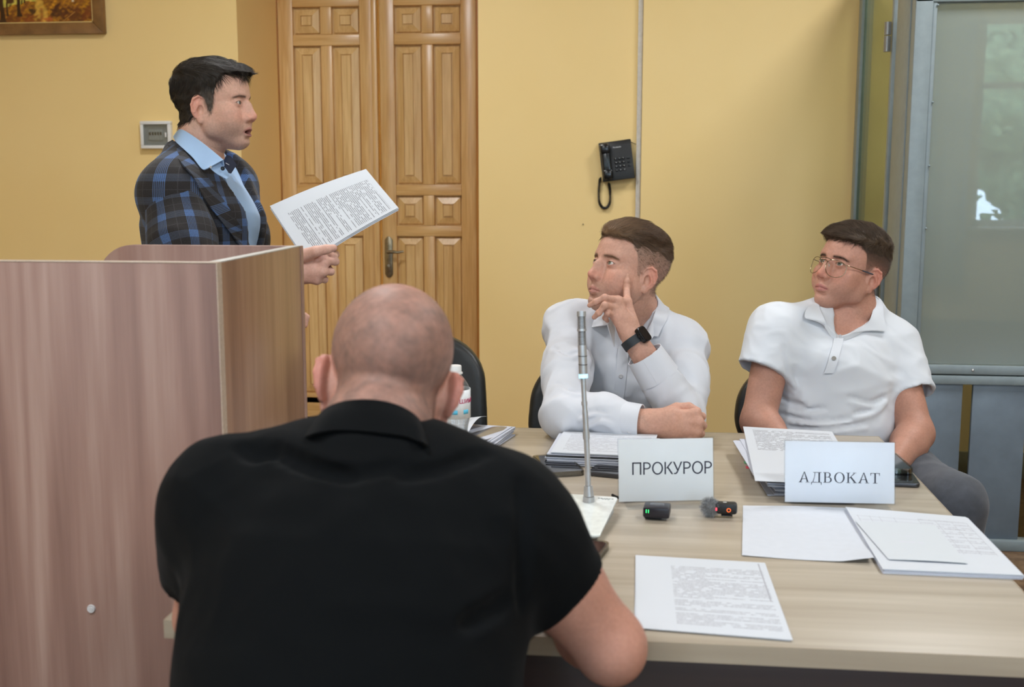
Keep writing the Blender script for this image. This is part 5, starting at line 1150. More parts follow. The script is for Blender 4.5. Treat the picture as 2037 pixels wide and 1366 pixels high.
def arc_mask(pts):
    ys = np.array([p[0] for p in pts]); zs = np.array([p[1] for p in pts])
    return lambda y: np.interp(y, ys, zs)
def earless(P, m):
    x, y, z = P.T; e = ((y + .014) / .025) ** 2 + ((z + .016) / .036) ** 2
    return m * sstep(.85, 1.25, e + (np.abs(x) < .062) * 3)
def folds(G, amp, s, stretch=(1, 1, .5), seed=0.0, band=.03, sharp=2.0):
    """wrinkles: narrow ridges along the zero lines of a smooth noise"""
    def fn(x, y, z):
        a = snoise(x * stretch[0], y * stretch[1], z * stretch[2], s, seed); b = snoise(x * stretch[1], y * stretch[0], z * stretch[2], s * 1.9, seed + 5); g = sstep(-.5, .5, snoise(x, y, z, s * .5, seed + 9))
        return -amp * (np.exp(-(a * sharp * 1.6) ** 2) * (.25 + .75 * g) + .45 * np.exp(-(b * sharp * 1.5) ** 2) * (1 - g) - .35)
    return G.warp(fn, band)
def crease(G, fields, pxs, r=.006, depth=.5, op='s', k=.012):
    """a soft groove (op s) or ridge (op u) drawn along photo pixels on the cloth"""
    P = [SURF(fields, x, y, (r * .35 if op == 's' else -r * .5)) for x, y in pxs]; P = spline(P, max(3, len(P) * 3))
    for a, b in zip(P, P[1:]): G.cone(a, b, r, r, k, op)
def person(loc, label, group=None):
    return empty('person', tuple(loc), 0, label, 'person', group)
def body_mesh(root, parts):
    v, f, c = join(parts); return link('body', mesh_np('body', v, f, c), SKIN, root, world=True)
def cols(P, c, seed=1.0, amp=.04):
    n = snoise(P[:, 0], P[:, 1], P[:, 2], 60, seed) + .5 * snoise(P[:, 0], P[:, 1], P[:, 2], 170, seed)
    return np.clip(np.tile(np.array(c), (len(P), 1)) * (1 + amp * n)[:, None], 0, 1)
def torso(G, J, off=0.0, k=.04, neck=True):
    """J: pelvis, waist, chest, neck, head(base), shl, shr with half widths; side = image-right direction of the chest"""
    s = J['side']
    G.econe(J['pelvis'], J['waist'], (J['wp'] + off, J['dp'] + off), (J['ww'] + off, J['dw'] + off), s, 0)
    G.econe(J['waist'], J['chest'], (J['ww'] + off, J['dw'] + off), (J['wc'] + off, J['dc'] + off), s, k)
    up = nrm(J['neck'] - J['chest'])
    G.econe(J['chest'], J['chest'] * .35 + J['neck'] * .65 - up * .02, (J['wc'] + off, J['dc'] + off), (J['wc'] * .72 + off, J['dc'] * .66 + off), s, k)
    for e in ('shl', 'shr'):
        G.cone(J[e], J['neck'] + up * J.get('trap', .012), J.get('rs', .052) + off, .050 + off, k)
        G.cone(J[e], J['chest'] * .6 + J[e] * .4, J.get('rs', .052) + .004 + off, .07 + off, k)
    if neck: G.cone(J['neck'] - up * .03, J['head'], J['rn'] + .004 + off * .6, J['rn'] + off * .6, .03)

SHIRT_M = None
def cloth(name, c, rough=.85, weave=900, sheen=.15, bump=.15, var=.03):
    t = NT(name); v = t.coord('Object'); n = t.noise(v, 40, 4, .6); w = t.noise(v, weave, 2, .5)
    d = tuple(x * (1 - var) for x in c[:3]) + (1,)
    t.base(t.ramp(t.math('ADD', t.math('MULTIPLY', n, .5), t.math('MULTIPLY', w, .5)), [(.35, d), (.65, c)])); t.set(Roughness=rough, Specular_IOR_Level=.25, Sheen_Weight=sheen, Sheen_Roughness=.5)
    t.bump(w, bump, .0006); return t.m
def knit(name, c, rough=.9, s=1400, spec=.2):
    t = NT(name); v = t.coord('Object', (s, s, s)); w = t.n('ShaderNodeTexVoronoi'); t.l(v, w.inputs['Vector']); w.inputs['Scale'].default_value = 1
    t.base(c); t.set(Roughness=rough, Specular_IOR_Level=spec, Sheen_Weight=.03); t.bump(w.outputs['Distance'], .25, .0008); return t.m
M_WHITE = cloth('white_cotton', (.655, .665, .705, 1)); M_POLO = knit('white_pique', (.71, .73, .765, 1)); M_BLACK = knit('black_jersey', (.0040, .0046, .0052, 1), .85, 1400, .06)
M_BUTTON = plain('button_shell', (.62, .60, .60, 1), .25)
def buttons(parent, pts, r=.0055, mat=None, n=None):
    for p in pts:
        b = B(); d = Vector(toview(p) if n is None else n) ; q = d.to_track_quat('Z', 'Y').to_matrix().to_4x4()
        b.lathe([(.0001, .0022), (r * .55, .0019), (r * .8, .0030), (r, .0024), (r, 0), (r * .8, -.0012), (.0001, -.0012)], p, 16, q)
        b.out('button', mat or M_BUTTON, parent, world=True)
# ---- seated man in the white dress shirt, chin on hand
def build_listener():
    elR, wrR, elL = PZ(1122, 824, .805), W(1284, 841, 2.605), W(1360, 828, 2.74)
    shR, shL = W(1136, 655, 2.95), W(1352, 688, 2.90)
    neck = W(1266, 640, 2.93); at = W(1251, 537, 2.83)
    M = basis(toview(at), -53, 16, 0, at)
    root = person((neck[0], neck[1] + .05, 0), 'seated young man in a white dress shirt resting his chin on his hand')
    q, G, P, Q = build_head(dict(scale=.96, bridge=.005, skin=(.60, .335, .245), hair=(.13, .075, .04), nose=1.12, nosew=.86, cheek=.9, lip=(.47,.21,.17), stubble=.22, jaw=.93, chin=.004, scalp=(.30, .19, .14), gaze=(0, 1, .2), brow=.75), neck, M, .056)
    zh = arc_mask([(-.11, -.052), (-.05, -.05), (-.035, -.035), (-.005, -.012), (.008, -.022), (.020, -.012), (.030, .012), (.042, .040), (.055, .060), (.075, .068), (.12, .068)])
    def mask(P): return earless(P, sstep(-.005, .007, P[:, 2] - zh(P[:, 1]) - .004 * snoise(P[:, 0], P[:, 1], P[:, 2], 140, 2.)))
    def thick(P):
        x, y, z = P.T
        return -.004 * sstep(.062, .040, z) + .0005 + .017 * sstep(.060, .105, z + .10 * np.clip(y, -.05, .1)) * (1 - .5 * sstep(.03, -.09, y)) + .003 * sstep(-.02, -.09, y) * sstep(.02, .06, z)
    def colr(P):
        z, y = P[:, 2], P[:, 1]; a = sstep(.02, .085, z)[:, None]; b = sstep(.03, .10, y)[:, None]
        return V(.15, .092, .064) * (1 - a) + V(.115, .066, .036) * a + V(.10, .06, .03) * b * a
    def comb(P):
        x, y, z = P.T; top = sstep(.05, .09, z)[:, None]
        return top * np.stack([-.15 + 2 * x, -1 + 0 * y, .35 * sstep(.0, .09, y)], 1) + (1 - top) * np.stack([0 * x, -.75 + 0 * y, -.65 + 0 * z], 1)
    C = region_color(q, P, None, lambda P: mask(P) * (.55 + .35 * sstep(.0, .05, P[:, 2])))
    hair_mass(q, G, thick, mask, M, root, colr, 11000, .030, comb, .004, .00036, .22, 11, lenfn=lambda p: .16 + .75 * sstep(.040, .09, p[:, 2]), dens=lambda p: .45 + .55 * sstep(.0, .06, p[:, 2]))
    brow_hairs(q, G, M, root); put_eyes(root, M, (.10, 1, .22), (.16, .17, .12))
    # right forearm and fist, lying on the table edge
    k = lambda x, y, d: W(x, y, d); dz = wrR @ _fw - 0
    dw = (wrR - _O) @ _fw
    A = SDF(*box_of([wrR + nrm(elR - wrR) * .05, W(1400, 870, dw - .05), W(1400, 800, dw + .08)], .035), .0019)
    A.econe(elR * .5 + wrR * .5, wrR, (.040, .036), (.031, .026), UPZ, 0)
    c0 = W(1338, 842, dw - .015)
    kn = [W(1383, 822, dw - .020), W(1389, 840, dw - .026), W(1386, 857, dw - .022), W(1378, 870, dw - .012)]
    fg = [[kn[0], W(1396, 828, dw + .015), W(1388, 834, dw + .035), W(1378, 836, dw + .040)], [kn[1], W(1398, 846, dw + .012), W(1390, 850, dw + .034), W(1380, 850, dw + .040)],
          [kn[2], W(1394, 862, dw + .012), W(1386, 864, dw + .030), W(1376, 862, dw + .036)], [kn[3], W(1386, 872, dw + .012), W(1380, 872, dw + .026), W(1372, 870, dw + .030)]]
    hand(A, W(1296, 841, dw), kn, fg, [W(1318, 826, dw + .012), W(1346, 812, dw + .012), W(1370, 810, dw + .004), W(1388, 817, dw - .004)], 1.08)
    A.econe(W(1296, 841, dw), c0, (.031, .025), (.038, .022), UPZ, .012)
    pA, qA = A.mesh()
    # left hand: index finger up the cheek, the others bent under the chin
    wl = W(1262, 676, 2.70); F_ = [(G, M)]
    wr2 = wl
    tip = SURF(F_, 1247, 548, -.004); mid = SURF(F_, 1246, 570, .004)
    kn = [W(1248, 600, 2.715), W(1229, 598, 2.695), W(1220, 611, 2.690), W(1221, 626, 2.695)]
    fg = [[kn[0], mid, (mid + tip) / 2 + toview(tip) * .003, tip], [kn[1], W(1203, 592, 2.665), W(1186, 600, 2.672), W(1173, 607, 2.682)],
          [kn[2], W(1203, 607, 2.655), W(1191, 622, 2.664), W(1182, 631, 2.675)], [kn[3], W(1209, 622, 2.668), W(1204, 632, 2.690), W(1208, 638, 2.710)]]
    L = SDF(*box_of([wl, elL * .3 + wl * .7, tip, fg[1][3], fg[2][3], kn[0] + V(0, .06, 0)], .03), .0018)
    hand(L, wl, kn, fg, [W(1256, 640, 2.730), W(1240, 606, 2.745), W(1222, 596, 2.745), W(1206, 593, 2.742)], .98)
    L.econe(elL * .55 + wl * .45, wl, (.037, .034), (.029, .022), W(1300, 690, 2.7) - W(1262, 676, 2.7), .01)
    pL, qL = L.mesh()
    J = dict(side=nrm(shL - shR), pelvis=W(1235, 960, 3.12), waist=W(1235, 870, 3.08), chest=W(1236, 745, 2.985), neck=neck, head=at + V(.0, .01, -.07), shl=shR, shr=shL,
             wp=.165, dp=.11, ww=.155, dw=.105, wc=.165, dc=.112, rn=.054, rs=.055, trap=.016)
    T = SDF(*box_of([shR, shL, J['pelvis'], neck + V(0, 0, .05), elR, elL, wrR], .17), .0085)
    torso(T, J, -.006)
    T.chain([shR, elR, wrR], [.050, .040, .028]); T.chain([shL, elL, wl], [.050, .040, .026])
    for s, x in ((-1, 1180), (1, 1300)): T.cone(J['pelvis'] + J['side'] * s * .08, J['pelvis'] + J['side'] * s * .10 + V(0, -.42, -.03), .085, .06, .04)
    pT, qT = T.mesh()
    body_mesh(root, [(xf(M, P), Q, C), (pA, qA, cols(pA, q['skin'])), (pL, qL, cols(pL, q['skin'], 2.)), (pT, qT, cols(pT, q['skin']))])
    # shirt
    Sh = SDF(*box_of([shR, shL, J['pelvis'], neck, elR, elL, wrR], .19), .0048)
    J2 = dict(J); J2['rn'] = .056
    torso(Sh, J2, .008, .045, False)
    Tq = Sh.twin(); Tq.D = Sh.D.copy()
    A1 = Sh.twin(); A1.chain([shR, shR * .5 + elR * .5, elR], [.061, .060, .056], .03)
    cuffR = wrR + nrm(elR - wrR) * .012
    A1.chain([elR, elR * .45 + cuffR * .55 + V(0, 0, .006), cuffR], [.053, .050, .040], .02); A1.cut(cuffR, nrm(wrR - elR), 0, cuffR - .09, cuffR + .09)
    A2 = Sh.twin(); A2.chain([shL, shL * .45 + elL * .55 + V(.008, .01, .01), elL], [.061, .059, .055], .03)
    cuffL = W(1283, 706, 2.693); e2 = W(1350, 812, 2.715)
    A2.chain([elL, e2, cuffL * .45 + e2 * .55, cuffL], [.054, .052, .049, .042], .015); A2.cut(cuffL, nrm(cuffL - e2), 0, cuffL - .08, cuffL + .08)
    Sh.add(A1, .025); Sh.add(A2, .02)
    # open neck
    v0 = SURF([Sh], 1236, 690, 0)
    Sh.cone(v0 + UPZ * .0, neck + toview(neck) * .05 + UPZ * .06, .010, .058, .006, 's')
    folds(Sh, .0065, 15, (1, 1, .9), 2., sharp=3.0); folds(Sh, .0045, 26, (1, 1, .9), 4., sharp=2.6)
    for c in (
              [(1206, 822), (1180, 818), (1150, 826)], [(1108, 760), (1130, 775), (1158, 778)], [(1215, 838), (1195, 830), (1165, 840)], [(1100, 690), (1125, 705), (1150, 700)]):
        crease(Sh, [Sh], c, .0042, k=.007); crease(Sh, [Sh], [(x + 3, y + 9) for x, y in c], .0042, op='u', k=.008)
    crease(Sh, [Sh], [(1160, 640), (1172, 690), (1180, 740)], .008)
    # front placket, cuffs hollow
    Sh.cone(cuffR - nrm(wrR - elR) * .02, cuffR + nrm(wrR - elR) * .02, .034, .034, .002, 's')
    Sh.cone(cuffL - nrm(cuffL - e2) * .02, cuffL + nrm(cuffL - e2) * .02, .036, .036, .002, 's')
    pS, qS = Sh.mesh(1)
    shirt = link('shirt', mesh_np('shirt', pS, qS), M_WHITE, root, world=True)
    # cuffs as bands
    for (c, d, r, sv) in ((cuffR, nrm(elR - wrR), .0425, UPZ), (cuffL, nrm(e2 - cuffL), .0455, UPZ)):
        u = nrm(np.cross(d, sv)); w = np.cross(d, u); rows = []
        for t, rr in ((-.002, r * .97), (.02, r * 1.01), (.045, r * 1.05), (.066, r * 1.09)):
            rows.append([c + d * t + (u * math.cos(a) + w * math.sin(a)) * rr for a in np.linspace(.3, .3 + 2 * math.pi, 25)])
        sheet('cuff', rows, M_WHITE, shirt, .0022, 60, 8)
    F2 = [Tq]
    pl = [[SURF(F2, x - 12, y, .005) for x, y in ((1242, 690), (1240, 710), (1238, 730), (1236, 750), (1234, 770), (1231, 790), (1229, 812), (1226, 850))], [SURF(F2, x + 10, y, .005) for x, y in ((1242, 690), (1240, 710), (1238, 730), (1236, 750), (1234, 770), (1231, 790), (1229, 812), (1226, 850))]]
    sheet('placket', pl, M_WHITE, shirt, .002, 24, 4)
    buttons(shirt, [SURF(F2, 1235, 748, .0075), SURF(F2, 1231, 797, .0075), SURF([Sh], 1284, 812, .003), SURF([Sh], 1252, 857, .003)], .0052)
    # collar: stations from the left image tip round the back to the right image tip
    up = nrm(at - neck)
    def ring(x, y, d): return W(x, y, d)
    topr = [W(1213, 640, 2.80), W(1222, 618, 2.835), W(1245, 604, 2.93), W(1290, 596, 2.96), W(1303, 612, 2.93), W(1302, 630, 2.865), W(1292, 655, 2.81), W(1262, 690, 2.775)]
    q_ = lambda x, y, o: SURF([Tq], x, y, o)
    fold = [W(1208, 646, 2.79), W(1218, 616, 2.83), W(1243, 598, 2.945), W(1291, 588, 2.985), W(1306, 598, 2.92), q_(1303, 622, .016), q_(1294, 645, .018), q_(1280, 668, .016)]
    leaf = [q_(1177, 651, .008), q_(1188, 632, .008), W(1235, 622, 2.99), W(1300, 612, 3.01), W(1330, 612, 2.90), q_(1326, 634, .008), q_(1317, 652, .008), q_(1309, 669, .012)]
    sheet('collar', [[W(1222, 690, 2.79), W(1225, 650, 2.83), W(1246, 628, 2.95), W(1290, 616, 2.98), W(1308, 628, 2.94), W(1306, 650, 2.87), W(1295, 675, 2.82), W(1262, 700, 2.79)], fold], M_WHITE, shirt, .002, 50, 6)
    sheet('collar', [fold, leaf], M_WHITE, shirt, .0022, 50, 7)
    # trousers (under the table)
    Tr = SDF(*box_of([J['pelvis'], J['pelvis'] + V(0, -.50, -.6)], .26), .009)
    Tr.econe(J['pelvis'] - UPZ * .04, J['pelvis'] + UPZ * .03, (.185, .13), (.175, .122), J['side'], 0)
    for s in (-1, 1):
        kn_ = J['pelvis'] + J['side'] * s * .12 + V(0, -.44, -.02); hp = J['pelvis'] + J['side'] * s * .08
        Tr.chain([hp, kn_, V(kn_[0], kn_[1] + .06, .09)], [.092, .068, .058], .03)
    pt, qt = Tr.mesh(); link('trousers', mesh_np('trousers', pt, qt), TROUSER, root, world=True)
    for s in (-1, 1):
        kn_ = J['pelvis'] + J['side'] * s * .12 + V(0, -.44, -.02); shoe(root, V(kn_[0], kn_[1] + .05, 0), -math.pi / 2)
    # smartwatch
    wt = empty('smartwatch', tuple(wl), 0, 'black smartwatch strapped to the wrist of the man resting his chin on his hand', 'watch')
    d = nrm(cuffL - wl); c = W(1262, 679, 2.70); fa = nrm(toview(c) * .55 + _cr * .8 + UPZ * .1); fa = nrm(fa - d * (fa @ d)); sd = np.cross(d, fa)
    rows = [[c + d * t + (fa * math.cos(a) * 1.0 * .0275 + sd * math.sin(a) * .0335) for a in np.linspace(0, 2 * math.pi, 25)] for t in (-.0105, 0, .0105)]
    sheet('strap', rows, plain('watch_strap', (.012, .016, .020, 1), .55), wt, .003, 60, 4)
    Mt = Matrix((Vector(sd), Vector(d), Vector(fa))).transposed().to_4x4()
    b = B(); b.prism(rrect(.034, .040, .009), -.005, .006, 'xy', Mt, c + fa * .031, .0015); cs_ = b.out('watch_case', plain('watch_case', (.012, .012, .013, 1), .25, .3), wt, world=True)
    b = B(); b.prism(rrect(.029, .035, .007), 0, .0008, 'xy', Mt, c + fa * .0372); b.out('screen', plain('watch_glass', (.010, .008, .010, 1), .06), cs_, world=True)
    b = B(); b.cyl(c + fa * .031 + sd * .016, c + fa * .031 + sd * .0195, .0035); b.out('crown', plain('crown', (.02, .02, .02, 1), .3, .5), cs_, world=True)
    return root
def shoe(root, p, ang):
    b = B(); t = bmesh.new(); bmesh.ops.create_uvsphere(t, u_segments=20, v_segments=12, radius=1)
    for v in t.verts: v.co = Vector((v.co.x * .145 + .07, v.co.y * .048 * (1 - .2 * v.co.x), max(0, v.co.z * .06 * (1.25 - .5 * v.co.x) + .03)))
    b.merge(t, p, (0, 0, ang)); b.out('shoe', SHOE, root, world=True)
TROUSER = cloth('grey_wool', (.085, .09, .105, 1), .85, 1500, .2, .3, .35); SHOE = plain('black_leather', (.012, .011, .011, 1), .35)
build_listener()
# ---- standing man in the plaid jacket
def plaid_mat():
    t = NT('plaid_wool'); uv = t.n('ShaderNodeUVMap'); sp = t.n('ShaderNodeSeparateXYZ'); t.l(uv.outputs[0], sp.inputs[0])
    P = .056
    def stripe(u, fine):
        f = t.math('FRACT', t.math('DIVIDE', u, P))
        band = t.math('LESS_THAN', t.math('ABSOLUTE', t.math('SUBTRACT', f, .25)), .17)
        thin = t.math('LESS_THAN', t.math('ABSOLUTE', t.math('SUBTRACT', f, .74)), .016)
        fn = t.math('MULTIPLY', band, t.math('GREATER_THAN', t.math('FRACT', t.math('DIVIDE', u, P * .052)), .42))
        return band, thin, fn
    bu, tu, fu = stripe(sp.outputs[0], 1); bv, tv, fv = stripe(sp.outputs[1], 1)
    v = t.coord('Object'); n = t.noise(v, 900, 2, .6); n2 = t.noise(v, 60, 3)
    dark, mid, blue, grey = (.030, .027, .027, 1), (.045, .058, .088, 1), (.085, .155, .33, 1), (.085, .083, .09, 1)
    c = t.mix(t.math('MULTIPLY', fu, .75), dark, (.080, .125, .23, 1)); c = t.mix(t.math('MULTIPLY', fv, .65), c, (.075, .095, .14, 1))
    both = t.math('MULTIPLY', bu, bv); c = t.mix(t.math('MULTIPLY', both, t.math('MAXIMUM', fu, t.math('MULTIPLY', fv, .8))), c, blue)
    c = t.mix(t.math('MULTIPLY', t.math('MAXIMUM', tu, tv), .30), c, grey)
    c = t.mix(.55, c, t.mix(1.0, c, t.ramp(n, [(.3, (.55, .52, .5, 1)), (.7, (1.5, 1.5, 1.5, 1))]), 'MULTIPLY'))
    t.base(c); t.set(Roughness=.9, Specular_IOR_Level=.15, Sheen_Weight=.12); t.bump(n, .35, .0008); return t.m
def build_speaker():
    at = W(427, 207, 2.93); neck = W(390, 312, 2.97)
    M = basis(toview(at), 65, 1, 0, at)
    root = person((neck[0], neck[1], 0), 'standing man in a blue plaid jacket reading from a printed sheet behind the lectern')
    q, G, P, Q = build_head(dict(scale=.94, nape=1, ear=1.06, skin=(.76, .46, .355), hair=(.030, .022, .017), nose=.84, nosew=1.2, stubble=.30, jaw=1.0, fat=.001, open=.0062, scalp=(.05, .035, .028), lip=(.46, .19, .17), brow=.5, cheek=1.1, chin=.002), neck, M, .062)
    zh = arc_mask([(-.11, -.060), (-.06, -.056), (-.035, -.040), (-.005, -.014), (.002, -.030), (.020, -.024), (.026, -.004), (.034, .022), (.042, .052), (.056, .074), (.074, .076), (.12, .074)])
    def mask(P): return earless(P, sstep(-.005, .006, P[:, 2] - zh(P[:, 1]) - .004 * snoise(P[:, 0], P[:, 1], P[:, 2], 150, 2.)))
    def thick(P):
        x, y, z = P.T
        return .002 + .009 * sstep(.03, .09, z) * (1 - .3 * sstep(.02, -.06, y)) + .005 * sstep(-.03, -.08, y) * sstep(-.07, .02, z) + .012 * sstep(.06, .10, y) * sstep(.05, .08, z)
    def colr(P):
        g = sstep(.045, .0, P[:, 2])[:, None] * sstep(-.03, .01, P[:, 1])[:, None]; return V(.042, .033, .026) * (1 - g) + V(.17, .135, .11) * g
    def comb(P):
        x, y, z = P.T; top = sstep(.055, .09, z)[:, None]; s = np.sign(x)[:, None]
        a = np.stack([.25 + 0 * x, 1 + 0 * y, -.1 - 1.2 * sstep(.05, .10, y)], 1); b = np.stack([0 * x, -.55 + .9 * sstep(-.01, .03, y), -.9 + 0 * z], 1)
        return top * a + (1 - top) * b
    C = region_color(q, P, None, lambda P: mask(P) * (.55 + .4 * sstep(.0, .04, P[:, 2])))
    hair_mass(q, G, thick, mask, M, root, colr, 9000, .030, comb, .002, .00042, .16, 21, lenfn=lambda p: .45 + .7 * sstep(.02, .08, p[:, 2]), wave=.0022, rise=.03)
    brow_hairs(q, G, M, root, 200); put_eyes(root, M, (-.1, 1, -.03), (.09, .10, .08))
    # arms
    shN, shF = W(342, 384, 2.80), W(452, 372, 3.10)
    elN, wrN = W(385, 590, 2.72), W(598, 538, 2.735)
    elF, wrF = W(500, 590, 3.05), W(585, 640, 2.84)
    side = nrm(shN - shF)
    # right hand (image) holding the sheet: thumb above, fingers below
    kn = [W(640, 498, 2.725), W(645, 520, 2.715), W(641, 540, 2.715), W(630, 556, 2.725)]
    fg = [[kn[0], W(664, 510, 2.74), W(668, 506, 2.765), W(652, 503, 2.78)], [kn[1], W(667, 520, 2.735), W(660, 514, 2.765), W(645, 512, 2.785)],
          [kn[2], W(658, 540, 2.735), W(652, 530, 2.765), W(640, 524, 2.785)], [kn[3], W(646, 556, 2.74), W(643, 546, 2.765), W(634, 538, 2.78)]]
    A = SDF(*box_of([wrN, elN * .3 + wrN * .7, *[p for f in fg for p in f], W(664, 488, 2.72)], .032), .0019)
    A.econe(elN, wrN, (.044, .040), (.032, .026), UPZ, 0)
    hand(A, wrN, kn, fg, [W(606, 508, 2.705), W(628, 500, 2.690), W(648, 496, 2.690), W(664, 493, 2.700)], 1.08)
    pA, qA = A.mesh()
    kn2 = [W(585 + 3 * i, 628 + 6 * i, 2.84) for i in range(4)]
    fg2 = [[k, W(600, 626 + 6 * i, 2.83), W(606, 628 + 6 * i, 2.83), W(612 - 2 * i, 630 + 6 * i, 2.83)] for i, k in enumerate(kn2)]
    Bh = SDF(*box_of([wrF, *kn2, *[p for f in fg2 for p in f]], .04), .0022)
    w2 = W(555, 640, 2.87); Bh.econe(elF * .4 + w2 * .6, w2, (.034, .03), (.029, .024), UPZ)
    hand(Bh, w2, kn2, fg2, [W(565, 625, 2.84), W(578, 615, 2.83), W(590, 612, 2.83), W(598, 614, 2.83)]); pB, qB = Bh.mesh()
    J = dict(side=side, pelvis=W(395, 690, 2.98), waist=W(398, 590, 2.97), chest=W(408, 440, 2.965), neck=neck, head=at + V(-.03, 0, -.06), shl=shN, shr=shF,
             wp=.165, dp=.115, ww=.16, dw=.120, wc=.165, dc=.125, rn=.060, rs=.056)
    T = SDF(*box_of([shN, shF, J['pelvis'], neck + V(0, 0, .05), elN, elF], .18), .0085)
    torso(T, J, -.008); T.chain([shN, elN, wrN], [.050, .042, .028]); T.chain([shF, elF, w2], [.05, .042, .028])
    pT, qT = T.mesh()
    body_mesh(root, [(xf(M, P), Q, C), (pA, qA, cols(pA, (.68, .41, .33))), (pB, qB, cols(pB, q['skin'], 2.)), (pT, qT, cols(pT, q['skin']))])
    # light blue shirt: front panel under the jacket
    Sh = SDF(*box_of([shN, shF, J['waist'], neck], .17), .005); torso(Sh, J, .0, .04, False)
    v0 = SURF([Sh], 462, 352, 0); Sh.cone(v0, neck + V(.03, 0, .05), .012, .060, .006, 's')
    SH_BLUE = cloth('pale_blue_cotton', (.36, .52, .76, 1)); NAVY = cloth('navy_cotton', (.018, .028, .065, 1))
    pS, qS = Sh.mesh(); shirt = link('shirt', mesh_np('shirt', pS, qS), SH_BLUE, root, world=True)
    # jacket
    def uvs(P, arm):
        if arm is None:
            r = P - J['chest']; u = r @ side; f = np.cross(side, UPZ); w = r @ f; return np.stack([np.arctan2(u, w) * .15 + .0, P[:, 2]], 1)
        a, b = arm; d = nrm(b - a); r = P - a; t = r @ d; o = nrm(np.cross(d, side)); e = np.cross(d, o); return np.stack([np.arctan2(r @ e, r @ o) * .068 + .015, -t], 1)
    Jk = SDF(*box_of([shN, shF, J['pelvis'], neck, elN, elF], .20), .0055); J3 = dict(J); J3['rs'] = .058
    torso(Jk, J3, .014, .05, False)
    f = nrm(np.cross(side, UPZ)); f = f if f @ _cr > 0 else -f
    # the front opening (a wedge cut down the chest) and the neck hole
    apex = J['waist'] + f * .14 + UPZ * .02 - side * .02
    nk = neck + UPZ * .02
    e1 = nrm(neck + side * .075 - apex); 
    for i in range(14):
        t = i / 13; c = apex * (1 - t) + (neck + f * .055 + UPZ * .03) * t
        Jk.cone(c - f * .03, c + f * .08, .012 + .075 * t, .02 + .085 * t, .004, 's')
    Jk.cone(neck - UPZ * .06, neck + UPZ * .10, .066, .072, .01, 's')
    Jk.cut(neck + UPZ * .035 - f * .0, UPZ + f * .4, 0, neck - .13, neck + .13)
    folds(Jk, .004, 14, (1, 1, .6), 3.)
    pJ, qJ = Jk.mesh(1); PL = plaid_mat()
    jacket = link('jacket', mesh_np('jacket', pJ, qJ, uv=uvs(pJ, None)), PL, root, world=True)
    for nm, sh, el, wr, en in (('sleeve', shN, elN, wrN, .05), ('sleeve', shF, elF, w2, .05)):
        Sl = SDF(*box_of([sh, el, wr], .12), .005)
        cu = wr + nrm(el - wr) * .035
        Sl.chain([sh + UPZ * .004, sh * .55 + el * .45, el], [.074, .078, .066], .03); Sl.chain([el, el * .4 + cu * .6, cu], [.064, .056, .046], .03)
        Sl.cut(cu, wr - el, 0, cu - .09, cu + .09); folds(Sl, .0055, 15, (1, 1, .8), 1.)
        Sl.cone(cu - nrm(wr - el) * .02, cu + nrm(wr - el) * .02, .038, .038, .002, 's')
        ps, qs = Sl.mesh(1); link(nm, mesh_np(nm, ps, qs, uv=uvs(ps, (sh, el))), PL, jacket, world=True)
    FJ = [Jk]; FS = [Sh]
    # lapel and jacket collar (near side)
    inn = [(352, 282), (380, 318), (412, 352), (440, 392), (472, 440), (496, 489), (515, 560)]; out = [(334, 290), (362, 326), (384, 352), (410, 400), (448, 450), (476, 489), (510, 560)]
    def dp(px, py, off): return SURF(FJ + FS, px, py, off)
    lap = sheet('lapel', [[dp(x, y, .012) for x, y in inn], [dp(x, y, .009) for x, y in out]], PL, jacket, .004, 40, 6)
    for g in (lap,):
        l = g.data.uv_layers[0].data
        for i_ in l: i_.uv = (i_.uv[0] * .8 + .03, i_.uv[1] + i_.uv[0] * .5)
    # shirt collar leaf (near), stand with button, open far leaf showing the dark lining
    near_fold = [W(352, 262, 2.93), W(362, 258, 2.86), W(390, 275, 2.83), W(420, 298, 2.80), W(444, 318, 2.79)]
    near_leaf = [W(345, 272, 2.95), W(352, 284, 2.84), W(382, 312, 2.795), W(402, 336, 2.775), W(413, 335, 2.77)]
    sheet('collar', [[W(354, 268, 2.92), W(366, 275, 2.875), W(392, 292, 2.845), W(420, 312, 2.82), W(446, 330, 2.80)], near_fold], SH_BLUE, shirt, .002, 40, 5)
    sheet('collar', [near_fold, near_leaf], SH_BLUE, shirt, .0025, 40, 8)
    sheet('collar', [[W(437, 322, 2.80), W(452, 340, 2.81), W(456, 352, 2.815)], [W(415, 332, 2.782), W(430, 345, 2.79), W(450, 356, 2.80)]], SH_BLUE, shirt, .002, 20, 5)
    sheet('collar_lining', [[W(452, 308, 2.88), W(459, 312, 2.90), W(470, 328, 2.92)], [W(443, 322, 2.87), W(450, 340, 2.87), W(459, 345, 2.89)]], NAVY, shirt, .003, 20, 6)
    b = B(); p = W(456, 328, 2.868); q1 = W(449, 324, 2.868); b.tube([p, q1], .0010, 6); b.out('buttonhole', plain('thread', (.6, .62, .66, 1)), shirt, world=True)
    sheet('placket', [[SURF(FS, x, y, .006) for x, y in ((446, 352), (462, 390), (478, 430), (496, 489))], [SURF(FS, x, y, .006) for x, y in ((460, 350), (474, 385), (490, 430), (507, 489))]], SH_BLUE, shirt, .002, 24, 4)
    buttons(shirt, [W(443, 335, 2.785)], .0052, plain('dark_button', (.01, .012, .02, 1), .3)); buttons(shirt, [W(419, 332, 2.765)], .003)
    # trousers and shoes behind the lectern
    Tr = SDF(*box_of([J['pelvis'], V(J['pelvis'][0], J['pelvis'][1], .05)], .22), .009)
    Tr.econe(J['pelvis'] - UPZ * .05, J['waist'] - UPZ * .02, (.185, .135), (.175, .13), side, 0)
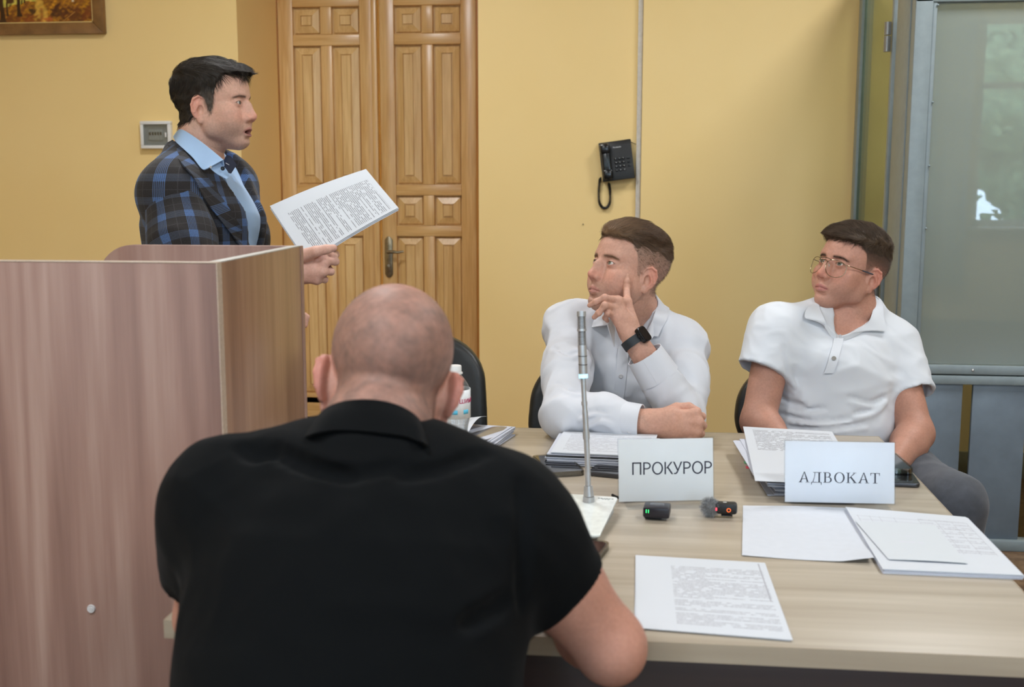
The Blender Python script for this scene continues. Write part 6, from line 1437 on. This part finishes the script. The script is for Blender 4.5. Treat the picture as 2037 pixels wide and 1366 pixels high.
    for s in (-1, 1):
        h = J['pelvis'] + side * s * .09 - UPZ * .05; Tr.chain([h, V(h[0] + .01, h[1], .48), V(h[0], h[1], .05)], [.095, .072, .062], .03)
        shoe(root, V(h[0] - .02, h[1], 0), 0.15)
    pt, qt = Tr.mesh(); link('trousers', mesh_np('trousers', pt, qt), TROUSER, root, world=True)
build_speaker()
# ---- seated man with glasses and white polo shirt
def build_advocate():
    at = W(1694, 536, 3.05); neck = W(1692, 646, 3.10)
    M = basis(toview(at), -43, 12, 6, at)
    root = person((neck[0], neck[1], 0), 'seated man in a white polo shirt and grey trousers at the desk corner')
    q, G, P, Q = build_head(dict(scale=.965, skin=(.58, .30, .215), hair=(.040, .025, .016), nose=.96, nosew=1.0, stubble=.16, jaw=1.0, fat=.002, cheek=.95, scalp=(.09, .055, .04), brow=.75, lip=(.44, .17, .15)), neck, M, .064)
    zh = arc_mask([(-.11, -.055), (-.05, -.05), (-.035, -.035), (-.005, -.010), (.008, -.016), (.020, -.004), (.030, .020), (.040, .046), (.052, .060), (.075, .066), (.12, .066)])
    def mask(P): return earless(P, sstep(-.005, .006, P[:, 2] - zh(P[:, 1]) - .003 * snoise(P[:, 0], P[:, 1], P[:, 2], 150, 2.)))
    def thick(P):
        x, y, z = P.T
        return -.004 * sstep(.056, .040, z) * sstep(-.095, -.05, y) + .0008 + .018 * sstep(.052, .095, z + .12 * np.clip(y, -.05, .1)) * (1 - .35 * sstep(.0, -.09, y)) + .004 * sstep(.04, .09, y) * sstep(.06, .08, z)
    def colr(P): a = sstep(.045, .07, P[:, 2])[:, None]; return V(.10, .066, .050) * (1 - a) + V(.088, .056, .034) * a
    def comb(P):
        x, y, z = P.T; top = sstep(.050, .080, z)[:, None]
        a = np.stack([.9 + 0 * x, .15 + 0 * y, -.1 + 2.0 * np.clip(.03 - x, -.05, .05)], 1); b = np.stack([0 * x, -.5 + 0 * y, -.85 + 0 * z], 1)
        return top * a + (1 - top) * b
    C = region_color(q, P, None, lambda P: mask(P) * (.45 + .5 * sstep(.0, .045, P[:, 2])))
    hair_mass(q, G, thick, mask, M, root, colr, 9000, .030, comb, .0035, .00042, .15, 31, lenfn=lambda p: .14 + .9 * sstep(.050, .085, p[:, 2]), wave=.002, dens=lambda p: .4 + .6 * sstep(.0, .06, p[:, 2]), rise=.04)
    brow_hairs(q, G, M, root, 260, 5); put_eyes(root, M, (-.10, 1, .10), (.10, .12, .10))
    shR, shL = W(1546, 660, 3.03), W(1774, 690, 3.12)
    elR, wrR = W(1508, 838, 2.96), W(1580, 905, 2.84)
    elL, wrL = W(1822, 862, 2.98), W(1768, 940, 2.83)
    side = nrm(shL - shR)
    J = dict(side=side, pelvis=W(1668, 915, 3.14), waist=W(1662, 845, 3.10), chest=W(1664, 735, 3.085), neck=neck, head=at + V(0, .01, -.07), shl=shR, shr=shL,
             wp=.165, dp=.125, ww=.150, dw=.122, wc=.172, dc=.125, rn=.062, rs=.058, trap=.046)
    A = SDF(*box_of([shR, shL, elR, wrR, elL, wrL, W(1560, 935, 2.80), W(1745, 970, 2.78)], .075), .0036)
    A.chain([shR, elR], [.052, .044], .01); A.econe(elR, wrR, (.045, .043), (.031, .026), UPZ, .02); A.ell(elR * .75 + wrR * .25, .046, .02)
    A.chain([shL, elL], [.053, .044], .01); A.econe(elL, wrL, (.047, .045), (.032, .027), UPZ, .02); A.ell(elL * .75 + wrL * .25, .048, .02)
    pA, qA = A.mesh(1)
    parts = []
    for (w, el, dx) in ((wrR, elR, 1), (wrL, elL, -1)):
        d = nrm(w - el); sd = nrm(np.cross(d, UPZ)); n = np.cross(sd, d); kn = [w + d * .085 + sd * (.03 - .02 * i) * dx for i in range(4)]
        fg = [[k, k + d * .035 - n * .012, k + d * .045 - n * .036, k + d * .035 - n * .052] for k in kn]
        Hd = SDF(*box_of([w - d * .05, *kn, *[p for f in fg for p in f], w + sd * .06, w - sd * .06], .03), .0026)
        Hd.econe(w - d * .06, w, (.033, .029), (.031, .026), UPZ); hand(Hd, w, kn, fg, [w + d * .02 + sd * .03 * dx, w + d * .055 + sd * .045 * dx, w + d * .085 + sd * .045 * dx - n * .01, w + d * .105 + sd * .04 * dx - n * .02])
        p, f = Hd.mesh(); parts.append((p, f, cols(p, q['skin'])))
    T = SDF(*box_of([shR, shL, J['pelvis'], neck + V(0, 0, .06)], .18), .007)
    torso(T, J, -.006); pT, qT = T.mesh()
    ca = cols(pA, (.46, .235, .165), 1.5, .05); ct = cols(pT, q['skin'])
    body_mesh(root, [(xf(M, P), Q, C), (pA, qA, ca), (pT, qT, ct), *parts])
    # polo shirt
    Sh = SDF(*box_of([shR, shL, J['pelvis'], neck, elR, elL], .14), .0046)
    torso(Sh, J, .008, .045, False)
    Sh.econe(W(1655, 840, 3.09), W(1655, 812, 3.09), (.165, .135), (.16, .130), side, .05)
    Sh.cut(W(1660, 868, 3.08), -UPZ, .004)
    Tq = Sh.twin(); Tq.D = Sh.D.copy()
    for sh, el, hem, dirx in ((shR, elR, W(1516, 738, 3.00), None), (shL, elL, W(1812, 788, 3.05), None)):
        A1 = Sh.twin(); A1.chain([sh, sh * .5 + hem * .5, hem + nrm(hem - sh) * .03], [.065, .067, .069], .03); A1.cut(hem, nrm(hem - sh), 0, hem - .12, hem + .12)
        Sh.add(A1, .03); A3 = Sh.twin(); A3.cone(hem - nrm(hem - sh) * .02, hem + nrm(hem - sh) * .05, .056, .056, 0); 
        Sh.D = np.maximum(Sh.D, -A3.D)
    v0 = SURF([Tq], 1668, 668, 0)
    Sh.cone(v0, neck + toview(neck) * .055 + UPZ * .055, .006, .062, .006, 's'); Sh.cone(neck, neck + UPZ * .1, .064, .07, .008, 's')
    folds(Sh, .0060, 12, (1, 1, 1.1), 3., sharp=2.8); folds(Sh, .0030, 26, (1, 1, 1.2), 6., sharp=2.2)
    for c in ([(1545, 800), (1590, 815), (1640, 812)], [(1560, 826), (1620, 838), (1690, 832)], [(1570, 850), (1640, 852), (1720, 842)], [(1540, 780), (1570, 800), (1600, 806)], [(1752, 800), (1730, 815), (1700, 822)],
              [(1558, 690), (1565, 730), (1580, 760)], [(1690, 790), (1730, 800), (1760, 790)]):
        crease(Sh, [Sh], c, .0045, k=.008); crease(Sh, [Sh], [(x + 2, y + 10) for x, y in c], .0045, op='u', k=.009)
    pS, qS = Sh.mesh(1); shirt = link('polo_shirt', mesh_np('polo_shirt', pS, qS), M_POLO, root, world=True)
    F2 = [Tq]
    cx = [(1668, 672), (1664, 690), (1659, 708), (1654, 726), (1648, 742)]
    sheet('placket', [[SURF(F2, x - 9, y, .006) for x, y in cx], [SURF(F2, x + 10, y, .006) for x, y in cx]], M_POLO, shirt, .002, 24, 4)
    buttons(shirt, [SURF(F2, 1659, 712, .009)], .0058, plain('grey_button', (.42, .40, .36, 1), .3)); buttons(shirt, [SURF(F2, 1671, 668, .009)], .0042)
    q_ = lambda x, y, o: SURF([Tq], x, y, o)
    fold = [q_(1664, 668, .012), q_(1650, 654, .018), q_(1639, 634, .026), W(1630, 602, 3.03), W(1660, 592, 3.15), W(1712, 586, 3.16), W(1738, 590, 3.09), q_(1734, 628, .016), q_(1718, 650, .014), q_(1690, 664, .012), q_(1670, 670, .010)]
    leaf = [q_(1640, 640, .013), q_(1622, 635, .014), q_(1601, 631, .017), q_(1612, 606, .018), W(1650, 600, 3.20), W(1722, 596, 3.20), W(1752, 600, 3.07), q_(1758, 632, .010), q_(1762, 658, .014), q_(1742, 654, .010), q_(1720, 655, .008)]
    sheet('collar', [fold, leaf], M_POLO, shirt, .0024, 60, 8)
    sheet('collar_stand', [[p - UPZ * .014 for p in fold[:3]] + [W(1636, 622, 3.06), W(1664, 612, 3.13), W(1710, 606, 3.14), W(1730, 612, 3.09)] + [p - UPZ * .012 for p in fold[7:]], fold], M_POLO, shirt, .002, 60, 5)
    # trousers, one knee showing past the table corner
    pel = J['pelvis'] - UPZ * .02
    kL, kR = W(1900, 1000, 2.77), W(1600, 1010, 2.66)
    Tr = SDF(*box_of([pel, kL, kR, V(kL[0] + .1, kL[1], .05), V(kR[0], kR[1], .05)], .17), .006)
    Tr.econe(pel - UPZ * .04, pel + UPZ * .06, (.180, .14), (.165, .133), side, 0)
    for s, kn in ((1, kL), (-1, kR)):
        hp = pel + side * s * .09; ft = V(kn[0] + .02 * s, kn[1] + .02, .06)
        Tr.chain([hp, hp * .5 + kn * .5 + UPZ * .008, kn], [.098, .088, .072], .04); Tr.chain([kn, ft * .5 + kn * .5, ft], [.072, .064, .060], .025); shoe(root, V(ft[0], ft[1], 0), -1.2)
    Tr.cut(W(1660, 846, 3.08), UPZ, .004)
    folds(Tr, .005, 13, (1, 1, 1), 8., sharp=2.2)
    pt, qt = Tr.mesh(1); tr = link('trousers', mesh_np('trousers', pt, qt), TROUSER, root, world=True)
    # aviator glasses (worn, but a thing of their own)
    gl = empty('eyeglasses', tuple(xf(M, V(0, .11, 0))), 0, 'thin metal aviator eyeglasses worn by the man in the white polo shirt', 'glasses')
    MET = plain('gold_metal', (.32, .26, .17, 1), .28, 1.0)
    fr = B(); lens = {}
    for s in (-1, 1):
        o = []
        for i in range(40):
            a = 2 * math.pi * i / 40; cxx, cz = math.cos(a), math.sin(a)
            x = s * .0350 + .0285 * cxx * (1 + .05 * math.sin(a)); z = -.013 + (.019 if cz > 0 else .0275) * abs(cz) ** .85 * (1 if cz > 0 else -1) - .12 * (s * x - .0345) * (1 if cz < 0 else 0)
            o.append(V(x, .1085 - 7.5 * max(0, abs(x) - .012) ** 2, z))
        lens[s] = o; fr.tube([xf(M, p) for p in o], .00085, 8, True)
    fr.tube([xf(M, V(x, .1105 - 4 * abs(x) * abs(x), .0075 - 8 * x * x)) for x in np.linspace(-.022, .022, 9)], .0010, 8)
    fr.tube([xf(M, V(x, .1110, -.002 + 14 * (abs(x) - .0105) ** 2 * 0 + .0035 * (1 - (x / .0105) ** 2))) for x in np.linspace(-.0105, .0105, 9)], .0011, 8)
    fro = fr.out('frame', MET, gl, world=True)
    GLS = clear_mat('lens_glass', (.985, .985, .985, 1), .025, .02, False)
    for s in (-1, 1):
        b = B(); t = bmesh.new(); vv = [t.verts.new(xf(M, p)) for p in lens[s]]; c = t.verts.new(xf(M, sum(lens[s]) / 40 + V(0, .0008, 0)))
        for i in range(40): t.faces.new((vv[i], vv[(i + 1) % 40], c))
        ex = bmesh.ops.extrude_face_region(t, geom=t.faces[:]); d = M[:3, 1] * .0009
        for v in ex['geom']:
            if isinstance(v, bmesh.types.BMVert): v.co += Vector(d)
        bmesh.ops.recalc_face_normals(t, faces=t.faces[:]); b.merge(t); b.out('lens', GLS, gl, world=True)
        b = B(); b.tube([xf(M, p) for p in (V(s * .0605, .0905, -.002), V(s * .0665, .086, -.001), V(s * .0695, .078, -.001), V(s * .0745, .040, -.0015))], .0010, 8); tm = b.out('temple', MET, gl, world=True)
        b = B(); b.tube([xf(M, p) for p in (V(s * .0745, .040, -.0015), V(s * .0765, .015, -.0018), V(s * .0785, -.006, -.002), V(s * .079, -.018, -.010), V(s * .078, -.026, -.022))], .0019, 8); b.out('temple_tip', plain('tip_grey', (.06, .07, .09, 1), .4), tm, world=True)
        b = B(); b.sphere(xf(M, V(s * .0115, .101, -.0115)), .0032, (.6, .8, 1.2), 12); b.tube([xf(M, V(s * .0115, .101, -.0115)), xf(M, V(s * .010, .106, -.006)), xf(M, V(s * .0105, .1085, -.003))], .0006, 6); b.out('nose_pad', plain('pad', (.5, .45, .38, 1), .2), fro, world=True)
build_advocate()
# ---- near man in black polo seen from behind
def build_observer():
    at = W(773, 752, 1.45); neck = W(748, 862, 1.375)
    M = basis(toview(at), 180, -14, 9, at)
    root = person((neck[0], neck[1], 0), 'broad man with a shaved head and black polo shirt, seen from behind in the foreground')
    q, G, P, Q = build_head(dict(scale=1.02, h=.0022, skin=(.54, .285, .215), stubble=.1, ear=1.04, back=.0, adam=0, hair=(.10, .07, .055), brow=.4), neck, M, .063)
    def mask(P):
        x, y, z = P.T; e = earless(P, np.ones(len(P)))
        top = 1 - .8 * sstep(.9, .2, np.sqrt((x / .05) ** 2 + ((y - .05) / .06) ** 2)) * sstep(.08, .10, z)
        return sstep(-.085, -.045, z) * sstep(.07, .02, y) * e * top * (.72 + .2 * snoise(x, y, z, 120, 1.) + .15 * snoise(x, y, z, 300, 5.)).clip(0, 1)
    q['scalp'] = (.235, .145, .118); C = region_color(q, P, None, mask)
    x, y, z = P.T; rd = np.exp(-((x / .04) ** 2 + ((y + .03) / .035) ** 2)) * sstep(.085, .11, z); C = C * (1 - .45 * rd[:, None]) + np.array([.62, .30, .22]) * .45 * rd[:, None]
    ear = sstep(.076, .086, np.abs(x)); C = C * (1 - .5 * ear[:, None]) + np.array([.66, .27, .22]) * .5 * ear[:, None]
    put_eyes(root, M, (0, 1, -.1), (.1, .12, .1))
    # short stubble on the scalp
    rng = np.random.default_rng(5); k = np.nonzero(mask(P) > .25)[0]; idx = rng.choice(k, 6000); N = G.grad(P[idx]); p0 = P[idx] + rng.normal(0, .001, (6000, 3)); p0 -= N * (G.sample(p0) + .0005)[:, None]
    T = V(0, -.3, -.8) + 0 * N; T = T - N * (T * N).sum(1, keepdims=True) + N * .7 + rng.normal(0, .25, N.shape)
    v, f, c = strands(p0, N, T, rng.uniform(.0012, .0022, 6000), np.full(6000, .00015), 1, G, .0008, None, np.tile([.19, .14, .12], (6000, 1)) * rng.uniform(.6, 1.5, (6000, 1)))
    link('hair', mesh_np('hair', xf(M, v), f, np.clip(c, 0, 1)), HAIR, root, world=True)
    shL, shR = W(452, 1000, 1.36), W(1005, 1030, 1.35)          # image left / right
    elR, wrR = W(1212, 1282, 1.385), W(1085, 1195, 1.60)
    elL, wrL = W(418, 1225, 1.47), W(560, 1200, 1.70)
    side = nrm(shR - shL)
    A = SDF(*box_of([shR, elR, wrR, W(1000, 1130, 1.7)], .07), .0032)
    A.chain([shR, shR * .45 + elR * .55, elR], [.052, .051, .042], .012); A.econe(elR, wrR, (.045, .043), (.030, .026), UPZ, .015); A.ell(elR * .72 + wrR * .28, .045, .02)
    A.ell(elR + V(.006, -.012, -.008), .030, .02)
    pA, qA = A.mesh(1)
    A2 = SDF(*box_of([shL, elL, wrL], .07), .004)
    A2.chain([shL, elL], [.058, .044], .012); A2.econe(elL, wrL, (.046, .044), (.030, .026), UPZ, .015); pB, qB = A2.mesh(1)
    parts = []
    for (w, el, dx) in ((wrR, elR, -1), (wrL, elL, 1)):
        d = nrm((w - el) * V(1, 1, .4)); sd = nrm(np.cross(d, UPZ)); n = np.cross(sd, d); kn = [w + d * .085 + sd * (.03 - .02 * i) * dx for i in range(4)]
        fg = [[k, k + d * .036 - n * .012, k + d * .048 - n * .034, k + d * .040 - n * .05] for k in kn]
        Hd = SDF(*box_of([w - d * .05, *kn, *[p for f in fg for p in f], w + sd * .06, w - sd * .06], .03), .0026)
        Hd.econe(w - d * .06, w, (.033, .029), (.030, .026), UPZ); hand(Hd, w, kn, fg, [w + d * .02 + sd * .03 * dx, w + d * .055 + sd * .045 * dx, w + d * .085 + sd * .045 * dx - n * .01, w + d * .105 + sd * .04 * dx - n * .02])
        p, f = Hd.mesh(); parts.append((p, f, cols(p, q['skin'])))
    J = dict(side=side, pelvis=W(690, 1560, 1.26), waist=W(688, 1400, 1.27), chest=W(735, 1085, 1.345), neck=neck, head=at + V(0, -.02, -.06), shl=shL, shr=shR,
             wp=.185, dp=.125, ww=.160, dw=.118, wc=.190, dc=.125, rn=.064, rs=.056, trap=-.055)
    T = SDF(*box_of([shL, shR, J['pelvis'], neck + V(0, 0, .05)], .2), .009); torso(T, J, -.018); pT, qT = T.mesh()
    body_mesh(root, [(xf(M, P), Q, C), (pA, qA, cols(pA, (.50, .25, .18), 1.5, .05)), (pB, qB, cols(pB, (.52, .27, .20), 1.5, .05)), (pT, qT, cols(pT, q['skin'])), *parts])
    Sh = SDF(*box_of([shL, shR, J['pelvis'], neck, W(1170, 1190, 1.38)], .16), .0042)
    torso(Sh, J, .006, .05, False)
    Sh.econe(W(690, 1420, 1.26), W(700, 1240, 1.29), (.172, .12), (.176, .125), side, .05)
    Tq = Sh.twin(); Tq.D = Sh.D.copy()
    for sh, el, hem, dr in ((shR, elR, W(1124, 1172, 1.375), None), (shL, elL, W(414, 1150, 1.42), None)):
        dr = nrm(el - sh); A1 = Sh.twin(); A1.chain([sh, sh * .5 + hem * .5, hem + dr * .03], [.060, .061, .060], .03); A1.cut(hem, dr, 0, hem - .13, hem + .13)
        Sh.add(A1, .035); A3 = Sh.twin(); A3.cone(hem - dr * .02, hem + dr * .06, .0505, .0505); Sh.D = np.maximum(Sh.D, -A3.D)
    Sh.cone(neck - UPZ * .03, neck + UPZ * .09, .066, .068, .01, 's')
    folds(Sh, .0055, 10, (1, 1, 1), 2.5, sharp=2.2); folds(Sh, .0020, 25, (1, 1, .9), 6.)
    for c in ([(560, 905), (680, 940), (800, 925)], [(520, 880), (620, 930), (700, 950)], [(960, 900), (880, 930), (800, 945)], [(1035, 960), (1042, 1060), (1040, 1200)], [(930, 1240), (960, 1225), (1010, 1195)], [(480, 885), (500, 900), (540, 905)]):
        crease(Sh, [Sh], c, .006, k=.012)
    pS, qS = Sh.mesh(1); shirt = link('polo_shirt', mesh_np('polo_shirt', pS, qS), M_BLACK, root, world=True)
    # collar wrapping the neck: fold line and leaf given station by station (back is towards the viewer)
    hd = [(G, M)]; f_ = lambda x, y: SURF(hd, x, y, .007); l_ = lambda x, y: SURF([Tq], x, y, .010)
    fold = [W(646, 878, 1.49), W(632, 842, 1.42), f_(648, 814), f_(692, 798), f_(750, 797), f_(802, 812), f_(836, 840), W(846, 880, 1.43), W(835, 905, 1.50)]
    leaf = [W(600, 930, 1.49), W(590, 890, 1.41), l_(612, 868), l_(668, 856), l_(745, 860), l_(812, 870), l_(848, 886), W(878, 912, 1.42), W(870, 950, 1.50)]
    sheet('collar', [fold, [a * .5 + b * .5 - nrm(np.cross(side, UPZ)) * .0 + UPZ * .003 for a, b in zip(fold, leaf)], leaf], M_BLACK, shirt, .0030, 60, 9)
    ins = [p - UPZ * .035 + (neck - p) * V(.1, .1, 0) for p in fold]
    sheet('collar_stand', [ins, fold], M_BLACK, shirt, .0025, 60, 5)
    pel = J['pelvis'] * V(1, 1, 0) + UPZ * .58; Tr = SDF(*box_of([pel, pel + V(0, .45, -.45)], .22), .009)
    Tr.econe(pel - UPZ * .05, pel + UPZ * .02, (.195, .135), (.19, .128), side, 0)
    for s in (-1, 1):
        kn = pel + side * s * .14 + V(0, .42, -.02); Tr.chain([pel + side * s * .09, kn], [.095, .07], .03); Tr.chain([kn, V(kn[0], kn[1] + .02, .08)], [.07, .06], .03); shoe(root, V(kn[0], kn[1] + .02, 0), math.pi / 2)
    pt, qt = Tr.mesh(); link('trousers', mesh_np('trousers', pt, qt), TROUSER, root, world=True)
build_observer()
